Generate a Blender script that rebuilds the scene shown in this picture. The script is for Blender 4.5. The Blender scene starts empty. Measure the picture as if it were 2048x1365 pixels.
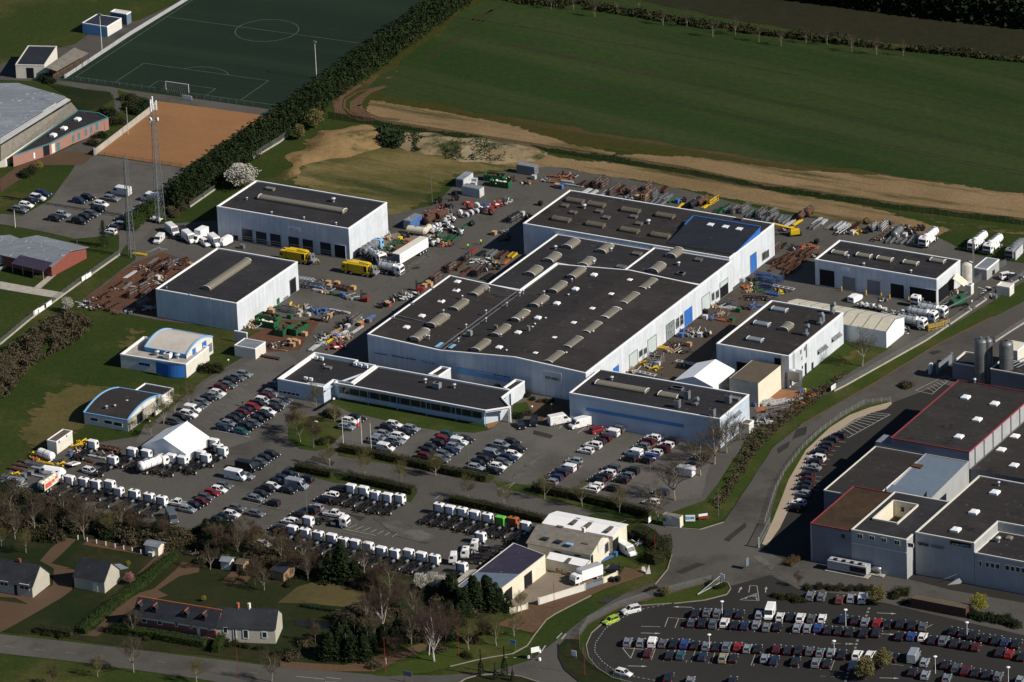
import bpy, math, random
from mathutils import Vector, Matrix, noise, geometry
R=math.radians
# ---------------------------------------------------------------- camera, sky, sun, exposure
F_PX=12681.5; PITCH=0.398433; ROLL=0.041816; CAM_H=622.2   # long lens from a light aircraft
CAM_D=CAM_H/math.tan(PITCH)
scn=bpy.context.scene
cam_data=bpy.data.cameras.new('camera'); cam=bpy.data.objects.new('camera',cam_data)
scn.collection.objects.link(cam); scn.camera=cam
cam_data.sensor_width=36.0; cam_data.lens=36.0*F_PX/2048; cam_data.clip_start=50; cam_data.clip_end=20000
cam.location=(0,-CAM_D,CAM_H)
cam.matrix_world=Matrix.Translation((0,-CAM_D,CAM_H))@Matrix.Rotation(math.pi/2-PITCH,4,'X')@Matrix.Rotation(-ROLL,4,'Z')
SUN_AZ=R(-28.2); SUN_EL=R(35.5)      # direction towards the sun, azimuth from +X
w=bpy.data.worlds.new('World'); scn.world=w; w.use_nodes=True
nt=w.node_tree; nt.nodes.clear()
sky=nt.nodes.new('ShaderNodeTexSky'); sky.sky_type='NISHITA'; sky.sun_disc=False
sky.sun_elevation=SUN_EL; sky.sun_rotation=math.pi/2-SUN_AZ; sky.altitude=600; sky.air_density=.75; sky.dust_density=.1; sky.ozone_density=2.5
bg=nt.nodes.new('ShaderNodeBackground'); bg.inputs[1].default_value=0.065
wo=nt.nodes.new('ShaderNodeOutputWorld')
nt.links.new(sky.outputs[0],bg.inputs[0]); nt.links.new(bg.outputs[0],wo.inputs[0])
sd=bpy.data.lights.new('sun','SUN'); sd.energy=5.0; sd.angle=R(0.53); sd.color=(1,.92,.8)
sun=bpy.data.objects.new('sun',sd); scn.collection.objects.link(sun)
sv=Vector((math.cos(SUN_AZ)*math.cos(SUN_EL),math.sin(SUN_AZ)*math.cos(SUN_EL),math.sin(SUN_EL)))
sun.rotation_euler=sv.to_track_quat('Z','Y').to_euler(); sun.location=sv*400
scn.view_settings.view_transform='Standard'; scn.view_settings.look='None'
scn.view_settings.exposure=0.22; scn.view_settings.gamma=1
scn.cycles.max_bounces=6; scn.cycles.transparent_max_bounces=16
rnd=random.Random(7)
# ---------------------------------------------------------------- survey: plan points read off zoomed views of the photograph
K={'c1':(0,0,3.9),'c2':(500,0,3.9),'c3':(0,330,3.9),'c4':(400,330,3.9),'c5':(850,300,3.9),'c6':(1300,330,3.9),
'd1':(1528,330,3.9),'d2':(0,640,3.9),'d3':(400,640,3.9),'d4':(850,640,3.9),'d5':(1300,600,3.9),'d6':(1528,640,3.9),
'e1':(0,950,3.9),'e2':(400,950,3.9),'e3':(850,950,3.9),'e4':(1200,1015,3.9),'e5':(1528,950,3.9),'e6':(1528,1100,3.938),
'f1':(1150,1150,4.551),'f2':(560,1150,4.655),'f3':(0,1180,3.657),'f4':(900,1180,6.024),'f5':(1000,0,1.954),
'g1':(1700,1230,5.885),'g2':(1850,640,9.747),'g3':(0,830,8.028),'g4':(600,560,7.585),'P':(0,0,1)}
_cp,_sp=math.cos(PITCH),math.sin(PITCH); _cr,_sr=math.cos(ROLL),math.sin(ROLL)
def px(k,x,y):
    a=K[k]; return (a[0]+x/a[2],a[1]+y/a[2])
def ray(k,x,y):
    X,Y=px(k,x,y); X-=1024; Y=682.5-Y
    a=X*_cr+Y*_sr; b=-X*_sr+Y*_cr
    return Vector((a/F_PX,_cp+b/F_PX*_sp,-_sp+b/F_PX*_cp))
CAMP=Vector((0,-CAM_D,CAM_H))
def G(k,x,y,z=0.0):
    "ground-plan point (or point at height z) surveyed at a photo position"
    d=ray(k,x,y); t=(z-CAM_H)/d.z; p=CAMP+d*t; p.z=z; return p
def PX(p):
    d=Vector(p)-CAMP; f=d.y*_cp-d.z*_sp; u=d.y*_sp+d.z*_cp
    X=F_PX*d.x/f; Y=F_PX*u/f
    return (1024+X*_cr-Y*_sr, 682.5-(X*_sr+Y*_cr))
AU=R(-29.65); U=Vector((math.cos(AU),math.sin(AU),0)); V=Vector((-U.y,U.x,0))   # the works' building grid
ZU=Vector((0,0,1))
# ---------------------------------------------------------------- bookkeeping
COL=scn.collection
REG=[]
def tag(o,label,cat,group=None,kind=None):
    o['label']=label; o['category']=cat
    if group: o['group']=group
    if kind: o['kind']=kind
    return o
def reg(o,base,where,cat,group=None,axis='x'):
    "label made unique at the end: look-alikes in one place are told apart by their order"
    o['category']=cat
    if group: o['group']=group
    REG.append((o,base,where,axis)); return o
ORD=['','second','third','fourth','fifth','sixth','seventh','eighth','ninth','tenth']+[('%dth'%n if n%10 not in(1,2,3) or n in(11,12,13) else '%d%s'%(n,{1:'st',2:'nd',3:'rd'}[n%10])) for n in range(11,60)]
def finish_labels():
    d={}
    for o,b,wh,ax in REG: d.setdefault((b,wh),[]).append((o,ax))
    for (b,wh),L in d.items():
        if len(L)==1: L[0][0]['label']=(b+' '+wh).strip(); continue
        ax=L[0][1]
        L.sort(key=lambda t: PX(t[0].location)[0 if ax=='x' else 1])
        n=len(L); side='left' if ax=='x' else 'top'
        for i,(o,_) in enumerate(L):
            if i==0: s=('leftmost ' if ax=='x' else 'topmost ')+b
            elif i==n-1: s=('rightmost ' if ax=='x' else 'lowest ')+b
            else: s='%s %s from the %s'%(ORD[i],b,side)
            o['label']=(s+' '+wh).strip()
def empty(name,loc=(0,0,0),rz=0):
    o=bpy.data.objects.new(name,None); COL.objects.link(o); o.location=loc; o.rotation_euler=(0,0,rz); o.empty_display_size=1; return o
class MB:
    def __init__(s): s.v=[]; s.f=[]; s.m=[]; s.mi=0
    def add(s,vs,fs):
        n=len(s.v); s.v+= [tuple(v) for v in vs]
        for f in fs: s.f.append([i+n for i in f]); s.m.append(s.mi)
        return s
    def box(s,c,d,rz=0,ax=None):
        c=Vector(c); hx,hy,hz=d[0]/2,d[1]/2,d[2]/2
        cx,sx=math.cos(rz),math.sin(rz); vs=[]
        for z in(-hz,hz):
            for x,y in((-hx,-hy),(hx,-hy),(hx,hy),(-hx,hy)):
                vs.append((c.x+x*cx-y*sx,c.y+x*sx+y*cx,c.z+z))
        return s.add(vs,[(0,3,2,1),(4,5,6,7),(0,1,5,4),(1,2,6,5),(2,3,7,6),(3,0,4,7)])
    def prism(s,poly,z0,z1,top=True,bottom=False,side=True):
        "poly: CCW list of Vectors; z1 None keeps each vertex's own height"
        n=len(poly); vs=[(p[0],p[1],z0) for p in poly]+[(p[0],p[1],p[2] if z1 is None else z1) for p in poly]
        fs=[]
        if side: fs+=[(i,(i+1)%n,n+(i+1)%n,n+i) for i in range(n)]
        if top: fs.append(tuple(range(n,2*n)))
        if bottom: fs.append(tuple(range(n-1,-1,-1)))
        return s.add(vs,fs)
    def quad(s,*p): return s.add(p,[tuple(range(len(p)))])
    def slab(s,pts,t):
        "thick sheet through the points (any plane), thickness t along its normal"
        pts=[Vector(p) for p in pts]; nn=(pts[1]-pts[0]).cross(pts[-1]-pts[0]).normalized()*t; n=len(pts)
        vs=pts+[p+nn for p in pts]
        return s.add(vs,[tuple(range(n-1,-1,-1)),tuple(range(n,2*n))]+[(i,(i+1)%n,n+(i+1)%n,n+i) for i in range(n)])
    def bar(s,a,b,w,h=None,up=ZU):
        "box-section bar from a to b"
        a,b=Vector(a),Vector(b); h=h or w; d=(b-a)
        if d.length<1e-6: return s
        d.normalize(); up=Vector(up)
        if abs(d.dot(up))>.98: up=Vector((1,0,0))
        r=d.cross(up).normalized()*w/2; q=r.cross(d).normalized()*h/2
        vs=[a-r-q,a+r-q,a+r+q,a-r+q,b-r-q,b+r-q,b+r+q,b-r+q]
        return s.add(vs,[(0,3,2,1),(4,5,6,7),(0,1,5,4),(1,2,6,5),(2,3,7,6),(3,0,4,7)])
    def tube(s,a,b,r,r2=None,n=8,cap=True):
        a,b=Vector(a),Vector(b); r2=r if r2 is None else r2; d=(b-a)
        if d.length<1e-6: return s
        d.normalize(); up=Vector((1,0,0)) if abs(d.z)>.9 else ZU
        x=d.cross(up).normalized(); y=x.cross(d)
        vs=[a+(x*math.cos(2*math.pi*i/n)+y*math.sin(2*math.pi*i/n))*r for i in range(n)]+[b+(x*math.cos(2*math.pi*i/n)+y*math.sin(2*math.pi*i/n))*r2 for i in range(n)]
        fs=[(i,n+i,n+(i+1)%n,(i+1)%n) for i in range(n)]
        if cap: fs+=[tuple(range(n)),tuple(range(2*n-1,n-1,-1))]
        return s.add(vs,fs)
    def lathe(s,c,prof,n=12,axis='z',half=False):
        "prof: (radius, height) pairs"
        c=Vector(c); vs=[]
        for r,h in prof:
            for i in range(n):
                a=2*math.pi*i/n; q=(r*math.cos(a),r*math.sin(a),h)
                if axis=='x': q=(h,q[0],q[1])
                if axis=='y': q=(q[0],h,q[1])
                vs.append(c+Vector(q))
        fs=[]
        for j in range(len(prof)-1):
            for i in range(n): fs.append((j*n+i,j*n+(i+1)%n,(j+1)*n+(i+1)%n,(j+1)*n+i))
        return s.add(vs,fs)
    def build(s,name,mats,parent=None,smooth=False,loc=None):
        me=bpy.data.meshes.new(name)
        off=Vector((0,0,0))
        if parent is not None and loc is None:
            p=parent
            while p is not None: off+=p.location; p=p.parent
        elif loc is not None: off=Vector(loc)
        me.from_pydata([(v[0]-off.x,v[1]-off.y,v[2]-off.z) for v in s.v],[],s.f)
        if not isinstance(mats,(list,tuple)): mats=[mats]
        for m in mats: me.materials.append(m)
        if len(mats)>1: me.polygons.foreach_set('material_index',s.m)
        if smooth: me.polygons.foreach_set('use_smooth',[True]*len(me.polygons))
        me.update()
        o=bpy.data.objects.new(name,me); COL.objects.link(o)
        if parent is not None: o.parent=parent
        elif loc is not None: o.location=loc
        return o
def copy_tree(o,parent=None):
    c=o.copy(); COL.objects.link(c); c.parent=parent
    for ch in list(o.children): copy_tree(ch,c)
    return c
# ---------------------------------------------------------------- materials
def _mat(name,rough=.7,metal=0,spec=.3):
    m=bpy.data.materials.new(name); m.use_nodes=True; n=m.node_tree
    b=n.nodes['Principled BSDF']; b.inputs['Roughness'].default_value=rough; b.inputs['Metallic'].default_value=metal
    b.inputs['Specular IOR Level'].default_value=spec
    return m,n,b
def N(n,t,**k):
    x=n.nodes.new(t)
    for a,v in k.items(): setattr(x,a,v)
    return x
def mixc(n,fac,a,b,mode='MIX'):
    x=N(n,'ShaderNodeMix',data_type='RGBA',blend_type=mode)
    for s,v in ((0,fac),(6,a),(7,b)):
        if isinstance(v,(int,float)): x.inputs[s].default_value=v
        elif isinstance(v,(tuple,list)): x.inputs[s].default_value=(*v[:3],1)
        else: n.links.new(v,x.inputs[s])
    return x.outputs[2]
def ramp(n,src,lo,hi):
    x=N(n,'ShaderNodeMapRange'); x.inputs[1].default_value=lo; x.inputs[2].default_value=hi; n.links.new(src,x.inputs[0]); return x.outputs[0]
def noi(n,vec,scale,detail=4,rough=.6,stretch=None,rot=0):
    mp=N(n,'ShaderNodeMapping'); n.links.new(vec,mp.inputs[0]); mp.inputs['Rotation'].default_value=(0,0,-rot)
    if stretch: mp.inputs['Scale'].default_value=stretch
    t=N(n,'ShaderNodeTexNoise'); t.inputs['Scale'].default_value=scale; t.inputs['Detail'].default_value=detail; t.inputs['Roughness'].default_value=rough
    if rot and stretch:
        mp2=N(n,'ShaderNodeMapping'); mp.inputs['Scale'].default_value=(1,1,1); n.links.new(mp.outputs[0],mp2.inputs[0]); mp2.inputs['Scale'].default_value=stretch; n.links.new(mp2.outputs[0],t.inputs[0])
    else: n.links.new(mp.outputs[0],t.inputs[0])
    return t.outputs[0]
def pos(n,obj=False):
    return N(n,'ShaderNodeTexCoord').outputs['Object'] if obj else N(n,'ShaderNodeNewGeometry').outputs['Position']
def mat(name,c,rough=.7,metal=0,var=.18,scale=.6,obj=False,spec=.3,stretch=None,bump=0):
    m,n,b=_mat(name,rough,metal,spec); p=pos(n,obj)
    f=noi(n,p,scale,5,.65,stretch); f=ramp(n,f,.3,.7)
    o=mixc(n,f,tuple(x*(1-var) for x in c),tuple(min(1,x*(1+var)) for x in c)); n.links.new(o,b.inputs['Base Color'])
    if bump:
        bm=N(n,'ShaderNodeBump'); bm.inputs['Strength'].default_value=bump; bm.inputs['Distance'].default_value=.3
        n.links.new(noi(n,p,3,4),bm.inputs['Height']); n.links.new(bm.outputs[0],b.inputs['Normal'])
    return m
def gmat(name,c1,c2,c3=None,s1=.02,s2=.6,f3=(.55,.75),s3=.05,stretch=None,rot=0,rough=.95,fine=.35,bump=.4):
    "ground: two-tone large patches, a third tone in blotches, fine grain"
    m,n,b=_mat(name,rough,0,.1); p=pos(n)
    o=mixc(n,ramp(n,noi(n,p,s1,5,.6),.35,.65),c1,c2)
    if c3: o=mixc(n,ramp(n,noi(n,p,s3,7,.68,stretch,rot),*f3),o,c3)
    g=ramp(n,noi(n,p,s2,6,.75),.25,.75)
    o=mixc(n,fine,o,mixc(n,g,(.35,.35,.35),(1.65,1.65,1.65)),'MULTIPLY')
    n.links.new(o,b.inputs['Base Color'])
    if bump:
        bm=N(n,'ShaderNodeBump'); bm.inputs['Strength'].default_value=bump; bm.inputs['Distance'].default_value=.4
        n.links.new(noi(n,p,1.3,5,.7),bm.inputs['Height']); n.links.new(bm.outputs[0],b.inputs['Normal'])
    return m
def clad(name,c,amt=.16,rough=.55,rib=True,horiz=False,dirt=.12):
    "profiled metal cladding: panel-to-panel streaks running down the wall, ribs as bump"
    m,n,b=_mat(name,rough,.0,.35); p=pos(n)
    st=(1,1,.03) if not horiz else (.03,.03,1)
    f=ramp(n,noi(n,p,1.1,3,.7,st),.3,.7); o=mixc(n,f,tuple(x*(1-amt) for x in c),tuple(min(.95,x*(1+amt*.6)) for x in c))
    g=ramp(n,noi(n,p,.25,5,.7),.45,.8); o=mixc(n,g,o,tuple(x*(1-dirt*2) for x in c))
    n.links.new(o,b.inputs['Base Color'])
    if rib:
        wv=N(n,'ShaderNodeTexWave',wave_type='BANDS',bands_direction='X' if not horiz else 'Z'); wv.inputs['Scale'].default_value=.9
        mp=N(n,'ShaderNodeMapping'); mp.inputs['Rotation'].default_value=(0,0,R(18)); n.links.new(p,mp.inputs[0])
        n.links.new((mp if not horiz else mp).outputs[0],wv.inputs[0])
        bm=N(n,'ShaderNodeBump'); bm.inputs['Strength'].default_value=.2; bm.inputs['Distance'].default_value=.05
        n.links.new(wv.outputs[1],bm.inputs['Height']); n.links.new(bm.outputs[0],b.inputs['Normal'])
    return m
def roofm(name,c,amt=.32,rot=0,seam=True):
    m,n,b=_mat(name,.85,0,.2); p=pos(n)
    f=ramp(n,noi(n,p,.7,6,.75,(.08,1,1),rot),.25,.75); o=mixc(n,f,tuple(x*(1-amt) for x in c),tuple(x*(1+amt) for x in c))
    o=mixc(n,ramp(n,noi(n,p,.06,6,.7),.5,.75),o,tuple(x*1.5+.006 for x in c))
    o=mixc(n,ramp(n,noi(n,p,.13,7,.75),.6,.64),o,tuple(x*.55 for x in c)); o=mixc(n,ramp(n,noi(n,p,.8,3,.5),.66,.7),o,tuple(x*2.4 for x in c))
    n.links.new(o,b.inputs['Base Color']); return m
def glassm(name,c=(.02,.025,.03),rough=.12):
    m,n,b=_mat(name,rough,0,.6); b.inputs['Base Color'].default_value=(*c,1); return m
def paint(name):
    "car paint, colour from the object"
    m,n,b=_mat(name,.28,0,.5); oi=N(n,'ShaderNodeObjectInfo')
    o=mixc(n,ramp(n,noi(n,pos(n,True),1.2,3,.6),.35,.75),oi.outputs['Color'],(.75,.75,.75),'MULTIPLY')
    n.links.new(o,b.inputs['Base Color']); return m
def leafm(name,c1,c2,s=.25,rough=.8):
    m,n,b=_mat(name,rough,0,.15); p=pos(n)
    o=mixc(n,ramp(n,noi(n,p,s,5,.75),.35,.65),c1,c2)
    n.links.new(o,b.inputs['Base Color']); return m
M={}
M['wall']=clad('white_cladding',(.56,.6,.645),amt=.17); M['wallh']=clad('white_plank_cladding',(.46,.53,.62),horiz=True,amt=.1)
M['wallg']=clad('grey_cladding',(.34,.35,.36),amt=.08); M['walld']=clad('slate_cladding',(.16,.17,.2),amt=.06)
M['wallc']=mat('cream_render',(.62,.58,.46),var=.08); M['wallw']=mat('pale_render',(.58,.56,.5),var=.07)
M['trim']=mat('white_trim',(.8,.8,.8),var=.04,rough=.5); M['red']=mat('red_trim',(.2,.03,.038),var=.1)
M['bluet']=mat('blue_trim',(.08,.25,.5),var=.08); M['blue']=mat('blue_metal',(.03,.13,.42),var=.12,rough=.45); M['bluel']=mat('light_blue_metal',(.18,.38,.62),var=.1)
M['roof']=roofm('bitumen_roof',(.022,.021,.023),rot=AU); M['roofb']=roofm('warm_bitumen_roof',(.026,.023,.022),rot=AU)
M['roofn']=roofm('dark_metal_roof',(.016,.019,.027)); M['roofbr']=gmat('mossy_roof',(.035,.025,.018),(.06,.035,.022),(.06,.06,.02),s1=.2,s2=2,s3=.3,bump=0)
M['slate']=roofm('slate_roof',(.02,.022,.028)); M['silver']=roofm('weathered_metal_roof',(.16,.18,.21))
M['grp']=mat('glass_fibre_skylight',(.165,.15,.118),var=.1,rough=.5,scale=1.5); M['grpd']=mat('old_glass_fibre_skylight',(.1,.085,.065),var=.2,rough=.6)
M['dome']=mat('white_acrylic_dome',(.75,.77,.78),var=.03,rough=.3)
M['dark']=mat('dark_opening',(.006,.006,.008),var=.1); M['doorg']=mat('dark_glazed_door',(.02,.028,.04),var=.3,rough=.3)  # dark: flat near-black panels paint the unlit interior of open doorways
M['shut']=clad('pale_shutter',(.45,.52,.52),horiz=True,amt=.08); M['glass']=glassm('window_glass'); M['green']=mat('green_paint',(.015,.085,.035),var=.2)
M['steel']=mat('galvanised_steel',(.24,.255,.27),rough=.4,metal=.5,var=.2); M['steell']=mat('bright_steel',(.5,.52,.54),rough=.45,metal=.3,var=.15)
M['grey']=mat('grey_paint',(.2,.21,.22),var=.15); M['black']=mat('black_paint',(.012,.012,.014),var=.3,rough=.5); M['rubber']=mat('tyre_rubber',(.015,.015,.015),var=.2)
M['rust']=mat('rusty_steel',(.075,.036,.024),var=.5,scale=2,rough=.9); M['wood']=mat('timber',(.3,.2,.12),var=.25,scale=2); M['ply']=mat('plywood',(.42,.26,.13),var=.15,scale=2)
M['yellow']=mat('yellow_paint',(.6,.4,.015),var=.08,rough=.4); M['orange']=mat('orange_paint',(.32,.09,.03),var=.2); M['white']=mat('white_paint',(.78,.78,.78),var=.05,rough=.4)
M['redp']=mat('red_paint',(.25,.02,.02),var=.2); M['brick']=mat('brick',(.2,.06,.045),var=.2,scale=3); M['pink']=mat('pink_render',(.29,.155,.125),var=.08); M['teal']=mat('teal_trim',(.06,.16,.18),var=.1)
M['conc']=mat('concrete',(.34,.31,.27),var=.2); M['pvc']=mat('white_tarpaulin',(.72,.74,.76),var=.05,rough=.45,scale=.3); M['pvcc']=mat('cream_tarpaulin',(.5,.47,.38),var=.1,rough=.5)
M['wallb']=mat('vignette_dimmed_beige_render',(.38,.36,.3),var=.1); M['silo']=mat('dull_steel',(.15,.155,.16),rough=.5,metal=.6,var=.2); M['fib']=mat('fibre_cement',(.17,.155,.13),var=.22,scale=.8); M['tile']=mat('terracotta',(.35,.1,.05),var=.2)  # wallb: beige render with the vignette darkening put into its colour
M['brownm']=clad('brown_sheet_roof',(.11,.085,.06),amt=.2); M['paint']=paint('vehicle_paint'); M['solar']=roofm('solar_panels',(.035,.03,.055))
M['blueg']=mat('blue_grey_sheet',(.12,.16,.21),var=.08); M['flagr']=mat('flag_red',(.6,.03,.05)); M['lime']=mat('lime',(.1,.4,.05)); M['cab']=mat('cab_white',(.74,.74,.74),var=.03,rough=.35,obj=True)
for nm,c in (('crate_blue',(.05,.12,.3)),('drum_blue',(.02,.06,.25))): M[nm]=mat(nm,c,var=.2)
# ---------------------------------------------------------------- ground sheets
M['grass']=gmat('rough_grass',(.018,.034,.0055),(.034,.044,.009),(.075,.062,.024),s1=.015,s2=.8,s3=.03,f3=(.53,.75),fine=.5)
M['lawn']=gmat('lawn',(.02,.04,.006),(.04,.053,.01),(.075,.064,.026),s1=.03,s2=.9,s3=.06,f3=(.52,.75),fine=.4)
M['lawnd']=gmat('garden_grass',(.009,.017,.0045),(.021,.024,.008),(.04,.031,.016),s1=.03,s2=.7,s3=.07,f3=(.5,.75),fine=.3)  # lawnd: grass colour darkened to carry the vignette towards the frame edges
FA=R(-38.5)
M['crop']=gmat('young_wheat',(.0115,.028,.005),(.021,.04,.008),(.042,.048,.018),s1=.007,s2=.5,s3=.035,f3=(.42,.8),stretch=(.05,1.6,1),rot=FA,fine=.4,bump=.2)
M['olive']=gmat('field_margin',(.03,.036,.006),(.04,.036,.008),(.085,.055,.028),s1=.01,s2=.4,s3=.03,f3=(.52,.7),stretch=(.1,1.5,1),rot=R(-30))
M['sand']=gmat('sandy_track',(.22,.15,.08),(.15,.105,.052),(.048,.046,.016),s1=.03,s2=.9,s3=.1,f3=(.5,.64),stretch=(.18,1.3,1),rot=R(-30))
M['sandg']=gmat('trampled_grass',(.07,.068,.018),(.17,.13,.055),(.035,.042,.012),s1=.03,s2=.6,s3=.06,f3=(.42,.6),stretch=(.25,1.2,1),rot=R(-30))
M['bank']=gmat('sandy_soil',(.24,.16,.075),(.18,.12,.055),(.055,.052,.018),s1=.05,s2=.5,s3=.07,f3=(.5,.6))
M['chalk']=gmat('chalky_rubble',(.28,.23,.14),(.2,.15,.085),(.035,.042,.015),s1=.06,s2=.35,s3=.09,f3=(.5,.6))
M['asph']=gmat('yard_asphalt',(.07,.067,.061),(.095,.09,.081),(.048,.046,.043),s1=.02,s2=1.2,s3=.04,f3=(.48,.7),fine=.3,bump=.1)
M['asph2']=gmat('worn_car_park_asphalt',(.082,.078,.071),(.11,.103,.092),(.058,.055,.05),s1=.03,s2=1.5,s3=.05,f3=(.48,.7),fine=.3,bump=.1)
M['road']=gmat('road_asphalt',(.065,.062,.057),(.085,.08,.072),(.042,.04,.038),s1=.02,s2=1.2,s3=.06,f3=(.5,.7),fine=.18,bump=.1)
M['lot']=gmat('factory_car_park_asphalt',(.024,.023,.022),(.031,.03,.028),(.018,.018,.018),s1=.02,s2=1.2,s3=.04,fine=.15,bump=.1)  # corner vignette put into the colour: darker than the other asphalt
M['pitch']=gmat('artificial_turf',(.0085,.019,.0115),(.012,.024,.014),(.016,.028,.018),s1=.01,s2=.4,s3=.05,f3=(.45,.75),stretch=(.04,2,1),rot=-.4768,fine=.2,bump=0)
M['clay']=gmat('clay_court',(.22,.11,.05),(.25,.13,.06),(.15,.085,.045),s1=.03,s2=.8,s3=.03,f3=(.5,.8),stretch=(.3,1,1),rot=R(-20),fine=.2,bump=0)
M['dirt']=gmat('bare_earth',(.085,.05,.03),(.11,.07,.042),(.06,.04,.026),s1=.05,s2=.8,fine=.3)
M['rdirt']=gmat('rusty_yard_earth',(.11,.05,.03),(.08,.045,.03),(.05,.04,.03),s1=.06,s2=.8,fine=.35)
M['pale']=gmat('beige_gravel_path',(.3,.24,.18),(.34,.28,.21),None,s1=.1,s2=1.5,fine=.15,bump=0)
M['gravel']=gmat('gravel_yard',(.17,.14,.11),(.2,.165,.13),(.12,.1,.08),s1=.1,s2=1.5,fine=.2)
M['drive']=gmat('brown_drive',(.075,.047,.03),(.09,.058,.038),None,s1=.06,s2=1.5,fine=.2,bump=0)
M['dry']=gmat('dry_garden_grass',(.085,.068,.028),(.06,.052,.022),(.035,.04,.014),s1=.05,s2=.6,s3=.06,f3=(.5,.7))
M['mark']=mat('road_paint',(.34,.33,.31),var=.25,scale=1.2,rough=.7); M['markd']=mat('worn_road_paint',(.2,.19,.175),var=.4,scale=1.2,rough=.8)
M['kerb']=mat('kerb_stone',(.22,.195,.155),var=.15); M['yband']=mat('faded_yellow_paint',(.4,.32,.12),var=.2)
M['dryp']=gmat('dry_yellowed_grass',(.07,.062,.018),(.09,.072,.028),(.04,.044,.012),s1=.04,s2=.8,s3=.06,f3=(.5,.7),fine=.4)
Z0=-.16
def lev(l): return Z0+l*.02
_lc={}
def sheet(name,pts,l,m,jit=0,k='P',seg=6.0):
    _lc[l]=_lc.get(l,-1)+1; zz=lev(l)+_lc[l]*.0005
    P=[G(*(p if isinstance(p[0],str) else (k,*p)),zz) for p in pts]
    if jit:
        Q=[]
        for i,a in enumerate(P):
            b=P[(i+1)%len(P)]; n=max(1,int((b-a).length/seg))
            for j in range(n):
                q=a.lerp(b,j/n); dn=(b-a).normalized(); pr=Vector((-dn.y,dn.x,0))
                s=noise.noise(q*.09)*1.3+noise.noise(q*.31)*.7+noise.noise(q*.9)*.5+noise.noise(q*2.3)*.5
                Q.append(q+pr*s*jit)
        P=Q
    vc,_,fc,_,_,_=geometry.delaunay_2d_cdt([Vector((p.x,p.y)) for p in P],[],[list(range(len(P)))],1,1e-4)
    b=MB(); b.add([(v.x,v.y,zz) for v in vc],[tuple(f) for f in fc]); o=b.build(name,m); o['kind']='structure'; me=o.data
    if me.polygons[0].normal.z<0: me.flip_normals()
    return o
def softm(m):
    "the same ground, thinning out into scattered blotches towards its border"
    k=m.name+'_fringe'
    if k in bpy.data.materials: return bpy.data.materials[k]
    c=m.copy(); c.name=k; n=c.node_tree; out=n.nodes['Material Output']; bs=n.nodes['Principled BSDF']; a=N(n,'ShaderNodeAttribute',attribute_name='edge'); p=pos(n)
    ad=N(n,'ShaderNodeMath',operation='ADD'); n.links.new(a.outputs['Fac'],ad.inputs[0]); sb=N(n,'ShaderNodeMath',operation='MULTIPLY'); n.links.new(noi(n,p,.16,7,.72,(.45,1.3,1),R(-30)),sb.inputs[0]); sb.inputs[1].default_value=1.5; n.links.new(sb.outputs[0],ad.inputs[1])
    tr=N(n,'ShaderNodeBsdfTransparent'); mx=N(n,'ShaderNodeMixShader'); n.links.new(ramp(n,ad.outputs[0],1.06,1.10),mx.inputs[0]); n.links.new(tr.outputs[0],mx.inputs[1]); n.links.new(bs.outputs[0],mx.inputs[2]); n.links.new(mx.outputs[0],out.inputs[0]); return c
def soft(name,pts,l,m,width=8,st=2.5):
    _lc[l]=_lc.get(l,-1)+1; zz=lev(l)+_lc[l]*.0005; P=[G(*(p if isinstance(p[0],str) else ('P',*p)),0) for p in pts]; xs=[p.x for p in P]; ys=[p.y for p in P]; n_=len(P)
    def ins(x,y):
        c=False; dm=1e9
        for i in range(n_):
            a,b=P[i],P[(i+1)%n_]
            if (a.y>y)!=(b.y>y) and x<(b.x-a.x)*(y-a.y)/(b.y-a.y)+a.x: c=not c
            dx,dy=b.x-a.x,b.y-a.y; t=max(0,min(1,((x-a.x)*dx+(y-a.y)*dy)/(dx*dx+dy*dy+1e-9))); dm=min(dm,math.hypot(x-a.x-dx*t,y-a.y-dy*t))
        return dm if c else -dm
    nx=int((max(xs)-min(xs))/st)+3; ny=int((max(ys)-min(ys))/st)+3; D=[]; vs=[]
    for j in range(ny):
        for i in range(nx): x=min(xs)-st+i*st; y=min(ys)-st+j*st; vs.append((x,y,zz)); D.append(ins(x,y))
    fs=[q for j in range(ny-1) for i in range(nx-1) for q in [(j*nx+i,j*nx+i+1,(j+1)*nx+i+1,(j+1)*nx+i)] if max(D[k] for k in q)>0]
    us=sorted({k for q in fs for k in q}); mp_={k:i for i,k in enumerate(us)}; b=MB(); b.add([vs[k] for k in us],[tuple(mp_[k] for k in q) for q in fs]); o=b.build(name,softm(m)); at=o.data.attributes.new('edge','FLOAT','POINT')
    at.data.foreach_set('value',[max(0,min(1,D[k]/width)) for k in us]); o['kind']='structure'; return o
b=MB(); b.quad((-9000,-3500,Z0),(9000,-3500,Z0),(9000,14000,Z0),(-9000,14000,Z0)); g=b.build('ground',M['grass']); g['kind']='structure'
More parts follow.
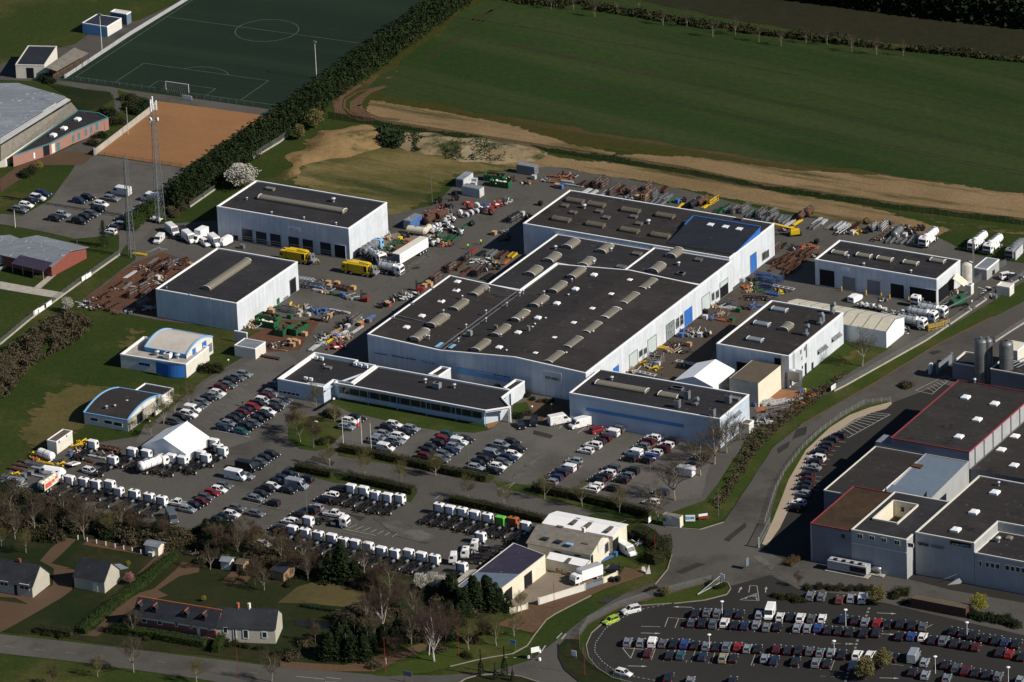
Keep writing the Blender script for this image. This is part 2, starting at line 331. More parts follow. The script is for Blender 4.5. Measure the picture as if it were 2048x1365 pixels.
# the wheat field and the ground beyond it
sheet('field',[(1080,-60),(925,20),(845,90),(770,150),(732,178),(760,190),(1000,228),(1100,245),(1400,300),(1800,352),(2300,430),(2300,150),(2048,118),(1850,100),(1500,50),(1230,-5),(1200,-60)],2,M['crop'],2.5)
soft('field_margin',[(950,-20),(820,80),(700,175),(650,215),(660,235),(1100,290),(1500,340),(2300,450),(2300,420),(1800,345),(1400,292),(1100,240),(1000,222),(780,180),(835,120),(930,30),(1010,-20)],1,M['olive'],5)
sheet('rough_ground',[(1100,-60),(1230,-8),(1500,45),(1850,96),(2048,112),(2300,150),(2300,60),(2048,62),(1800,28),(1560,-5),(1500,-60)],3,gmat('far_rough_ground',(.018,.019,.009),(.022,.02,.011),(.013,.016,.007),s1=.02,s2=.3),1.5)
soft('sandy_track',[(722,205),(740,196),(900,222),(1020,245),(1150,285),(1240,305),(1400,312),(1600,338),(1800,350),(2000,380),(2300,420),(2300,478),(2048,444),(1800,413),(1500,368),(1370,342),(1020,287),(760,246),(725,232)],3,M['sand'],4)
sheet('dirt_path',[(665,200),(720,168),(728,172),(690,196),(680,215),(695,232),(740,242),(720,243),(672,225)],4,M['dirt'],.8)
sheet('dirt_path',[(700,205),(740,178),(775,172),(740,186),(718,205),(725,225),(752,240),(738,242),(703,222)],4,M['dirt'],.8)
soft('dirt_path',[(757,160),(800,128),(812,135),(790,155),(775,163)],4,M['dirt'],4)
soft('worn_strip',[(960,300),(1090,305),(1280,330),(1420,352),(1560,378),(1700,400),(1850,440),(1930,468),(1860,485),(1700,452),(1560,425),(1400,388),(1250,362),(1120,340),(1000,335)],3,M['sand'],5)
soft('worn_strip',[(640,238),(1020,292),(1370,348),(1800,420),(2300,490),(2300,520),(1900,455),(1600,400),(1370,355),(1020,302),(700,255)],2,M['sandg'],7)
soft('meadow',[(560,380),(600,270),(700,255),(1050,315),(1150,340),(1000,350),(930,355),(865,410),(780,470),(700,400),(520,365)],2,M['sandg'],10)
for q in [[(0,880),(40,800),(130,740),(240,770),(250,830),(160,880),(60,930)],[(0,960),(30,900),(120,850),(180,870),(110,900),(40,960)],[(230,640),(330,650),(300,700),(200,720)],[('d5',1540,360),('d5',1800,380),('d5',1500,560),('d5',1320,640)],[(900,300),(1080,310),(1250,345),(1100,350),(950,345)]]: soft('dry_patch',q,2.6 if q[0][0]!='d5' else 7,M['dryp'],14 if q[0][0]!='d5' else 6)
# earth banks: low modelled relief
def bank(name,pts,m,hmax,lab=None):
    P=[G('P',*p,0) for p in pts]; xs=[p.x for p in P]; ys=[p.y for p in P]
    def inside(x,y):
        c=False;n=len(P);dm=1e9
        for i in range(n):
            a,b=P[i],P[(i+1)%n]
            if (a.y>y)!=(b.y>y) and x<(b.x-a.x)*(y-a.y)/(b.y-a.y)+a.x: c=not c
            ab=Vector((b.x-a.x,b.y-a.y)); t=max(0,min(1,((x-a.x)*ab.x+(y-a.y)*ab.y)/ab.length_squared))
            dm=min(dm,math.hypot(x-a.x-ab.x*t,y-a.y-ab.y*t))
        return dm if c else -dm
    st=1.6; nx=int((max(xs)-min(xs))/st)+3; ny=int((max(ys)-min(ys))/st)+3; b=MB(); vs=[]; dd=[]
    for j in range(ny):
        for i in range(nx):
            x=min(xs)-st+i*st; y=min(ys)-st+j*st; d=inside(x,y)+noise.noise(Vector((x*.12,y*.12,3)))*4; dd.append(d)
            h=hmax*(1-math.exp(-max(0,d)/6)) + (noise.noise(Vector((x*.15,y*.15,0)))*.5+noise.noise(Vector((x*.5,y*.5,9)))*.25)*min(1,max(0,d)/3)
            vs.append((x,y,lev(6)+h if d>0 else lev(6)+d*.25))
    fs=[]
    for j in range(ny-1):
        for i in range(nx-1):
            q=(j*nx+i,j*nx+i+1,(j+1)*nx+i+1,(j+1)*nx+i)
            if max(dd[k] for k in q)>-.5: fs.append(q)
    b.add(vs,fs); o=b.build(name,m,smooth=True); o['kind']='structure'; return o
bank('earth_bank',[(560,345),(600,300),(640,262),(700,252),(790,258),(800,280),(740,300),(690,315),(620,325),(570,362)],M['bank'],1.9)
bank('rubble_bank',[(770,262),(900,272),(1050,288),(1095,305),(1060,325),(990,328),(900,312),(830,300),(760,285)],M['chalk'],1.8)
# sports ground
sheet('sports_pitch',[(126,160),(377,-2),(440,-40),(900,-40),(830,20),(700,105),(560,212),(542,220),(520,216)],2,M['pitch'])
sheet('path',[(0,128),(60,110),(150,88),(190,60),(280,40),(380,-5),(400,-40),(440,-40),(377,0),(128,158),(100,160),(180,168),(300,187),(540,217),(535,235),(300,200),(235,180),(245,215),(215,255),(190,308),(110,322),(60,345),(0,380),(0,360),(180,275),(230,230),(225,190),(100,165),(0,160)],1,M['road'],.3)
sheet('clay_court',[(190,308),(312,202),(535,232),(480,265),(369,336)],3,M['clay'])
sheet('car_park',[(0,428),(45,432),(100,400),(152,330),(192,310),(372,337),(360,352),(300,430),(245,500),(235,520),(238,470),(150,478),(60,458),(0,448)],2,M['asph2'],.3)
sheet('path',[(250,455),(320,430),(300,500),(255,500)],2,M['asph2'],.2)
sheet('path',[(0,563),(128,586),(115,597),(0,578)],2,M['conc']); sheet('path',[(68,575),(105,545),(125,527),(142,527),(118,545),(82,577)],2,M['conc']); sheet('path',[(0,535),(15,525),(22,528),(0,543)],2,M['conc'])
# the works' yard and car parks
sheet('yard',[(155,607),(270,520),(275,490),(310,450),(440,440),(780,430),(870,410),(925,352),(1100,333),(1350,376),(1560,428),(1800,460),(2048,503),(2120,520),(2120,520),(1853,684),(1690,772),(1525,847),(1500,870),(1440,962),(1415,1005),(1330,1035),(1230,1010),(1100,1062),(1030,1120),(930,1185),(860,1158),(740,1138),(640,1112),(560,1082),(400,1066),(352,1055),(300,1045),(20,990),(8,962),(25,930),(100,903),(180,888),(275,873),(300,850),(405,762),(500,705),(540,660),(480,660),(310,640)],3,M['asph'],.3)
sheet('car_park',[(410,765),(560,690),(700,830),(880,862),(975,862),(1030,830),(1140,850),(1430,900),(1400,1000),(1250,1000),(1080,975),(985,958),(690,900),(640,880),(570,860),(430,905),(270,885),(290,850),(350,840)],4,M['asph2'],.3)
sheet('yard',[(165,602),(270,525),(325,505),(400,530),(330,640)],4,M['rdirt'],.6)
sheet('yard',[(1395,760),(1505,775),(1640,785),(1610,820),(1525,845),(1500,800),(1420,780)],4,gmat('rusty_concrete',(.3,.14,.07),(.22,.11,.06),(.12,.09,.07),s1=.1,s2=.8,s3=.1,f3=(.5,.7)),.3)
sheet('yard',[(690,510),(800,520),(880,470),(860,450),(780,470)],4,M['gravel'],.6)
sheet('yard',[(470,690),(560,640),(640,640),(600,700),(540,705)],4,M['rdirt'],.5)
sheet('yard',[(1240,735),(1370,640),(1500,560),(1560,560),(1480,650),(1400,740),(1350,760)],4,gmat('stained_yard',(.06,.05,.042),(.075,.058,.046),(.045,.04,.035),s1=.05,s2=1),.6)
sheet('lawn',[(655,804),(690,790),(870,832),(990,850),(978,860),(950,866),(880,862),(790,845),(700,824)],6,M['lawn'],.2)
sheet('lawn',[(577,853),(596,838),(640,830),(690,846),(700,855),(655,898),(630,902),(598,898),(576,878)],6,M['lawn'],.2)
sheet('lawn',[('d4',690,650),('d4',790,640),('d4',830,720),('d4',700,780),('d4',680,720)],6,M['lawn'],.1); sheet('dirt_path',[('d4',480,820),('d4',510,790),('d4',585,785),('d4',540,830),('d4',490,850)],7,M['clay'],.1)
sheet('dirt_path',[('d4',720,620),('d4',1120,660),('d4',1120,700),('d4',960,770),('d4',890,800),('d4',850,720),('d4',790,640)],5,M['dirt'],.1)
sheet('lawn',[('d5',1508,322),('d5',1890,362),('d5',1320,712),('d5',1180,680),('d5',1190,600)],6,M['lawn'],.2)
sheet('verge',[(2120,522),(2120,570),(1985,632),(1870,690),(1750,764),(1640,825),(1600,850),(1545,893),(1485,984),(1448,1040),(1400,1057),(1330,1052),(1240,1035),(1100,1000),(1000,975),(985,962),(1075,972),(1200,1005),(1330,1030),(1412,1000),(1440,962),(1500,870),(1530,846),(1600,815),(1690,770),(1853,682)],6,M['lawn'],.3)
sheet('verge',[('d3',1070,1000),('d3',1180,1000),('d3',1500,1090),('d3',2020,1230),('d4',530,1210),('d4',540,1235),('d4',500,1270),('d4',0,1170),('d3',1650,1150),('d3',1080,1060)],6,M['lawn'],.2)
sheet('verge',[('d3',730,1120),('d3',1000,1180),('d3',1690,1310),('e2',1700,140),('e2',1640,215),('e2',1550,170),('e2',1150,70),('d3',1050,1270),('d3',890,1230)],6,M['lawn'],.2)
sheet('verge',[('d1',1420,520),('d1',2060,600),('d1',2060,770),('d1',1830,740),('d1',1560,680),('d1',1350,560)],4,M['grass'],.6)
# roads
sheet('road',[(2300,480),(1985,634),(1870,692),(1750,766),(1640,828),(1600,852),(1545,896),(1485,988),(1448,1045),(1400,1060),(1330,1055),(1240,1036),(1100,1004),(985,966),(800,925),(640,905),(640,895),(985,950),(1080,985),(1190,1010),(1230,1022),(1310,1060),(1340,1095),(1342,1128),(1315,1162),(1240,1192),(1170,1235),(1108,1285),(1062,1320),(980,1345),(870,1352),(750,1350),(560,1334),(0,1268),(-200,1245),(-200,1290),(0,1307),(200,1330),(420,1362),(500,1380),(500,1600),(2300,1600)],5,M['road'],.2)
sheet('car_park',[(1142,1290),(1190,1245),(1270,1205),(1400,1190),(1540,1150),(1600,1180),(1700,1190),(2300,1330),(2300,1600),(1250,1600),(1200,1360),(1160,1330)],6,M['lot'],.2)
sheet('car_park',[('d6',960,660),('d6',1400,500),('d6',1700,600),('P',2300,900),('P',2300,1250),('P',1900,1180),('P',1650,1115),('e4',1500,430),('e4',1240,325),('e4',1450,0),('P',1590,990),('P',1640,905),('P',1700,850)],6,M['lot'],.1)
sheet('verge',[(1780,801),(1745,803),(1705,822),(1660,850),(1600,895),(1565,950),(1547,1010),(1530,1070),(1520,1090),(1528,1092),(1550,1040),(1563,1000),(1580,955),(1614,900),(1662,857),(1700,832),(1742,817),(1780,806)],7,M['lawn'],.3)
sheet('path',[(1782,804),(1740,815),(1700,830),(1660,855),(1612,900),(1577,960),(1562,1000),(1546,1040),(1524,1088),(1534,1092),(1560,1056),(1582,1010),(1592,985),(1599,950),(1617,915),(1652,880),(1682,858),(1710,839),(1742,826),(1772,818),(1784,808)],8,M['pale'])
sheet('verge',[('f1',590,262),('f1',700,215),('f1',780,190),('f1',900,165),('f1',1130,90),('f1',1290,50),('f1',1390,75),('f1',1415,130),('f1',1380,180),('f1',1180,230),('f1',900,262),('f1',700,275),('f1',600,280),('f1',400,350),('f1',240,452),('f1',150,530),('f1',100,640),('f1',120,750),('f1',200,850),('f1',340,940),('f1',520,985),('f1',500,1060),('f1',200,1060),('f1',0,860),('f1',-10,600),('f1',40,560),('f1',120,450),('f1',250,380),('f1',400,305)],7,M['lawn'],.15)
sheet('pavement',[('f1',-40,620),('f1',30,540),('f1',170,395),('f1',330,310),('f1',500,235),('f1',720,180),('f1',900,130),('f1',1190,60),('f1',1200,75),('f1',900,160),('f1',720,210),('f1',540,255),('f1',400,310),('f1',250,385),('f1',120,455),('f1',40,560),('f1',30,640)],8,M['drive'],.1)
sheet('verge',[('f4',1320,660),('f4',1390,590),('f4',1550,600),('f4',1590,760),('f4',1700,900),('f4',2060,1080),('f4',2060,1300),('f4',1700,1300),('f4',1560,1114),('f4',1380,960),('f4',1310,820)],9,M['lawnd'],.1)
sheet('verge',[('f2',870,932),('f2',1200,800),('f2',1600,640),('f2',2048,520),('f4',560,560),('f4',820,510),('f4',1015,550),('f4',930,675),('f4',750,772),('f4',500,812),('f4',300,852),('f4',0,925),('f2',1400,912),('f2',1000,945)],7,M['lawn'],.15)
sheet('roundabout_island',[('f4',60,1160),('f4',180,1075),('f4',330,1032),('f4',600,1012),('f4',850,1045),('f4',1080,1120),('f4',1150,1200),('f4',60,1260)],7,M['lawnd'],.1)
sheet('pavement',[('f2',0,860),('f2',500,900),('f2',870,900),('f2',1200,760),('f2',1500,640),('f2',2048,470),('f4',800,480),('f4',1010,520),('f4',1160,360),('f4',1270,290),('f4',1700,70),('f4',1900,-20),('e3',1500,860),('e3',1700,790),('e3',1750,745),('e3',1720,700),('e3',1640,740),('e3',1560,720),('e3',1500,800),('e3',890,1010),('e3',800,1010),('e3',700,1100),('e3',600,1150),('e3',200,1260),('f2',1000,720),('f2',600,840),('f2',0,800)],6,M['dirt'],.2)
sheet('gravel_yard',[('e3',650,900),('e3',840,790),('e3',1000,720),('e3',1180,760),('e3',1400,740),('e3',1380,830),('e3',1240,880),('e3',890,975),('e3',880,1010),('e3',800,1000),('e3',690,1070)],7,M['gravel'],.1)
sheet('lawn',[('e3',1350,700),('e3',1480,600),('e3',1600,500),('e3',1760,520),('e3',1700,640),('e3',1560,720)],6,M['lawn'],.2)
# gardens lower left
sheet('garden',[(-200,1000),(0,985),(300,1045),(352,1056),(560,1085),(640,1115),(740,1140),(860,1160),(930,1188),(900,1230),(700,1330),(560,1330),(0,1262),(-200,1240)],5,M['lawnd'],.6)
sheet('verge',[('e1',1360,400),('e1',1560,450),('e1',1540,500),('e1',1440,530),('e1',1380,500)],7,M['lawn'],.2); sheet('verge',[('e2',1260,750),('e2',1680,850),('e2',1650,890),('e2',1300,830)],7,M['lawn'],.3)
sheet('drive',[('e1',-20,890),('e1',250,940),('e1',410,860),('e1',420,720),('e1',580,740),('e1',560,900),('e1',480,960),('e1',60,1200),('e1',-20,1240),('e1',-20,980),('e1',220,1010),('e1',120,960),('e1',-20,950)],7,M['drive'],.1)
sheet('drive',[('e1',310,670),('e1',400,570),('e1',500,490),('e1',600,500),('e1',500,600),('e1',400,690),('e1',560,730),('e1',420,730)],7,M['drive'],.1)
sheet('drive',[('e1',620,1250),('e1',740,1200),('e1',940,1010),('e1',1090,920),('e1',1200,890),('e1',1370,740),('e1',1420,680),('e1',1560,700),('e1',1550,760),('e1',1400,790),('e1',1230,900),('e1',1310,940),('e1',1080,1010),('e1',760,1260)],7,M['drive'],.1)
sheet('drive',[('e1',1060,780),('e1',1200,650),('e1',1260,600),('e1',1370,590),('e1',1100,760)],7,M['drive'],.1)
sheet('vegetable_plot',[('e1',1725,835),('e1',1830,732),('e1',1905,740),('e1',1805,850)],8,M['dirt']); sheet('vegetable_plot',[('e1',1815,850),('e1',1915,745),('e1',1995,755),('e1',1900,860)],8,M['dirt'])
sheet('vegetable_plot',[('e1',260,1180),('e1',490,990),('e1',820,1020),('e1',560,1200)],8,M['lawnd']); sheet('dry_lawn',[('e2',610,1000),('e2',760,870),('e2',900,835),('e2',1290,885),('e2',1300,980),('e2',1120,1030),('e2',820,1000)],8,M['dry'],.4)
sheet('terrace',[('e2',740,1130),('e2',1030,1160),('e2',980,1200),('e2',735,1175)],8,M['black'])
sheet('vegetable_plot',[('e1',700,500),('e1',1100,560),('e1',1180,600),('e1',1100,620),('e1',640,545)],8,M['dirt'])
# sports hall surroundings
sheet('lawn',[('c1',370,660),('c1',860,720),('c1',880,780),('c1',760,850),('c1',600,860),('c1',540,760)],4,M['lawnd'],.1)
sheet('drive',[('c1',120,1310),('c1',330,1210),('c1',560,1180),('c1',740,1205),('c1',640,1290),('c1',330,1290),('c1',0,1500),('c1',0,1400)],3,M['drive'],.1)
M['patch']=gmat('asphalt_repair',(.028,.027,.026),(.036,.034,.032),None,s1=.2,s2=1.5,fine=.2,bump=0); M['worn']=gmat('traffic_worn_asphalt',(.12,.114,.102),(.095,.09,.08),(.055,.051,.047),s1=.06,s2=1.5,s3=.12,f3=(.45,.65),fine=.35,bump=0)
for q in [[('d5',1140,1010),('d5',1225,985),('d5',1215,1050),('d5',1110,1090)],[('d5',990,1160),('d5',1090,1100),('d5',1080,1150),('d5',1000,1200)],[('d6',1280,250),('d6',1360,235),('d6',1390,250),('d6',1320,275)],[('e4',590,500),('e4',760,430),('e4',820,445),('e4',640,520)],[('e4',960,250),('e4',1130,120),('e4',1150,150),('e4',1000,270)],[('e3',1340,990),('e3',1440,950),('e3',1530,945),('e3',1420,1000)],[('c4',1650,800),('c4',1700,790),('c4',1720,805),('c4',1660,815)],[('d4',850,860),('d4',1000,900),('d4',980,925),('d4',840,890)],[('e2',1150,300),('e2',1300,330),('e2',1250,360)],[('d3',880,1060),('d3',1050,1110),('d3',1030,1140),('d3',860,1090)]]: sheet('asphalt_patch',q,6.6,M['patch'],.15,seg=2)
for q in [[('e4',1080,400),('e4',1250,355),('e4',1420,470),('e4',1400,560),('e4',1330,600),('e4',1300,500),('e4',1180,400)],[('e4',1090,720),('e4',1220,640),('e4',1240,655),('e4',1120,735)],[('f4',1060,880),('f4',1130,860),('f4',1160,960),('f4',1100,940)],[('d4',1330,1060),('d4',1480,1090),('d4',1560,1120),('d4',1480,1125),('d4',1330,1085)],[('c4',1560,800),('c4',1700,720),('c4',1880,640),('c4',1870,680),('c4',1720,760),('c4',1600,830)],[('d4',620,1240),('d4',760,1120),('d4',900,1030),('d4',1000,1040),('d4',860,1140),('d4',720,1290)],[('c4',1100,1110),('c4',1500,860),('c4',1900,640),('c4',1930,660),('c4',1560,880),('c4',1180,1130)],[('e2',1300,260),('e2',1500,330),('e2',1900,480),('e2',1800,560),('e2',1500,480),('e2',1350,360)]]: soft('worn_strip',q,6.6,M['worn'],3,1.2)
# ---------------------------------------------------------------- painted markings and kerbs
def line(b,a,c,w,l,k='P'):
    A=G(*(a if isinstance(a[0],str) else (k,*a)),lev(l)); B=G(*(c if isinstance(c[0],str) else (k,*c)),lev(l)); d=(B-A).normalized(); r=Vector((-d.y,d.x,0))*w/2
    b.quad(A-r,B-r,B+r,A+r)
# pitch lines from the regulation layout (fitted survey of the goal area, penalty area and circle)
_rot=-.47676421; _tx=-90.85623; _ty=1669.0841-CAM_D
def PT(a,c,z): return Vector((_tx+a*math.cos(_rot)-c*math.sin(_rot),_ty+a*math.sin(_rot)+c*math.cos(_rot),z))
b=MB(); zz=lev(3)
def pl(a,c,w=.14):
    A=PT(*a,zz);B=PT(*c,zz);d=(B-A).normalized();r=Vector((-d.y,d.x,0))*w/2;b.quad(A-r,B-r,B+r,A+r)
for q in [((-33,0),(33,0)),((-33,0),(-33,105.4)),((33,0),(33,105.4)),((-33,52.7),(33,52.7)),((-20.16,0),(-20.16,16.5)),((20.16,0),(20.16,16.5)),((-20.16,16.5),(20.16,16.5)),((-9.16,0),(-9.16,5.5)),((9.16,0),(9.16,5.5)),((-9.16,5.5),(9.16,5.5))]: pl(*q)
for i in range(48):
    t0,t1=2*math.pi*i/48,2*math.pi*(i+1)/48; pl((9.15*math.cos(t0),52.7+9.15*math.sin(t0)),(9.15*math.cos(t1),52.7+9.15*math.sin(t1)))
for i in range(14):
    t0,t1=[R(37+(143-37)*k/14) for k in (i,i+1)]; pl((9.15*math.cos(t0),11+9.15*math.sin(t0)),(9.15*math.cos(t1),11+9.15*math.sin(t1)))
o=b.build('pitch_markings',mat('worn_pitch_paint',(.11,.13,.11),var=.3,scale=.3)); o['kind']='structure'
# tramlines through the wheat
b=MB()
for (x0,y0,x1,y1) in [(1000,82,2200,340),(1005,86,2200,346),(1075,152,2200,375),(1080,157,2200,381),(1240,60,2200,265),(900,30,1600,150),(1500,265,1640,292)]:
    A=G('P',x0,y0,lev(3.5)); B=G('P',x1,y1,lev(3.5)); n=60; dn=(B-A).normalized(); pr=Vector((-dn.y,dn.x,0))
    for i in range(n):
        a=A.lerp(B,i/n); c=A.lerp(B,(i+1)/n); s0=noise.noise(a*.05); s1=noise.noise(c*.05); w_=.5*abs(noise.noise(a*.03+Vector((5,0,0))))+.25
        b.quad(a+pr*(s0-w_),c+pr*(s1-w_),c+pr*(s1+w_),a+pr*(s0+w_))
for (x0,y0,x1,y1) in [(985,20,850,120),(990,24,857,124),(1010,8,900,62)]:
    line(b,(x0,y0),(x1,y1),.8,3.5)
o=b.build('tramlines',gmat('tramline_earth',(.035,.032,.018),(.02,.027,.01),None,s2=.5)); o['kind']='structure'
# wheel ruts at the field corner
b=MB()
for arc,wd in [([(722,170),(690,192),(672,205),(671,217),(690,230),(712,238)],.7),([(770,172),(715,184),(690,200),(688,215),(703,228),(716,235)],.7),([(722,210),(707,215),(712,225),(735,236)],.8),([(725,197),(718,210),(728,225),(760,236),(800,240)],1.2)]:
    for a,c in zip(arc,arc[1:]): line(b,a,c,wd,6)
o=b.build('wheel_ruts',M['dirt']); o['kind']='structure'
mk=MB(); md=MB()
def ticks(a,c,n,da,w=.12,l=9,B=None,k='P'):
    "n short bay lines between a and c, each drawn to the offset da (pixels of crop k)"
    for i in range(n+1):
        t=i/n; x=a[0]+(c[0]-a[0])*t; y=a[1]+(c[1]-a[1])*t; line(B or mk,(x,y),(x+da[0],y+da[1]),w,l,k)
def dash(pts,n,k='P',w=.15,l=9,duty=.5,B=None):
    P=[G(k,*p,lev(l)) for p in pts]; L=[0]
    for a,c in zip(P,P[1:]): L.append(L[-1]+(c-a).length)
    def at(s):
        for i in range(len(P)-1):
            if s<=L[i+1] or i==len(P)-2: return P[i].lerp(P[i+1],(s-L[i])/(L[i+1]-L[i]))
    for i in range(n):
        s0=L[-1]*i/n; A=at(s0);C=at(s0+L[-1]/n*duty); d=(C-A).normalized(); r=Vector((-d.y,d.x,0))*w/2; (B or mk).quad(A-r,C-r,C+r,A+r)
def arrow(x,y,dx,dy,k,L=4.5):
    a=G(k,x,y,lev(9)); d=(G(k,x+dx,y+dy,lev(9))-a).normalized(); r=Vector((-d.y,d.x,0))
    mk.quad(a-r*.1,a+d*(L-1.3)-r*.1,a+d*(L-1.3)+r*.1,a+r*.1); mk.quad(a+d*(L-1.3)-r*.4,a+d*L,a+d*(L-1.3)+r*.4)
# works car park bay lines
ticks((1620,840),(1990,450),12,(-40,-18),k='d2',B=md,l=8); ticks((385,870),(760,645),9,(-35,-15),k='d3',B=md,l=8)
line(mk,('d3',105,858),('d3',390,915),.25,8); line(md,('d4',1500,1095),('d4',1740,1145),.2,8); line(md,('e2',340,205),('e2',615,265),.15,8)
for q in [((1100,795),(1045,850)),((1262,828),(1190,885)),((1140,850),(1120,870)),((700,840),(718,860)),((900,795),(950,765)),((780,1040),(700,1090)),((680,1120),(620,1170))]: line(mk,('d4',*q[0]),('d4',*q[1]),.13,8)
for i in range(7): line(mk,('e2',1150+i*58,418+i*11),('e2',1225+i*52,388+i*12),.14,8)
line(mk,('e2',1110,420),('e2',1372,473),.16,8); line(md,('e2',1085,438),('e2',1345,500),.14,8)
line(mk,('e3',75,190),('e3',125,155),.13,8); line(mk,('e3',125,155),('e3',185,165),.13,8); line(mk,('e3',650,105),('e3',700,60),.15,8); line(mk,('e3',700,60),('e3',570,110),.1,8)
for i in range(6): line(mk,('c3',1140+i*25,685-i*3),('c3',1240+i*12,640+i*3),.14,8) if i<2 else None
for i in range(3): line(mk,('c3',1240+i*22,640+i*6),('c3',1265+i*22,670-i*4),.2,8)
# hatched bay next to the curved path
hx=[(590,858),(655,920),(985,738),(830,722)]
for a,c in zip(hx,hx[1:]+hx[:1]): line(mk,('d6',*a),('d6',*c),.16,8.5)
for i in range(1,10): t=i/10; line(mk,('d6',590+(830-590)*t,858+(722-858)*t),('d6',655+(985-655)*min(1,t+.03),920+(738-920)*min(1,t+.03)),.16,8.5)
for a,c in zip([(1180,550),(1420,435),(1460,455),(1310,580)],[(1420,435),(1460,455),(1310,580),(1180,550)]): line(mk,('d6',*a),('d6',*c),.14,8.5)
for i in range(1,7): t=i/7; line(mk,('d6',1250+(1420-1250)*t,545-100*t),('d6',1310+(1450-1310)*t,580-115*t),.14,8.5)
for (x,y) in [(580,950),(540,985),(505,1018),(480,1050),(460,1085),(430,1125),(400,1222),(385,1255),(380,1290),(370,1325)]: line(mk,('d6',x,y),('d6',x+55,y+5),.13,8.5)
# lower-right car park
ticks((400,1190),(1800,1270),9,(32,-88),k='e4',l=8.5); ticks((320,1190),(1720,1265),8,(8,-14),k='e4',l=8.5)
ticks((640,945),(1950,1010),14,(6,-12),k='e4',l=8.5); line(mk,('e4',320,928),('e4',470,932),.14,8.5); line(mk,('e4',505,932),('e4',532,860),.14,8.5); line(mk,('e4',585,940),('e4',615,865),.14,8.5); line(mk,('e4',532,860),('e4',670,870),.12,8.5)
for a,c in [((175,1095),(240,1178)),((240,1178),(275,1088)),((175,1095),(340,1108))]: line(mk,('e4',*a),('e4',*c),.16,8.5)
for (x,y,dx) in [(720,780,-1),(320,980,1),(215,1237,1),(1830,1062,1),(1720,1318,1),(2180,1330,1)]: arrow(x,y,dx*110,3*dx,'e4')
for (x,y,dx) in [(890,497,1),(530,735,1),(445,995,1),(880,660,1)]: arrow(x,y,dx*110,5*dx,'e6')
arrow(1080,665,25,-45,'e4',3.2); arrow(1290,665,8,-45,'e4',3.2)
dash([(860,262),(620,310),(440,385),(280,485),(185,620),(180,700),(250,790),(360,870),(560,930),(750,965)],44,'f1',.16,8.5)
dash([(830,455),(740,700),(640,1040),(600,1200)],26,'e6',.55,8.5,.5,B=md)
for a,c in [((1170,610),(1225,612)),((1225,612),(1240,728)),((1240,728),(1090,722)),((1090,722),(1220,672)),((1170,610),(1160,665))]: line(mk,('e4',*a),('e4',*c),.14,8.5)
for i in range(5): line(mk,('e4',1130+i*18,712-i*9),('e4',1225,672+i*12),.25,8.5)
for (x,y) in [(1500,625),(1520,590)]: line(mk,('e6',1000-60,680),('e6',1005,622),.12,8.5)
line(mk,('e6',1270,620),('e6',1330,585),.12,8.5); line(mk,('e6',1000,900),('e6',1100,912),.1,8.5)
# road dashes
for a,c in [((1285,585),(1350,520)),((1345,595),(1400,530)),((1055,735),(1090,705)),((1105,740),(1150,670)),((655,815),(690,812)),((765,818),(800,815))]: line(mk,('f4',*a),('f4',*c),.3,6.5)
for a,c in [((150,945),(410,972)),((420,995),(560,1003)),((430,955),(570,970))]: line(mk,('f2',*a),('f2',*c),.15,6.5)
dash([(10,1293),(300,1322),(560,1352)],9,'P',.12,6.5,.3,B=md)
line(md,('e3',1510,375),('e3',1570,355),.4,6.5)
o=mk.build('road_markings',M['mark']); o['kind']='structure'; o=md.build('worn_markings',M['markd']); o['kind']='structure'
def kerb(name,pts,k='P',w=.16,h=.13,base=6,m='kerb'):
    P=[G(k,*p,lev(base)) for p in pts]; b=MB(); h*=.5
    for a,c in zip(P,P[1:]): b.bar(a+ZU*h/2,c+ZU*h/2,w,h)
    o=b.build(name,M[m]); o['kind']='structure'
kerb('kerb',[(880,262),(700,275),(600,282),(400,352),(240,454),(150,532),(102,640),(122,750),(202,850),(342,940),(522,985)],'f1',h=.35,w=.2)
kerb('kerb',[(1290,48),(1392,75),(1417,130),(1382,182),(1180,234),(900,264)],'f1',h=.35,w=.2)
kerb('kerb',[(0,928),(300,855),(500,815),(750,775),(930,678),(1015,552),(1160,365),(1270,292),(1700,72)],'f4',h=.35,w=.22); kerb('kerb',[(60,1165),(180,1078),(330,1034),(600,1014),(850,1047),(1080,1120)],'f4',h=.35,w=.3)
kerb('kerb',[(1985,634),(1870,692),(1750,766),(1640,828),(1600,852)],h=.25,w=.3,m='dirt'); kerb('kerb',[(1448,1045),(1400,1060),(1330,1055)],h=.35,w=.2)
kerb('kerb',[(1308,655),(1312,820),(1382,962),(1562,1116)],'f4',h=.3,w=.25,m='black')
kerb('kerb',[(1310,1170),(1335,1140),(1344,1110)],h=.35,w=.22)
# ---------------------------------------------------------------- buildings
def rectU(A,B,C,h,ang=None):
    "near-left, near-right, back-right eaves points -> true rectangle"
    A,B,C=[G(*p,h) for p in (A,B,C)]
    u=U if ang is None else (Vector((math.cos(R(ang)),math.sin(R(ang)),0)) if ang!='free' else (B-A).normalized()); v=Vector((-u.y,u.x,0))
    w_=(B-A).dot(u); d=(C-B).dot(v); A2=(A+B)/2-u*w_/2
    return [A2,A2+u*w_,A2+u*w_+v*d,A2+v*d]
def inset(P,t):
    n=len(P); Q=[]
    for i in range(n):
        a,b_,c=P[i-1],P[i],P[(i+1)%n]; d1=Vector((b_.x-a.x,b_.y-a.y,0)).normalized(); d2=Vector((c.x-b_.x,c.y-b_.y,0)).normalized()
        n1=Vector((-d1.y,d1.x,0)); n2=Vector((-d2.y,d2.x,0)); k=1+n1.dot(n2)
        Q.append(b_+(n1+n2)*(t/max(.3,k)))
    return Q
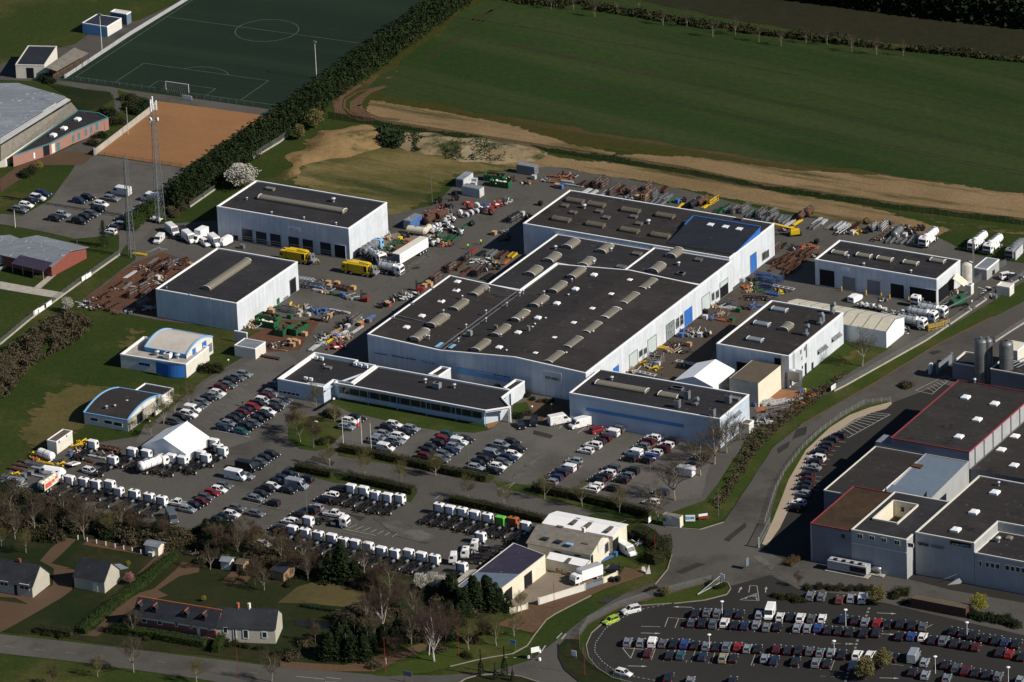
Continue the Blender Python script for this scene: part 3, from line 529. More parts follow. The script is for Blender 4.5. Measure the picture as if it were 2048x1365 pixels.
class Bld:
    def __init__(s,name,label,cat,P,wall='wall',roof='roof',par=.35,trim='trim',tw=.32,z0=None,rooffaces=None,walls=True,partname='wall'):
        z0=lev(1) if z0 is None else z0
        s.P=[Vector(p) for p in P]; c=sum(s.P,Vector())/len(P); s.c=c
        s.root=empty(name,(c.x,c.y,0)); tag(s.root,label,cat)
        if walls:
            b=MB(); b.prism(s.P,z0,None,top=False); b.build(partname,M[wall],s.root)
        b=MB(); I=inset(s.P,tw*.5)
        if rooffaces is None: b.quad(*[p-ZU*(par*.9) if par>0 else p for p in I])
        else:
            for f in rooffaces: b.quad(*[Vector(p)-ZU*(par*.6) for p in f])
        s.roof=b.build('roof',M[roof],s.root)
        if trim:
            J=inset(s.P,tw); O=inset(s.P,-.05); b=MB(); n=len(s.P); hh=max(par,.12)
            for i in range(n):
                k=(i+1)%n
                b.quad(O[i]+ZU*.05,O[k]+ZU*.05,J[k]+ZU*.05,J[i]+ZU*.05); b.quad(J[i]+ZU*.05,J[k]+ZU*.05,J[k]-ZU*hh,J[i]-ZU*hh); b.quad(O[i]-ZU*.28,O[k]-ZU*.28,O[k]+ZU*.05,O[i]+ZU*.05)
            b.build('parapet' if par>.2 else 'roof_edge',M[trim],s.root)
    def plane(s,i):
        a=s.P[i].copy(); c=s.P[(i+1)%len(s.P)].copy(); a.z=c.z=0; return a,c
    def hit(s,i,k,x,y):
        a,c=s.plane(i); u=(c-a).normalized(); n=Vector((u.y,-u.x,0)); d=ray(k,x,y); t=(a-CAMP).dot(n)/d.dot(n); p=CAMP+d*t
        return (p-a).dot(u),p.z
    def panel(s,i,k,x0,y0,x1,y1,m,name='window',proud=.05,dep=.1,frame=None,z0=None,mull=0):
        "facade element from its top-left and bottom-right photo corners"
        s0,z1=s.hit(i,k,x0,y0); s1,zb=s.hit(i,k,x1,y1); zb=max(0,zb) if z0 is None else z0
        return s.pan(i,s0,s1,zb,z1,m,name,proud,dep,frame,mull)
    def pan(s,i,s0,s1,zb,z1,m,name='window',proud=.05,dep=.1,frame=None,mull=0):
        a,c=s.plane(i); u=(c-a).normalized(); n=Vector((u.y,-u.x,0)); rz=math.atan2(u.y,u.x)
        mid=a+u*((s0+s1)/2)+n*(proud-dep/2)+ZU*((zb+z1)/2); b=MB(); b.box(mid,(abs(s1-s0),dep,abs(z1-zb)),rz)
        o=b.build(name,M[m],s.root)
        if frame:
            f=MB(); t=.14
            for q in ((s0,s0),(s1,s1)): f.box(a+u*q[0]+n*(proud*.6)+ZU*((zb+z1)/2),(t,dep+.1,abs(z1-zb)+t),rz)
            for zz_ in (z1,zb): f.box(a+u*((s0+s1)/2)+n*(proud*.6)+ZU*zz_,(abs(s1-s0)-t,dep+.1,t),rz)
            for q in range(mull): f.box(a+u*(s0+(s1-s0)*(q+1)/(mull+1))+n*(proud*.7)+ZU*((zb+z1)/2),(t*.8,dep+.08,abs(z1-zb)-t),rz)
            f.build('frame',M[frame],o)
        return o
    def top(s,k,x,y,h=None):
        h=s.P[0].z if h is None else h; p=G(k,x,y,h); return p
    def barrel(s,k,x0,y0,x1,y1,w_=1.9,rise=.55,h=None,m='grp',endm='trim',al=None,base=.25,name='skylight',z_off=0):
        "vaulted rooflight with its long axis from one photo point to the other"
        h=(s.P[0].z if h is None else h)+z_off; A=G(k,x0,y0,h);C=G(k,x1,y1,h); d=(C-A)
        if al: d=al*((C-A).dot(al)); m_=(A+C)/2; A=m_-d/2; C=m_+d/2
        r=Vector((-d.y,d.x,0)).normalized()*w_/2; b=MB(); n=6; vs=[]
        for q in (A,C):
            vs+=[q-r-ZU*.5,*[q+r*(-math.cos(math.pi*j/n))+ZU*(base+rise*math.sin(math.pi*j/n)) for j in range(n+1)],q+r-ZU*.5]
        L=n+3; b.add(vs,[(j,j+1,L+j+1,L+j) for j in range(L-1)]+[tuple(range(L)),tuple(range(2*L-1,L-1,-1))])
        o=b.build(name,M[m],s.root)
        for q,sg in ((A,-1),(C,1)):
            e=MB(); dn=d.normalized()*sg*.07
            for j in range(n): e.bar(q+dn+r*1.02*(-math.cos(math.pi*j/n))+ZU*(base+rise*1.04*math.sin(math.pi*j/n)),q+dn+r*1.02*(-math.cos(math.pi*(j+1)/n))+ZU*(base+rise*1.04*math.sin(math.pi*(j+1)/n)),.12)
            e.build('end_rim',M[endm],o)
        return o
    def domes(s,k,pts,h=None,w_=1.5,m='dome',z_off=0,ang=AU):
        for (x,y) in pts:
            c=G(k,x,y,(s.P[0].z if h is None else h)+z_off); b=MB(); u=Vector((math.cos(ang),math.sin(ang),0))*w_/2; v=Vector((-u.y,u.x,0)); q0=[c-u-v,c+u-v,c+u+v,c-u+v]
            vs=[p-ZU*.4 for p in q0]+[p+ZU*.22 for p in q0]+[c+(p-c)*.62+ZU*.48 for p in q0]
            b.add(vs,[(0,1,5,4),(1,2,6,5),(2,3,7,6),(3,0,4,7),(4,5,9,8),(5,6,10,9),(6,7,11,10),(7,4,8,11),(8,9,10,11)]); b.build('roof_dome',M[m],s.root)
    def hatch(s,k,pts,w_=2.0,l=1.1,h=None,m='grpd',z_off=0,hh=.3):
        for (x,y) in pts:
            c=G(k,x,y,(s.P[0].z if h is None else h)+z_off); b=MB(); b.box(c+ZU*(hh/2-.2),(w_,l,hh+.4),AU); b.mi=0; o=b.build('roof_light',M[m],s.root)
            e=MB()
            for i in (-1,1): e.box(c+V*(i*l/2)+ZU*hh,(w_+.15,.1,.1),AU); e.box(c+U*(i*w_/2)+ZU*hh,(.1,l-.1,.1),AU)
            e.build('rim',M['steel'],o)
    def cowl(s,k,pts,h=None,r=.28,H=.7,m='steell',z_off=0):
        for (x,y) in pts:
            c=G(k,x,y,(s.P[0].z if h is None else h)+z_off); b=MB(); b.lathe(c,[(r*.6,-.4),(r*.6,H*.55),(r*1.2,H*.6),(r*1.1,H*.9),(0.02,H)],8); b.build('roof_vent',M[m],s.root,smooth=True)
    def hvac(s,k,x,y,d=(2.2,1.6,1.2),h=None,m='grey',z_off=0,fan=True):
        c=G(k,x,y,(s.P[0].z if h is None else h)+z_off); b=MB(); b.box(c+ZU*(d[2]/2-.1),d,AU); o=b.build('rooftop_unit',M[m],s.root)
        if fan:
            f=MB(); f.lathe(c+ZU*(d[2]-.1),[(min(d[:2])*.36,-.02),(min(d[:2])*.36,.12),(min(d[:2])*.3,.14),(.02,.05)],10); f.build('fan',M['black'],o)
    def duct(s,k,x,y,H=2.0,r=.45,h=None,dirv=None,z_off=0):
        c=G(k,x,y,(s.P[0].z if h is None else h)+z_off); dv=(dirv or U)*.9; b=MB(); b.tube(c-ZU*.3,c+ZU*H,r,n=10); b.tube(c+ZU*(H-.05),c+dv+ZU*(H+.35),r,r*1.1,n=10); b.box(c+ZU*.2,(1.3,1.3,.5),AU); b.build('exhaust_duct',M['steel'],s.root,smooth=False)
T3=lambda *a:a
# --- shed with seven doors (service workshop), back left
B=Bld('workshop','white workshop with seven dark roller doors and dark roof beside the tall conifer hedge','workshop',rectU(('c4',126,326),('c4',1162,496),('c4',1470,292),8.7))
for (x0,y0,x1,y1) in [(325,492,417,603),(433,513,527,640),(545,531,638,655),(687,553,780,690),(798,574,890,710),(935,597,1030,728)]:
    o=B.panel(0,'c4',x0,y0,x1,y1,'doorg','door',z0=0,frame='wall'); 
B.panel(0,'c4',1047,617,1140,745,'dark','door',z0=0,frame='wall'); B.panel(0,'c4',265,548,297,600,'dark','door',z0=0); B.panel(0,'c4',225,540,250,592,'dark','door',z0=0)
for i,(x0,y0) in enumerate([(325,492),(433,513),(545,531),(687,553),(798,574),(935,597)]):
    s0,z1=B.hit(0,'c4',x0+8,y0+52); s1,_=B.hit(0,'c4',x0+86,y0+60); B.pan(0,s0,s1,z1-.5,z1-.32,'conc','door_rail',proud=.08); B.pan(0,s0,s1,z1-1.1,z1-.95,'conc','door_rail',proud=.08)
B.panel(0,'c4',687,474,790,520,'trim','sign',proud=.12)
for (a,c,d,e) in [(703,487,745,497),(698,497,728,507),(740,503,768,513)]: B.panel(0,'c4',a,c,d,e,'blue','lettering_bar',proud=.15)
for x in (425,537,785,1037): B.panel(0,'c4',x-4,575+(x-425)*.2,x+5,630+(x-425)*.19,'wood','bollard',proud=.3)
B.barrel('c4',470,255,1130,365,2.3,.6,al=U); B.hatch('c4',[(548,188)],2.4,1.3,m='grp'); B.cowl('c4',[(1040,280)],r=.55,H=.9); B.cowl('c4',[(365,265),(558,376),(810,417),(1060,460)],r=.3,H=.45)
# --- shed B
B=Bld('warehouse','white ribbed warehouse with one open door, between the rusty scrap yard and the green skips','warehouse',rectU(('c3',1208,972),('c3',1851,1078),('c4',762,752),7.7))
B.barrel('c3',1612,968,1925,750,2.3,.6,al=V)
B.panel(1,'c4',697,905,750,1000,'dark','door',z0=0,frame='steel'); B.panel(1,'c4',650,1042,690,1050,'steel','vent_strip'); B.panel(1,'c4',597,1050,622,1095,'green','door',z0=0)
B.panel(0,'c3',1283,1155,1308,1210,'wall','door',proud=.1,z0=0); B.cowl('c3',[(1300,960),(1480,1015),(1640,1045)],r=.15,H=.3)
# --- main factory, several roofs
a1=G('P',737.5,666.5,8.0); e1_=G('P',1168.7,749,8.0); w_=(e1_-a1).dot(U); A0=(a1+e1_)/2-U*w_/2
def mp(s,t,z): q=A0+U*s+V*t; return Vector((q.x,q.y,z))
def st(k,x,y,h): q=G(k,x,y,h)-A0; return q.dot(U),q.dot(V)
sv_=st('P',879.5,700,7.1)[0]; sr_=st('P',1027,715.6,8.9)[0]
t1=st('P',896.5,550.5,8.0)[1]; t2=st('P',1110,525.6,7.1)[1]; t2=(t2+st('P',1390,571,8.0)[1])/2
S1=[mp(0,0,8),mp(sv_,0,7.1),mp(sv_,t1,7.1),mp(0,t1,8)]
S2=[mp(sv_,0,7.1),mp(sr_,0,8.9),mp(w_,0,8),mp(w_,t2,8),mp(sr_,t2,8.9),mp(sv_,t2,7.1)]
root=None
B1=Bld('factory_hall','main factory hall: huge dark roof with barrel skylights, blue-shaded front wall lettered RIVARD','factory',[S1[0],S1[1],*S2[1:]+[mp(sv_,t1,7.1),S1[3]]],rooffaces=[S1,[S2[0],S2[1],S2[4],S2[5]],[S2[1],S2[2],S2[3],S2[4]]],roof='roofb',par=.25)
def bar1(k,x0,y0,x1,y1,w_,rise,h,al): cx,cy=(x0+x1)/2,(y0+y1)/2; B1.barrel(k,cx+(x0-cx)*.78,cy+(y0-cy)*.78,cx+(x1-cx)*.78,cy+(y1-cy)*.78,2.4,.42,h=h,al=al)
h=8.0
for (x0,y0,x1,y1) in [(360,1140,480,1062),(205,1253,330,1175),(55,1370,180,1290)]: bar1('c5',x0,y0,x1,y1,2.3,.6,h=7.6,al=V)
bar1('c4',1648,1365,1780,1285,2.3,.6,h=7.75,al=V)
for (x0,y0,x1,y1) in [(1125,1003,1240,922),(980,1113,1095,1035),(835,1225,950,1145),(685,1338,802,1258),(1680,1098,1795,1010),(1535,1212,1652,1118),(1395,1325,1505,1235)]: bar1('c5',x0,y0,x1,y1,2.3,.6,h=8.1,al=V)
for (x0,y0,x1,y1) in [(527,130,655,45),(372,245,500,162),(1240,113,1365,22),(1092,228,1215,138),(945,345,1070,253),(30,50,150,-35),(-95,160,20,80),(1385,0,1500,-90),(690,10,800,-70)]: bar1('d4',x0,y0,x1,y1,2.3,.6,h=8.1,al=V)
B1.domes('c5',[(1317,978),(1597,1022),(1173,1088),(1452,1132),(1028,1200),(1305,1245),(880,1313),(1160,1356)],h=8.3); B1.domes('d4',[(725,102),(1158,33),(578,218),(1010,148),(862,268)],h=8.2)
B1.domes('c5',[(253,1033),(242,1100),(125,1185)],h=7.6); B1.domes('c4',[(1610,1270),(1730,1182),(1882,1068),(2000,983)],h=7.6)
B1.cowl('c5',[(1145,1022),(928,1118),(1118,1142),(908,1212),(738,1130),(765,1112),(637,1208),(475,1267),(475,1328),(760,1325),(940,1325),(1748,1088),(1527,1257),(500,1090),(290,1153),(143,1265)],h=8.0)
B1.cowl('d4',[(590,128),(635,250),(838,68),(1312,103),(1102,268),(320,52),(260,160),(10,135),(30,138),(857,45)],h=8.0); B1.hvac('d4',348,118,(1.2,1,1.3),h=7.6,fan=False); B1.hvac('d4',805,85,(.8,.7,1.4),h=8.3,m='grp',fan=False); B1.hvac('d4',553,62,(.9,.6,.8),h=8.2,m='grp',fan=False)
B1.cowl('c4',[(1815,970),(1658,1088),(1512,1195)],h=7.9)
b=MB(); b.bar(mp(sv_-.6,1,7.15),mp(sv_-.6,t1-1,7.15),.25,.1); b.bar(mp(sv_+.7,1,7.15),mp(sv_+.7,t2-1,7.15),.2,.1); b.build('valley_gutter',M['steel'],B1.root)
b=MB(); t_=st('c4',1512,1182,7.6); b.bar(mp(.6,t_[1],8.05),mp(13.5,t_[1],7.25),.2,.2); b.bar(mp(.6,t_[1]-2,8.0),mp(6,t_[1]-2,7.7),.15,.15); b.build('roof_pipe',M['steel'],B1.root)
# translucent sheets near the valley
b=MB()
for s_,t_,l in ((sv_-1.6,1.2,3.2),(sv_+2.2,1.5,2.6)): b.box(mp(s_,t_+l/2,7.2 if s_<sv_ else 7.45),(.9,l,.12),AU)
b.build('roof_sheet',M['bluel'],B1.root)
# front facade (face 0 left part, 1 mid, 2 right in polygon order)
for (x0,y0,x1,y1) in [(1360,250,1462,288),(1495,272,1600,312),(1607,290,1685,327),(1720,313,1828,350)]: B1.panel(0,'d3',x0,y0,x1,y1-8,'glass','window',frame='wall',mull=3)
B1.panel(0,'d4',0,322,75,350,'glass','window',frame='wall',mull=2)
B1.panel(1,'d4',248,365,668,492,'bluel','band_panel',proud=.06); B1.panel(1,'d4',398,400,528,428,'glass','window',proud=.16,frame='wall',mull=4); B1.panel(1,'d4',535,418,668,455,'glass','window',proud=.16,frame='wall',mull=4)
s0,z1=B1.hit(2,'d4',922,393); s1,zb=B1.hit(2,'d4',1070,505)
sg=B1.pan(2,s0,s1,zb,z1,'grey','sign',proud=.2)
M['signp']=mat('pale_sign_panel',(.5,.52,.5),var=.03); sg.data.materials[0]=M['signp']
def text(name,s,mt,parent,org,u,size,width=None,up=ZU,depth=.02):
    "lettering as a thin mesh standing on a wall or lying on a panel; org = lower-left, u = reading direction"
    cu=bpy.data.curves.new(name,'FONT'); cu.body=s; cu.size=1; cu.extrude=.01; cu.offset=.018; t=bpy.data.objects.new(name,cu); COL.objects.link(t)
    dg=bpy.context.evaluated_depsgraph_get(); me=bpy.data.meshes.new_from_object(t.evaluated_get(dg)); bpy.data.objects.remove(t)
    xs=[v.co.x for v in me.vertices]; ys=[v.co.y for v in me.vertices]; sx=(width/(max(xs)-min(xs))) if width else size; sy=size/(max(ys)-min(ys))
    u=u.normalized(); nn=u.cross(up).normalized(); off=Vector(); p=parent
    while p is not None: off+=p.location; p=p.parent
    for v in me.vertices:
        q=org+u*((v.co.x-min(xs))*sx)+up*((v.co.y-min(ys))*sy)+nn*(v.co.z*depth/.01); v.co=q-off
    me.materials.clear(); me.materials.append(M[mt]); o=bpy.data.objects.new(name,me); COL.objects.link(o); o.parent=parent; return o
pa,pc=B1.plane(2); uu=(pc-pa).normalized(); nn_=Vector((uu.y,-uu.x,0))
text('lettering','RIVARD','black',sg,pa+uu*(s0+(s1-s0)*.13)+nn_*.24+ZU*(zb+(z1-zb)*.30),uu,(z1-zb)*.26,(s1-s0)*.74)
b=MB(); c0=pa+uu*(s0+(s1-s0)*.62)+nn_*.23+ZU*(zb+(z1-zb)*.64); L=.8
b.bar(c0-uu*L*1.2+ZU*.25,c0-uu*L*.1+ZU*.4,.06,.08); b.bar(c0-uu*L*.1+ZU*.4,c0+uu*L*.5,.06,.14); b.build('emblem',M['bluet'],sg)
# right-hand wall, from the front corner back: doors and windows
f=3
fi=[i for i in range(len(B1.P)) if (B1.P[i]-S2[2]).length<.1][0]
B1.panel(fi,'d4',1465,382,1513,400,'blue','door',z0=0); 
def grille(Bx,i,k,x0,y0,x1,y1): Bx.panel(i,k,x0,y0,x1,y1,'glass','window',frame='grey',mull=1)
for q in [('d4',1590,278,1658,345),('d4',1735,163,1805,232),('d4',1880,48,1945,112),('c6',123,1255,190,1318),('c6',402,1038,468,1108)]:
    B1.panel(fi,*q,'shut','shutter_door',z0=0,frame='steel')
B1.panel(fi,'c6',265,1146,332,1213,'blue','door',z0=0)
for q in [('d4',1668,248,1695,275),('d4',1705,230,1728,255),('d4',1955,18,1980,50),('d4',1990,5,2014,30),('c6',203,1205,226,1262),('c6',234,1180,258,1235),('c6',480,1008,500,1050),('c6',512,990,535,1030)]: grille(B1,fi,*q)
text('lettering','IIIIIII','walld',B1.root,G('d4',1745,270,1.2)+U*.02,V,.01,.01) if False else None
# tall rear hall
hh=8.7
Pt=rectU(('c5',765,574),('c5',1785,742),('c6',975,452),hh); 
A4=G('c5',765,574,hh); R4=G('c6',977,452,hh); 
q=R4-A4; wu=q.dot(U); dv=q.dot(V); D4=G('c5',1115,320,hh); dv=(dv+(D4-A4).dot(V))/2
P4=[A4,A4+U*wu,A4+U*wu+V*dv,A4+V*dv]
B4=Bld('factory_hall','tall rear factory hall with blue-trimmed raised roof strip, in front of the steel stockyard','factory',P4,roof='roofb',par=.25)
for (x0,y0,x1,y1) in [(1115,393,1235,410),(1280,422,1400,440),(1545,468,1672,487),(1815,508,1940,528),(1005,537,1130,556),(1270,578,1398,597),(1537,622,1665,642),(1775,662,1905,682)]: B4.barrel('c5',x0,y0,x1,y1,2.2,.55,m='grpd',endm='grpd',al=U)
B4.hatch('c5',[(1092,437),(1157,490),(1360,482),(1415,530),(1630,523),(1670,578)],1.7,1.5,m='grpd'); B4.cowl('c5',[(1242,450),(1742,570)],r=.55,H=1)
# raised monopitch strip
f0,f1=('c6',285,495),('c6',340,405)
ll=G('c6',120,610,hh); lr=G('c6',632,716,hh); ul=G('c6',340,405,hh+1.9); ur=G('c6',858,480,hh+1.9)
s_l=(ll-A4).dot(U); s_r=wu-.1; t_f=.2; t_b=((ul-A4).dot(V)+(ur-A4).dot(V))/2
def m4(s,t,z): q=A4+U*s+V*t; return Vector((q.x,q.y,z))
b=MB(); s_l=(ul-A4).dot(U)*.5+s_l*.5
t_f=(ll-A4).dot(V); t_f=max(.3,t_f)
b.add([m4(s_l,t_f,hh-.1),m4(s_r,t_f,hh-.1),m4(s_r,t_b,hh+1.9),m4(s_l,t_b,hh+1.9),m4(s_l,t_b,hh-.1),m4(s_r,t_b,hh-.1)],[(0,1,2,3)])
o=b.build('raised_roof',M['roofn'],B4.root)
b=MB(); b.add([m4(s_l,t_f,hh-.15),m4(s_r,t_f,hh-.15),m4(s_r,t_b,hh+1.88),m4(s_l,t_b,hh+1.88),m4(s_l,t_b,hh-.1),m4(s_r,t_b,hh-.1)],[(3,2,5,4),(0,3,4),(1,5,2)]); b.bar(m4(s_l-.1,t_b,hh+1.95),m4(s_r+.1,t_b,hh+1.95),.35,.3); b.bar(m4(s_l,t_b-5,hh+1.95-2*5/(t_b-t_f)),m4(s_l,t_b,hh+1.95),.3,.25); b.build('blue_fascia',M['blue'],B4.root)
for (x,y) in [(473,468),(590,485),(697,502)]:
    p=G('c6',x,y,hh+1.5); bb=MB(); bb.box(p+ZU*.05,(1.6,1.6,.3),AU); bb.build('roof_dome',M['dome'],B4.root)
B4.panel(1,'c6',780,712,830,812,'blue','door',z0=0,frame='steel')
for q in [('c6',873,692,900,732),('c6',902,676,925,716)]: grille(B4,1,*q)
B4.hatch('c6',[(700,422)],1.8,1.2)
# section between (right)
P5=[mp(0,0,0)]*4
c_=G('c6',85,605,8.1); sM=(c_-A0).dot(U); tB=(A4-A0).dot(V)
P5=[mp(sM,t2,8.1),mp(w_,t2,8.1),mp(w_,tB,8.1),mp(sM,tB,8.1)]
B5=Bld('factory_hall','mid factory section with two pale barrel skylights, between the big roof and blue-trimmed hall','factory',P5,par=.25)
for (x0,y0,x1,y1) in [(155,718,230,672),(15,835,90,788)]: B5.barrel('c6',x0,y0,x1,y1,3.0,.8,al=V,m='grp')
B5.hatch('c6',[(380,742),(243,850)],1.7,1.5); B5.cowl('c6',[(222,778)],r=.45,H=.8); B5.hatch('c5',[(1995,967)],1.7,1.5)
o=B5.panel(1,'c6',543,925,608,990,'dark','door',z0=0,frame='steel'); B5.panel(1,'c6',545,920,606,915,'shut','shutter',proud=.1)
c_=G('c5',500,1040,7.3); s0_=(c_-A0).dot(U); t0_=(c_-A0).dot(V)
s0_=max(s0_,-6)
P3=[mp(s0_,t1,7.3),mp(sv_,t1,7.3),mp(sv_,t2,7.3),mp(sM,t2,7.3),mp(sM,tB,7.3),mp(s0_,tB,7.3)]
B3=Bld('factory_hall','low grey-roofed factory section with barrel skylights, in front of the tall rear hall','factory',P3,roof='roof',par=.2)
for (x0,y0,x1,y1) in [(1100,765,1175,718),(955,872,1030,825),(810,977,885,930),(1365,800,1440,755),(1225,905,1300,862)]: B3.barrel('c5',x0,y0,x1,y1,3.0,.7,al=V)
B3.hatch('c5',[(1655,812),(1530,915)],2.3,1.8,m='grpd'); B3.cowl('c5',[(1017,768),(1450,785),(1315,883)],r=.45,H=.8)
# --- office block with high parapets
ho=4.4
p0=G('d3',603,460,ho); p1=G('d3',970,520,ho); p2=G('d3',1045,470,ho); pb=G('d3',888,252,ho); pr=G('d3',1372,360,ho); pe=G('d4',470,708,ho); pe2=G('d4',668,677,ho); pe3=G('d4',602,605,ho); pe4=G('d4',680,545,ho)
ub=(p1-p0).dot(U); vb=(pb-p0).dot(V)
def mo(s,t,z=ho): q=p0+U*s+V*t; return Vector((q.x,q.y,z))
s_e=(pr-p0).dot(U); v_n=(p2-p0).dot(V)
O1=[mo(0,0),mo(ub,0),mo(ub,v_n),mo(s_e-.3,v_n),mo(s_e-.3,vb-1),mo(s_e-6,vb-1),mo(s_e-6,vb),mo(0,vb)]
BO=Bld('office_building','white single-storey office wing with high white parapets and a flat lobby canopy','office',O1,par=1.1,tw=.35,wall='wallh')
BO.panel(0,'d3',612,545,780,598,'glass','window',frame='trim',mull=4)
for (x,y) in [(907,305),(950,313),(1210,357),(1252,366),(1297,373),(825,468),(865,475)]:
    c=G('d3',x,y,ho-.7); b=MB(); b.box(c+ZU*.35,(.9,.5,.8),AU); b.build('rooftop_unit',M['dome'],BO.root)
BO.hatch('d3',[(1003,376)],1.5,1.1,m='grp',z_off=-.8); BO.cowl('d3',[(968,362)],z_off=-.9)
b=MB(); cx=[G('d3',790,512,3.3),G('d3',985,560,3.3),G('d3',1040,515,3.3),G('d3',850,490,3.3)]; b.slab(cx,.15); b.build('lobby_canopy',M['steell'],BO.root)
b=MB(); b.bar(G('d3',1045,615,0),G('d3',1045,615,ho-.2),.5); b.build('entrance_pillar',M['trim'],BO.root)
E_=lambda q,s: q
tO=(pe-p0).dot(V); 
vfront=((G('d3',1045,490,ho)-p0).dot(V)+tO)/2; vback=((G('d3',1372,362,ho)-p0).dot(V)+(pe4-p0).dot(V))/2; sR=(pe-p0).dot(U); sR2=(pe2-p0).dot(U); 
O2=[mo(s_e-.3 if False else (G('d3',1045,490,ho)-p0).dot(U),vfront),mo(sR,vfront),Vector(pe2),Vector(pe3),mo((pe4-p0).dot(U),vback),mo(s_e+.2,vback),mo(s_e+.2,v_n+.2),mo((G('d3',1045,490,ho)-p0).dot(U),v_n+.2)]
root2=Bld('office_building','long white office wing with dark ribbon windows behind a row of slim blue posts','office',O2,par=.45,tw=.3,walls=False)
I2=[O2[0]+V*1.3,O2[1]+V*1.3-U*1.2,Vector(O2[2])-U*3.2+V*.6,O2[4]-V*.4-U*.5,O2[5],O2[7]]
I2=[Vector((q.x,q.y,ho-.5)) for q in I2]
b=MB(); b.prism(I2,lev(1),ho-.5,top=False); b.build('wall',M['wallh'],root2.root)
b=MB(); b.prism(O2,ho-.62,ho-.5,top=False,bottom=True); b.build('eaves',M['trim'],root2.root)
root2.P=[Vector((q.x,q.y,ho)) for q in I2]
L0=(I2[1]-I2[0]).length; nw=14
for i in range(nw):
    root2.pan(0,.8+i*(L0-1.2)/nw,.8+(i+1)*(L0-1.2)/nw-.14,1.35,3.1,'glass','window',frame='grey')
root2.pan(0,.3,L0-.2,3.0,3.6,'black','shadow_board',proud=.02) if False else None
b=MB()
for (x,y) in [('d3',1132),('d3',1418),('d3',1733)] and []: pass
for i in range(6):
    q=mo((O2[0]-p0).dot(U)+1.2+i*(sR-(O2[0]-p0).dot(U)-1.4)/5,vfront+.15,0); bb=MB(); bb.bar(q,q+ZU*(ho-.6),.18); bb.build('post',M['bluel'],root2.root)
bb=MB(); q=Vector(pe2)-U*.2; bb.slab([q+V*.1-ZU*0,q+V*.1-ZU*ho,q-V*.0-U*.6-ZU*ho,q-V*.0-U*.6],.4); bb.build('wing_wall',M['trim'],root2.root)
root2.hvac('d4',95,525,(1.8,1.4,1.3),h=ho); root2.cowl('d4',[(228,520)],h=ho,r=.45,H=.8); root2.cowl('d3',[(1757,480)],h=ho,r=.45,H=.8); 
# link roofs to the factory
for k,pts,lb in (('d4',[(25,425),(125,362),(200,375),(105,438)],'left'),('d4',[(612,528),(705,463),(777,478),(668,550)],'right')):
    a,bq,c,d=[G(k,*q,4.0) for q in pts]; P_=[a,d,c,bq]
    Bl=Bld('link_corridor','flat-roofed white link corridor on the %s of the courtyard between office wing and factory'%lb,'corridor',P_,par=.5,tw=.25)
b=MB()
# --- striped workshop
BS=Bld('workshop','white workshop with a long blue stripe on its side wall, behind the car park','workshop',rectU(('d4',1125,570),('d5',545,930),('d5',778,740),7.6,'free'),wall='wallh',par=.25)
BS.panel(0,'d4',1255,690,2018,822,'bluet','stripe') if False else None
s0,z1=BS.hit(0,'d4',1255,690); s1,z2=BS.hit(0,'d5',265,985); zt=(z1+z2+.4)/2; BS.pan(0,s0,s1,zt-.8,zt+.15,'bluet','stripe',proud=.03)
ux=(BS.P[1]-BS.P[0]).normalized()
BS.barrel('d4',1345,492,1730,560,2.4,.5,al=ux); BS.barrel('d4',1835,580,1975,606,2.4,.5,al=ux)
BS.cowl('d4',[(1457,463)],r=.45,H=.8); BS.hatch('d4',[(1968,537)],3,1.5,m='steel'); BS.hatch('d5',[(212,690),(660,770)],2.8,1.5,m='steel')
for (x,y) in [(290,765),(215,835),(612,800),(487,908)]: BS.hvac('d5',x,y,(1.3,1.3,2.0),m='steel',fan=True)
BS.duct('d5',352,815,1.3,.5)
for (x0,y0,x1,y1) in [(590,945,640,985),(648,900,700,935)]:
    s0,z1=BS.hit(1,'d5',x0,y0); s1,z2=BS.hit(1,'d5',x1,y1); BS.pan(1,s0,s1,z1-1.2,z1,'glass','window',frame='grey'); 
    a_,c_2=BS.plane(1); u_=(c_2-a_).normalized(); n_=Vector((u_.y,-u_.x,0)); bb=MB(); bb.slab([a_+u_*s0+ZU*z1,a_+u_*s1+ZU*z1,a_+u_*s1+n_*.8+ZU*(z1-.6),a_+u_*s0+n_*.8+ZU*(z1-.6)],.08); bb.build('awning',M['steel'],BS.root)
# --- paint shop
BT=Bld('workshop','tall white workshop with steel exhaust stacks along its roof edge, beside the long tunnel tent','workshop',rectU(('d5',513,345),('d5',1088,437),('d5',1505,95),8.4),roof='roofb',par=.3)
for (x0,y0,x1,y1) in [(960,70,1065,88),(822,180,928,200),(768,303,875,322)]: BT.barrel('d5',x0,y0,x1,y1,1.9,.35,m='silver',al=U)
BT.barrel('d5',1035,235,1090,200,2.6,.6,m='grp',al=V)
for (x,y,H) in [(1420,100,2.2),(1325,185,2.4),(1215,270,2.2)]: BT.duct('d5',x,y,H,.5)
BT.hvac('d5',1340,170,(1.2,1.2,2),m='steel',fan=False)
BT.panel(0,'d5',675,480,760,560,'dark','door',z0=0); BT.panel(0,'d5',970,450,1020,520,'dark','opening'); 
bb=MB(); a_,c_2=BT.plane(0); q=a_+(c_2-a_)*.93; nrm=Vector((U.y,-U.x,0)); bb.bar(q+nrm*.5,q+nrm*.5+ZU*8.3,1.0,.9); bb.build('duct_casing',M['steel'],BT.root)
for q in [('d5',1170,395,1182,418),('d5',1200,370,1212,392),('d5',1213,350,1225,445),('d5',1180,450,1188,465)]: BT.panel(1,*q,'steel','vent')
for q in [('d5',1205,500,1222,560),('d5',1258,495,1275,545)]: BT.panel(1,*q,'doorg','door',z0=0)
BT.panel(1,'d5',1183,520,1192,535,'black','vent')
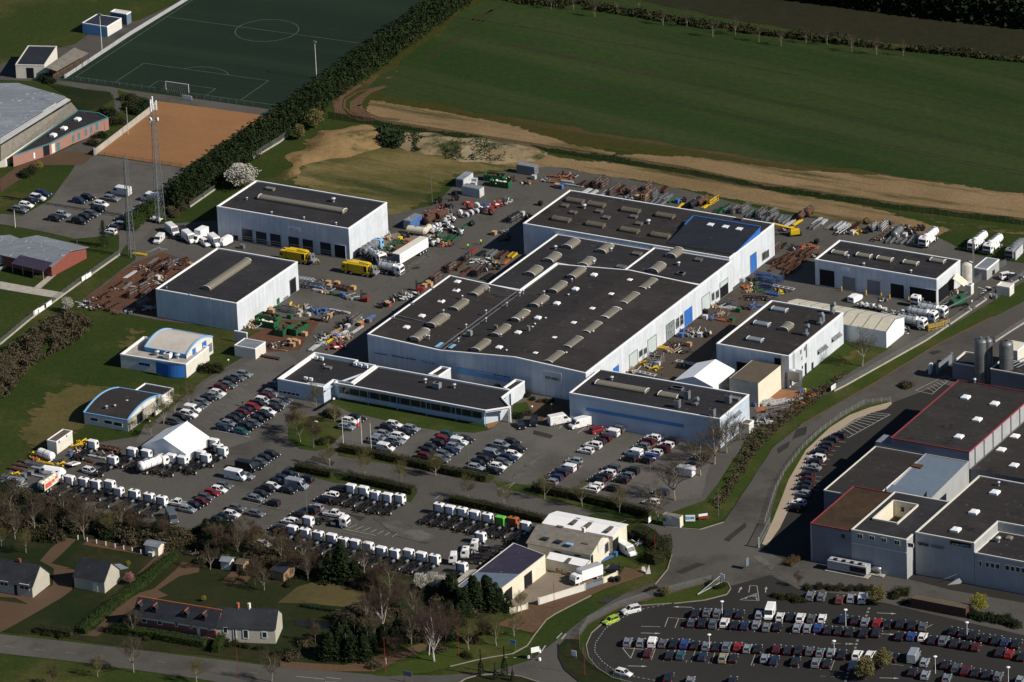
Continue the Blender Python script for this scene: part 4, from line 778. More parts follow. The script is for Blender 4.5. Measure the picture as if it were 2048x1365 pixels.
for (x0,y0,x1,y1) in [(1305,395,1345,385),(1340,370,1375,360),(1415,300,1450,290),(1448,275,1480,265)]:
    s0,z1=BT.hit(1,'d5',x0,y0); s1=s0+2.2; BT.pan(1,s0,s1,z1-1.2,z1,'glass','window',frame='grey')
    a_,c_2=BT.plane(1); u_=(c_2-a_).normalized(); n_=Vector((u_.y,-u_.x,0)); bb=MB(); bb.slab([a_+u_*s0+ZU*z1,a_+u_*s1+ZU*z1,a_+u_*s1+n_*.9+ZU*(z1-.7),a_+u_*s0+n_*.9+ZU*(z1-.7)],.08); bb.build('awning',M['steel'],BT.root)
bb=MB(); a_,c_2=BT.plane(1); q=a_+V*2.2+U*.25
for z in range(1,17): bb.bar(q-V*.25+ZU*z*.5,q+V*.25+ZU*z*.5,.05)
for s_ in(-.25,.25): bb.bar(q+V*s_,q+V*s_+ZU*8.8,.06)
bb.build('ladder',M['black'],BT.root)
# filter plant with horizontal duct
t=empty('dust_filter_unit',G('d5',1120,640)); tag(t,'grey dust extraction unit on legs with long horizontal duct, at the tall white workshop corner','filter unit')
c=G('d5',1135,690); bb=MB(); bb.box(c+ZU*3.6,(3.2,1.8,2.2),AU); bb.build('housing',M['steel'],t); bb=MB(); bb.add([c+ZU*2.5+U*1.5+V*.8,c+ZU*2.5-U*1.5+V*.8,c+ZU*2.5-U*1.5-V*.8,c+ZU*2.5+U*1.5-V*.8,c+ZU*1.5],[(0,1,4),(1,2,4),(2,3,4),(3,0,4)]); bb.build('hopper',M['steel'],t)
for sx in(-1.4,1.4):
    for sy in(-.8,.8): bb=MB(); bb.bar(c+U*sx+V*sy,c+U*sx+V*sy+ZU*2.6,.14); bb.build('leg',M['steel'],t)
bb=MB(); p_=c+ZU*4.6; bb.tube(p_,p_-U*7.5+V*1.5,.42,n=10); bb.build('duct',M['steell'],t,smooth=True); bb=MB(); bb.tube(p_-U*7.6+V*1.5,p_-U*10+V*2,.55,n=10); bb.build('fan_housing',M['black'],t)
# brown roofed annex + quonset
Q=[G('d5',620,612,6.2),G('d5',840,655,6.2),G('d5',935,497,6.6),G('d5',795,468,6.6)]
BB=Bld('shed','shed with a streaky brown metal roof and rust-stained cream end wall above the orange yard','shed',rectU(('d5',620,612),('d5',840,655),('d5',937,497),6.2),wall='wallc',roof='brownm',par=0,trim=None)
BB.panel(1,'d5',850,735,905,700,'rust','stain') if False else None
q=G('d5',775,690,0); t=empty('curved_shelter',(q.x,q.y,0)); tag(t,'low shelter with curved grey corrugated roof in front of the brown-roofed shed','shelter')
a_=G('d5',585,668,3.4); c_2=G('d5',770,690,3.4); bb=MB(); vs=[];n=8
for q in (a_,c_2):
    for j in range(n+1): vs.append(q-V*0+V*(3.2*(1-math.cos(math.pi*j/n)))*.9+ZU*(1.4*math.sin(math.pi*j/n)))
bb.add(vs,[(j,j+1,n+2+j,n+1+j) for j in range(n)]); bb.build('roof',M['fib'],t)
for q in (a_,c_2,a_+V*5.7,c_2+V*5.7): bb=MB(); bb.bar(Vector((q.x,q.y,0)),q,.15); bb.build('post',M['steel'],t)
# --- right-hand workshop with five doors
BR=Bld('workshop','grey workshop with five doors, yellow bollards and a cream side awning, by the field fence','workshop',rectU(('d1',390,742),('d1',1352,890),('d1',1560,742),7.0),wall='wall',par=.3)
for (x0,y0,x1,y1,m_) in [(432,808,555,960,'dark'),(612,865,718,985,'grey'),(803,890,910,1020,'walld'),(986,920,1096,1040,'dark'),(1135,945,1345,1080,'dark')]: BR.panel(0,'d1',x0,y0,x1,y1,m_,'door',z0=0,frame='wall')
BR.panel(0,'d1',605,797,665,832,'trim','sign',proud=.12)
for (a,c,d,e) in [(615,806,650,814),(615,818,655,826)]: BR.panel(0,'d1',a,c,d,e,'blue','lettering_bar',proud=.15)
for (x0,y0,x1,y1) in [(540,683,640,698),(730,705,835,718),(890,730,1000,745),(1095,762,1200,775),(1305,745,1410,758)]: BR.barrel('d1',x0,y0,x1,y1,1.9,.4,al=U,m='grp')
BR.cowl('d1',[(655,715),(777,777),(1145,833)],r=.35,H=.5)
BR.panel(1,'d1',1360,975,1480,900,'dark','opening',z0=0)
bb=MB(); bb.slab([G('d1',1505,845,4.8),G('d1',1470,890,4.8),G('d1',1560,952,3.0),G('d1',1590,915,3.0)],.12); bb.build('awning',M['wallc'],BR.root)
for x,y in [(605,985),(725,985),(797,1015),(915,1035),(980,1048),(1128,1065),(1205,1085)]:
    g0=G('d1',x,y,0); bb=MB(); bb.lathe(g0,[(.16,0),(.16,1.15),(.1,1.25),(.01,1.27)],8); o=bb.build('bollard',M['yellow'],None,loc=g0); reg(o,'yellow steel bollard','by the doors of the grey five-door workshop','bollard','door bollards')
t=empty('silo',G('d1',1588,930)); tag(t,'dirty white cylindrical silo at the end of the grey five-door workshop','silo'); c=t.location
bb=MB(); bb.lathe(c,[(1.55,0),(1.55,5.6),(1.45,5.9),(.2,6.3)],20); bb.build('tank',mat('stained_white',(.5,.47,.42),var=.25,scale=.5),t,smooth=True); bb=MB(); bb.lathe(c+ZU*6.2,[(.4,0),(.4,.35),(.05,.4)],10); bb.build('hatch',M['steel'],t); bb=MB(); bb.bar(c+U*1.7,c+U*1.7+ZU*13,.5,.4); bb.build('riser_mast',M['steel'],t)
def box_bld(name,label,cat,A,B_,C,h,wall,roof,par=.1,z0=None,trim='trim',ang=None): return Bld(name,label,cat,rectU(A,B_,C,h,ang),wall=wall,roof=roof,par=par,trim=trim,tw=.2)
x=box_bld('cabin','grey-roofed pale cabin between the silo and the field fence on the right','cabin',('d1',1640,800),('d1',1735,820),('d1',1832,740),2.9,'wallg','silver'); x.panel(1,'d1',1780,830,1800,880,'dark','door',z0=0)
box_bld('site_hut','small white hut under the silo awning','hut',('d1',1575,935),('d1',1612,945),('d1',1655,930),2.6,'wallw','silver',ang=None)
box_bld('container','white storage container beside two parked cars at the right fence','container',('d1',1815,940),('d1',1915,958),('d1',1957,930),2.5,'wallw','wallc')
x=box_bld('cabin','small white cabin with glazed grey roof strips near the barrel-roofed blue building','cabin',('d3',270,197),('d3',428,230),('d3',513,175),2.8,'wallw','silver'); x.panel(0,'d3',290,225,350,260,'wall','shutter',z0=1)
x=box_bld('site_hut','white flat-roofed store behind the glazed-roof cabin','hut',('d3',262,90),('d3',368,100),('d3',495,118),2.8,'wallw','wallw')
x=box_bld('container','tall white box container with small square vents on the grass by the white marquee','container',('d2',370,935),('d2',435,955),('d2',550,868),3.2,'wallw','brownm',ang=None)
for q in [('d2',455,945,465,958),('d2',515,900,524,912)]: x.panel(1,*q,'black','vent')
x=box_bld('meter_hut','small brown-roofed hut against the end of the blue-striped workshop','hut',('d5',703,960),('d5',772,972),('d5',800,940),2.5,'wallw','brownm')
# --- barrel-roofed blue building
bq=rectU(('d2',938,268),('d2',1450,348),('d2',1665,215),3.6,'free')
BC=Bld('exhibition_hall','pavilion with a cream vaulted roof, sky-blue trim and a curved blue corner wall','pavilion',[bq[0],bq[0]+(bq[1]-bq[0])*1.0,bq[2],bq[3]],wall='wallw',roof='conc',par=.5)
ub_=(bq[1]-bq[0]).normalized(); vb_=Vector((-ub_.y,ub_.x,0))
BC.panel(0,'d2',1085,330,1172,362,'glass','window',frame='blue',mull=1)
def vault(Bx,a,c,depthv,h0,rise,m,endm,rimm,rim=.35,par=None):
    "vault: springing line a->c, spanning depthv"
    n=14; vs=[]
    ctr=[]
    for q in (a,c):
        for j in range(n+1):
            t=j/n; vs.append(q+depthv*t+ZU*(rise*(1-(2*t-1)**2)))
    bb=MB(); bb.add(vs,[(j,n+1+j,n+2+j,j+1) for j in range(n)]); bb.build('vaulted_roof',M[m],Bx.root,smooth=True)
    for q,nm in ((a,0),(c,n+1)):
        bb=MB(); pts=[vs[nm+j] for j in range(n+1)]+[Vector((q.x+depthv.x,q.y+depthv.y,lev(1))),Vector((q.x,q.y,lev(1)))]
        bb.quad(*(pts if nm==0 else pts[::-1])); bb.build('end_wall',M[endm],Bx.root)
    for nm in (0,n+1):
        bb=MB()
        for j in range(n): bb.bar(vs[nm+j]+ZU*.05,vs[nm+j+1]+ZU*.05,rim,rim)
        bb.build('arch_trim',M[rimm],Bx.root)
    bb=MB(); bb.bar(vs[0],vs[n+1],rim*.7,rim); bb.bar(vs[n],vs[2*n+1],rim*.7,rim); bb.build('eaves_trim',M[rimm],Bx.root)
hv=4.3
va=G('d2',1130,215,hv); vc=G('d2',1445,272,hv); vd=G('d2',1657,132,hv); uu_=(vc-va).normalized(); vv_=Vector((-uu_.y,uu_.x,0)); dd_=(vd-vc).dot(vv_)
M['vroof']=clad('cream_vault_sheet',(.5,.46,.41),amt=.08)
vault(BC,va,vc+uu_*.3,vv_*dd_,hv,1.7,'vroof','wallw','bluel')
c3_=va; bb=MB(); bb.prism([Vector((q.x,q.y,hv-.2)) for q in (va,vc,vc+vv_*dd_,va+vv_*dd_)],3.0,None,top=False); bb.build('clerestory',M['bluet'],BC.root)
fr=Bld.__new__(Bld); fr.P=[Vector((q.x,q.y,hv)) for q in (va,vc+uu_*.34,vc+uu_*.34+vv_*dd_,va+vv_*dd_)]; fr.root=BC.root
for (x0,y0,x1,y1,m_) in [(1500,232,1530,320,'blue'),(1576,180,1615,290,'blue'),(1535,230,1574,305,'trim'),(1462,300,1498,345,'walld'),(1618,200,1655,240,'walld')]: fr.panel(1,'d2',x0,y0,x1,y1,m_,'window' if m_=='walld' else ('window_wall' if m_=='blue' else 'door'),proud=.08)
bb=MB(); cc_=G('d2',1330,350,3.0); n=10; pts=[]
for j in range(n+1):
    t=j/n; pts.append(G('d2',1213+(1458-1213)*t,322+22*t,3.3)-vv_*(1.8*math.sin(math.pi*t*.8)))
bb.add([Vector((p.x,p.y,z)) for z in (0,3.3) for p in pts],[(j,j+1,n+2+j,n+1+j) for j in range(n)]); bb.build('curved_wall',M['blue'],BC.root)
BC.hvac('d2',1310,290,(1.8,1.5,1.2),m='dome'); BC.cowl('d2',[(1225,265),(1385,290)],r=.6,H=.9)
for x,y in [(960,365),(997,368),(1040,375)]:
    c=G('d2',x,y,0); bb=MB(); bb.box(c+ZU*.45,(.9,.4,.75),AU); o=bb.build('air_conditioner',M['dome'],None,loc=c); reg(o,'white air-conditioning unit','on the grass at the pavilion wall','air conditioner')
# --- second barrel building
hd=2.9; va=G('d2',655,725,hd); vc=G('d2',995,785,hd); vd=G('d2',1185,575,hd); uu_=(vc-va).normalized(); vv_=Vector((-uu_.y,uu_.x,0)); dd_=(vd-vc).dot(vv_)
BD=Bld('canteen_building','pavilion with a dark curved roof edged in blue, on the lawn above the white marquee','pavilion',[va,vc,vc+vv_*dd_,va+vv_*dd_],wall='wallw',roof='roof',par=.2,trim=None)
vault(BD,va,vc,vv_*dd_,hd,1.6,'roofb','wallw','bluel',.35)
for q in [('d2',703,758,768,795),('d2',812,778,878,818),('d2',887,793,955,835)]: BD.panel(0,*q,'glass','window',frame='trim')
for (x,y) in [(830,680),(895,672),(990,635)]: BD.cowl('d2',[(x,y)],h=hd+1.3,r=.35,H=.35)
BD.panel(1,'d2',1065,745,1115,790,'dark','door',z0=0)
box_bld('annex','low flat dark-roofed annex with pergola beams behind the curved-roof pavilion','annex',('d2',1035,560),('d2',1260,600),('d2',1330,530),2.7,'wallw','roof',par=.3)
t=empty('pergola',G('d2',1270,680)); tag(t,'white pergola frame on pale wall beside the curved-roof pavilion','pergola')
for i in range(5):
    a=G('d2',1200+i*32,690-i*28,2.2); bb=MB(); bb.bar(a,a+U*3.2,.12); bb.build('beam',M['wallw'],t)
bb=MB(); bb.bar(G('d2',1210,735,.8),G('d2',1345,625,.8),.3,.9); bb.build('low_wall',M['wallw'],t)
for x,y in [(1215,735),(1345,630)]: bb=MB(); a=G('d2',x,y); bb.bar(a,a+ZU*2.2,.15); bb.build('post',M['wallw'],t)
# --- tents
def gable_tent(label,A,B_,C,h,rise,m='pvc',ribs=0,endm=None,name='marquee',cat='tent',ang=None,ridge='v'):
    "A near-left, B near-right, C back-right eaves"
    P=rectU(A,B_,C,h,ang); c=sum(P,Vector())/4; t=empty(name,(c.x,c.y,0)); tag(t,label,cat)
    if ridge=='v': r0=(P[0]+P[1])/2+ZU*rise; r1=(P[2]+P[3])/2+ZU*rise; sl=[[P[0],r0,r1,P[3]][::-1],[P[1],P[2],r1,r0]]; ends=[[P[0],P[1],r0],[P[2],P[3],r1]]; e=[(0,1,r0),(2,3,r1)]
    else: r0=(P[3]+P[0])/2+ZU*rise; r1=(P[1]+P[2])/2+ZU*rise; sl=[[P[0],P[1],r1,r0],[P[2],P[3],r0,r1]]; ends=[[P[3],P[0],r0],[P[1],P[2],r1]]
    b=MB()
    for s_ in sl: b.slab(s_,.05)
    b.build('roof',M[m],t)
    b=MB()
    for i in range(4): a,d=P[i],P[(i+1)%4]; b.quad(Vector((a.x,a.y,lev(3))),Vector((d.x,d.y,lev(3))),d-ZU*.02,a-ZU*.02)
    for g_ in ends: b.quad(*[q-ZU*.02 for q in g_])
    b.build('side_wall',M[endm or m],t)
    b=MB()
    for i in range(ribs+1):
        f=i/max(1,ribs)
        for s_ in sl: 
            p,q=(s_[0].lerp(s_[1],f),s_[3].lerp(s_[2],f)); b.bar(p+ZU*.1,q+ZU*.1,.14,.1)
    if ribs: b.build('frame_rib',M['steel'],t)
    return t
gable_tent('large white marquee with a pointed gable, surrounded by white truck cabs',('d2',1105,982),('d2',1448,1048),('d2',1618,912),2.7,3.1)
gable_tent('white marquee with its back to the blue-striped workshop and open yard behind',('d5',190,628),('d5',490,682),('d5',640,542),4.6,1.9)
gable_tent('long cream tunnel tent with curved ribs running between the workshops',('d5',993,119),('d5',1858,238),('d5',1990,122),4.4,1.3,m='pvcc',endm='pvc',ribs=9,name='tunnel_tent',ridge='u',ang=None)
# --- cream workshop by the road bend
def gable(Bx,P,rise,roofm,wallm,over=.3,ridge='u',tilerim=None,slabt=.15):
    "gabled roof over rectangle P (CCW, near-left first)"
    u=(P[1]-P[0]).normalized(); v=(P[3]-P[0]).normalized()
    if ridge=='u': m0=(P[0]+P[3])/2+ZU*rise; m1=(P[1]+P[2])/2+ZU*rise; o=u*over; k=v*over; dz=ZU*(rise*over/((P[3]-P[0]).length/2)); sl=[[P[0]-o-k-dz,P[1]+o-k-dz,m1+o,m0-o],[P[2]+o+k-dz,P[3]-o+k-dz,m0-o,m1+o]]; ends=[[P[3],P[0],m0],[P[1],P[2],m1]]
    else: m0=(P[0]+P[1])/2+ZU*rise; m1=(P[2]+P[3])/2+ZU*rise; o=v*over; k=u*over; dz=ZU*(rise*over/((P[1]-P[0]).length/2)); sl=[[P[0]-o-k-dz,m0-o,m1+o,P[3]+o-k-dz][::-1],[P[1]-o+k-dz,P[2]+o+k-dz,m1+o,m0-o]]; ends=[[P[0],P[1],m0],[P[2],P[3],m1]]
    b=MB()
    for s_ in sl:
        nn=(Vector(s_[1])-Vector(s_[0])).cross(Vector(s_[-1])-Vector(s_[0]))
        b.slab(s_ if nn.z>0 else s_[::-1],slabt)
    r=b.build('roof',M[roofm],Bx)
    b=MB()
    for g_ in ends: b.quad(*g_)
    b.build('gable',M[wallm],Bx)
    if tilerim: b=MB(); b.bar(m0-o+ZU*.2,m1+o+ZU*.2,.25,.2); b.build('ridge_tiles',M[tilerim],r)
    return r,m0,m1
def house(name,label,cat,A,B_,C,h,rise,wall,roof,ridge='u',over=.3,ang='free',tilerim=None):
    P=rectU(A,B_,C,h,ang); Bx=Bld.__new__(Bld); Bx.P=P; c=sum(P,Vector())/4; Bx.root=empty(name,(c.x,c.y,0)); tag(Bx.root,label,cat)
    b=MB(); b.prism(P,lev(1),h,top=False); b.build('wall',M[wall],Bx.root)
    r,m0,m1=gable(Bx.root,P,rise,roof,wall,over,ridge,tilerim); Bx.rf=r; Bx.m0=m0; Bx.m1=m1; return Bx
q1=house('workshop','long workshop with a bright white corrugated roof behind the grey-roofed one at the road bend','workshop',('e3',925,378),('e3',1465,480),('e3',1610,398),5.0,.8,'wallc','white')
q1.panel(1,'e3',1465,515,1510,555,'dark','door',z0=0)
for (x,y) in [(1170,362),(1278,387),(1440,422)]: c=G('e3',x,y,5.75); bb=MB(); bb.box(c,(1.1,3.4,.3),AU); bb.build('roof_light',M['grpd'],q1.root)
q2=house('workshop','workshop with a weathered grey two-pitch roof and cream lettered gable at the road bend','workshop',('e3',800,530),('e3',1290,622),('e3',1462,485),4.2,2.2,'wallc','fib')
for (x,y,m_) in [(940,495,'dome'),(1045,518,'dome'),(1127,540,'bluel'),(1250,535,'brownm'),(935,430,'bluet'),(1050,405,'brownm')]: c=G('e3',x,y,5.4 if y>480 else 6); bb=MB(); bb.box(c,(1.7,.9,.25),AU); bb.build('roof_light',M['glass' if m_=='dome' else m_],q2.root)
bb=MB(); bb.box(G('e3',1237,430,6.4),(.7,.7,1.3),AU); bb.build('chimney',M['wallc'],q2.root)
q2.panel(1,'e3',1400,545,1430,590,'glass','window',frame='grey'); q2.panel(1,'e3',1292,635,1312,700,'dark','door',z0=0); q2.panel(1,'e3',1345,520,1398,565,'wallw','sign',proud=.15)
for (x0,y0,x1,y1) in [(1010,590,1060,612),(1165,618,1212,640)]: q2.panel(0,'e3',x0,y0,x1,y1,'glass','window')
Q=rectU(('e3',255,868),('e3',600,925),('e3',935,625),4.2,'free')
Q=[G('e3',250,870,3.4),G('e3',655,835,4.4),G('e3',937,625,4.4),G('e3',690,532,3.6)]
Q=[G('e3',250,872,3.3),G('e3',600,885,4.6),G('e3',937,625,4.6),G('e3',690,532,3.4)]
q3=Bld('shed','long open-fronted shed with purplish solar panels on its sloping roof','shed',Q,wall='wallc',roof='solar',par=.1,tw=.12,trim='wallw')
s0,_=q3.hit(1,'e3',770,760); s1,_=q3.hit(1,'e3',832,730); q3.pan(1,s0,s1,0,3.4,'dark','opening'); s0,_=q3.hit(1,'e3',625,860); q3.pan(1,max(.5,s0),max(.5,s0)+3,0,3.2,'dark','opening')
bb=MB(); a_,b_,c_2,d_=Q; z_=ZU*.02; bb.quad(a_+z_,b_+z_,b_.lerp(c_2,.42)+z_,a_.lerp(d_,.33)+z_); bb.build('bare_roof_sheet',M['blueg'],q3.root)
Q=[G('e3',940,655,2.8),G('e3',1240,722,2.8),G('e3',1292,665,3.4),G('e3',975,598,3.4)]
q4=Bld('lean_to','white corrugated lean-to with one dark roof strip between the solar shed and grey-roofed workshop','shed',Q,wall='wallc',roof='white',par=0,trim=None)
bb=MB(); c=G('e3',1118,668,3.15); bb.box(c,(.9,3.0,.2),AU+.15); bb.build('roof_light',M['grpd'],q4.root)
Q=[G('e3',240,820,2.6),G('e3',330,770,2.6),G('e3',400,735,2.6),G('e3',290,772,2.6)]
def wallrun(name,label,pts,h,t,m,k='P',cap=None,cat='wall',z=0):
    P=[G(k,*p,0) for p in pts]; c=sum(P,Vector())/len(P); r=empty(name,(c.x,c.y,0)); tag(r,label,cat)
    b=MB()
    for a,d in zip(P,P[1:]): b.bar(a+ZU*(h/2-.15),d+ZU*(h/2-.15),t,h+.3)
    b.build('panel' if cat!='wall' else 'wall_panel',M[m],r)
    if cap:
        b=MB()
        for a,d in zip(P,P[1:]): b.bar(a+ZU*(h+.08),d+ZU*(h+.08),t+.1,.12)
        b.build('coping',M[cap],r)
    for p in (P[0],P[-1]): b=MB(); b.bar(p,p+ZU*(h+.25),t*2.2); b.build('pillar',M[m],r)
    return r
wallrun('garden_wall','long white rendered garden wall along the pavement in front of the gravel yard',[(890,1012),(1250,900)],1.5,.2,'wallw','e3',cap='wallc')
wallrun('garden_wall','short white rendered wall with bins, beside the yard gate at the road bend',[(1392,845),(1500,800)],1.3,.2,'wallc','e3',cap='wallc')
wallrun('garden_wall','low white wall at the yard entrance by the bare tree and conifers',[(668,1080),(798,1045)],1.2,.2,'wallc','e3')
wallrun('sliding_gate','grey sliding gate between the two white walls behind the box truck',[(1258,892),(1385,848)],1.0,.08,'blueg','e3',cat='gate')
# --- food factory on the right
def L(l): return [G(*q[:3],q[3]) for q in l]
P=rectU(('d6',985,922),('d6',1600,1030),('d6',2028,660),10.0)
r1=rectU(('d6',985,922),('d6',1600,1030),('d6',2100,590),10.0)
d0=G('d6',1500,465,10.0); vv=(d0-r1[0]).dot(V); r1[2]=r1[1]+V*vv; r1[3]=r1[0]+V*vv
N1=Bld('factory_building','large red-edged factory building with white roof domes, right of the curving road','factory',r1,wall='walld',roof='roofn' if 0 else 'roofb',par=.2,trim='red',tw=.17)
N1.domes('d6',[(1572,605),(1798,655),(1663,778),(1520,912)],w_=2.0); N1.cowl('d6',[(1643,490)],r=.35,H=1.2)
N1.panel(1,'d6',1605,1060,1610,1120,'wall','downpipe') if False else None
# lit light-grey wall on the right side of N1
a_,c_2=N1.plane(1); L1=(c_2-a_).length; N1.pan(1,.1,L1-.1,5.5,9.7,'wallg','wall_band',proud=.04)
for i in range(7): N1.pan(1,3+i*L1/7.5,3.25+i*L1/7.5,4,9.8,'steel','downpipe',proud=.25)
q=rectU(('P',1925,938),('P',2150,975),('P',2300,840),5.8)
a0=r1[1]; P6=[a0+U*.3-V*.0,a0+U*45,a0+U*45+V*vv,a0+U*.3+V*vv]; P6=[Vector((p.x,p.y,5.6)) for p in P6]
N6=Bld('factory_building','lower factory building with dark flat roof and white domes at the right edge','factory',P6,wall='walld',roof='roofb',par=.1,trim=None)
N6.domes('d6',[(1958,910),(1850,1015),(1950,1137)],w_=2.0)
bb=MB(); bb.box(G('d6',925,925,8.2),(3.6,4,.3),AU); 
q=rectU(('d6',870,942),('d6',985,965),('d6',1010,945),8.5)
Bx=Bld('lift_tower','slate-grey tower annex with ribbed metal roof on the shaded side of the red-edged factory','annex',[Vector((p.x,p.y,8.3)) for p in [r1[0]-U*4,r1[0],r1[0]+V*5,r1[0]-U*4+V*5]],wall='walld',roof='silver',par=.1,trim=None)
# middle low roofs
zz_=6.8
Pm=[G('e5',740,85,zz_),G('e5',1060,140,zz_)]; 
m0=r1[0]-U*4.0; m1=r1[1]+U*.2
dep=(r1[0]-G('e5',690,88,9.6)).dot(V)
Pm=[m0-V*dep,r1[0]+U*9-V*dep,r1[0]+U*9-V*.15,m0-V*.15]
Nm=Bld('factory_building','low dark-roofed link block between the red-edged factory and mossy-roofed block','factory',[Vector((p.x,p.y,7.2)) for p in Pm],wall='walld',roof='roofb',par=.25,trim='wallw',tw=.16)
Pm=[r1[0]+U*9.2-V*dep,r1[1]-V*dep,r1[1]-V*.15,r1[0]+U*9.2-V*.15]
Ng=Bld('factory_building','blue-grey sloped metal roofs in the middle of the factory','factory',[Vector((p.x,p.y,z)) for p,z in zip(Pm,(6.2,6.2,7.6,7.6))],wall='wallg',roof='blueg',par=.1,trim='wallg',tw=.25)
bb=MB(); p_=Ng.P[0].lerp(Ng.P[1],.1); bb.add([p_+ZU*.1,Ng.P[0].lerp(Ng.P[1],.9)+ZU*.1,Ng.P[0].lerp(Ng.P[1],.9)+V*7+ZU*2.2,p_+V*7+ZU*2.2],[(0,1,2,3)]); bb.add([p_+V*7+ZU*2.2,Ng.P[0].lerp(Ng.P[1],.9)+V*7+ZU*2.2,Ng.P[0].lerp(Ng.P[1],.9)+V*7-ZU*.5,p_+V*7-ZU*.5],[(0,1,2,3)]); bb.build('raised_roof',M['blueg'],Ng.root)
bb=MB(); bb.box(G('d6',1195,1145,7.2),(2.6,1.8,.6),AU); bb.build('rooftop_unit',M['rust'],Ng.root)
# front blocks
hf=9.6
n2=rectU(('e5',358,380),('e5',680,437),('e5',1060,140),hf); d0=G('e5',690,85,hf); vv2=(d0-n2[0]).dot(V); n2[2]=n2[1]+V*vv2; n2[3]=n2[0]+V*vv2
N2=Bld('factory_building','slate-grey factory block with mossy brown roof, red edge and spiral stair','factory',n2,wall='walld',roof='roofbr',par=.2,trim='red',tw=.17)
N2.panel(0,'e5',605,455,635,500,'glass','window',frame='walld'); N2.panel(0,'e5',560,450,592,485,'silver','window',frame='walld')
for x in (365,685): s0,_=N2.hit(0,'e5',x,500); N2.pan(0,max(.1,s0),max(.1,s0)+.3,0,hf-.3,'wallg','corner_post',proud=.06)
h3=10.0
e3=st_=None
wA=G('e5',1180,447,h3); w3=(wA-n2[1]).dot(U); back3=(G('e5',985,125,h3)-n2[1]).dot(V)
o3=n2[1]; cs0=(G('e5',780,338,h3)-o3).dot(U)+1.6; cs1=(G('e5',1040,385,h3)-o3).dot(U); ct0=(G('e5',1040,385,h3)-o3).dot(V); ct1=(G('e5',1190,240,h3)-o3).dot(V)
cs0=2.2
def m3(s,t,z=h3): q=o3+U*s+V*t; return Vector((q.x,q.y,z))
N3=Bld('factory_building','pale grey office block with square windows and an open roof courtyard','factory',[m3(.05,0),m3(w3,0),m3(w3,back3),m3(.05,back3)],wall='wallg',roof='roof',par=.35,trim='wallw',tw=.3,rooffaces=[[m3(0.2,0.2),m3(w3,.2),m3(w3,ct0),m3(.2,ct0)],[m3(.2,ct1),m3(w3,ct1),m3(w3,back3),m3(.2,back3)],[m3(cs1,ct0),m3(w3,ct0),m3(w3,ct1),m3(cs1,ct1)],[m3(.2,ct0),m3(cs0,ct0),m3(cs0,ct1),m3(.2,ct1)]])
c4=[m3(cs0,ct0),m3(cs1,ct0),m3(cs1,ct1),m3(cs0,ct1)]
bb=MB()
for i in range(4): a,d=c4[i],c4[(i+1)%4]; bb.quad(d-ZU*4+ZU*.2,a-ZU*4+ZU*.2,a+ZU*.2,d+ZU*.2)
bb.build('courtyard_wall',M['wallc'],N3.root); bb=MB(); bb.quad(*[p-ZU*3.8 for p in c4]); bb.build('courtyard_floor',M['drive'],N3.root)
bb=MB()
for i in range(4): a,d=c4[i],c4[(i+1)%4]; bb.bar(a+ZU*.2,d+ZU*.2,.3,.35)
bb.build('courtyard_rim',M['wallw'],N3.root)
fr=Bld.__new__(Bld); fr.P=[c4[3],c4[2],c4[1],c4[0]]; fr.root=N3.root
for (x0,x1) in ((.3,.42),(.68,.8)): 
    a,d=c4[3],c4[2]; Lc=(d-a).length; bb=MB(); bb.box(a.lerp(d,(x0+x1)/2)-ZU*1.6-V*.05,(Lc*(x1-x0),.1,1.2),AU); bb.build('window',M['glass'],N3.root)
for (x0,y0,x1,y1) in [(728,458,770,500),(823,473,862,512),(915,490,955,530),(1018,508,1060,548),(1125,530,1166,566)]: N3.panel(0,'e5',x0,y0,x1,y1,'glass','window',frame='wallw',mull=1)
s0,zb=N3.hit(0,'e5',690,530); N3.pan(0,0,w3,zb-.1,zb+.1,'wallw','string_course',proud=.1)
h4=10.6
A4_=G('e5',1180,447,h4); B4_=G('e5',1645,527,h4); C4_=G('e5',1830,358,h4); D4_=G('e5',1640,-2,h4)
w4=(B4_-A4_).dot(U); dd4=(D4_-A4_).dot(V); 
def m44(s,t,z=h4): q=A4_+U*s+V*t; return Vector((q.x,q.y,z))
tc=(C4_-B4_).dot(V)
N4=Bld('factory_building','tall pale factory block with dark sign board and white roof domes','factory',[m44(0,0),m44(w4,0),m44(w4,tc),m44(w4+40,tc),m44(w4+40,dd4),m44(0,dd4)],wall='wallg',roof='roofb',par=.3,trim='wallw',tw=.3)
N4.domes('e5',[(1495,428),(1638,290),(1800,137)],w_=2.1); N4.domes('d6',[(1800,1345)],w_=2.1) if 0 else None; N4.cowl('e5',[(1830,78)],r=.35,H=.9)
N4.panel(0,'e5',1200,520,1285,560,'glass','window',frame='grey',mull=1); N4.panel(0,'e5',1308,540,1402,580,'blueg','window',frame='grey'); sg=N4.panel(0,'e5',1455,508,1615,570,'black','sign',proud=.2)
for (x0,x1,m_) in [(1470,1480,'wallg'),(1490,1525,'ply'),(1535,1560,'bluet'),(1562,1600,'pink')]: N4.panel(0,'e5',x0,530+(x0-1455)*.13,x1,545+(x0-1455)*.13,m_,'lettering_bar',proud=.25)
h5=8.2
A5=G('e5',1648,590,h5); t5=(A5-A4_).dot(V)-.2
P5=[m44(w4+.1,0,h5),m44(w4+45,0,h5),m44(w4+45,tc-.1,h5),m44(w4+.1,tc-.1,h5)]
N5=Bld('factory_building','lower factory wing with ribbon windows and dark roof, at the far right','factory',P5,wall='wallg',roof='roof',par=.2,trim='wallw',tw=.25)
for (x0,x1) in [(1678,1700),(1728,1758),(1768,1798),(1808,1840),(1882,1915),(1925,1955),(1965,1998),(2008,2040)]: y=670+(x0-1678)*.165; N5.panel(0,'e5',x0,y,x1,y+44,'glass','window',frame='wallw')
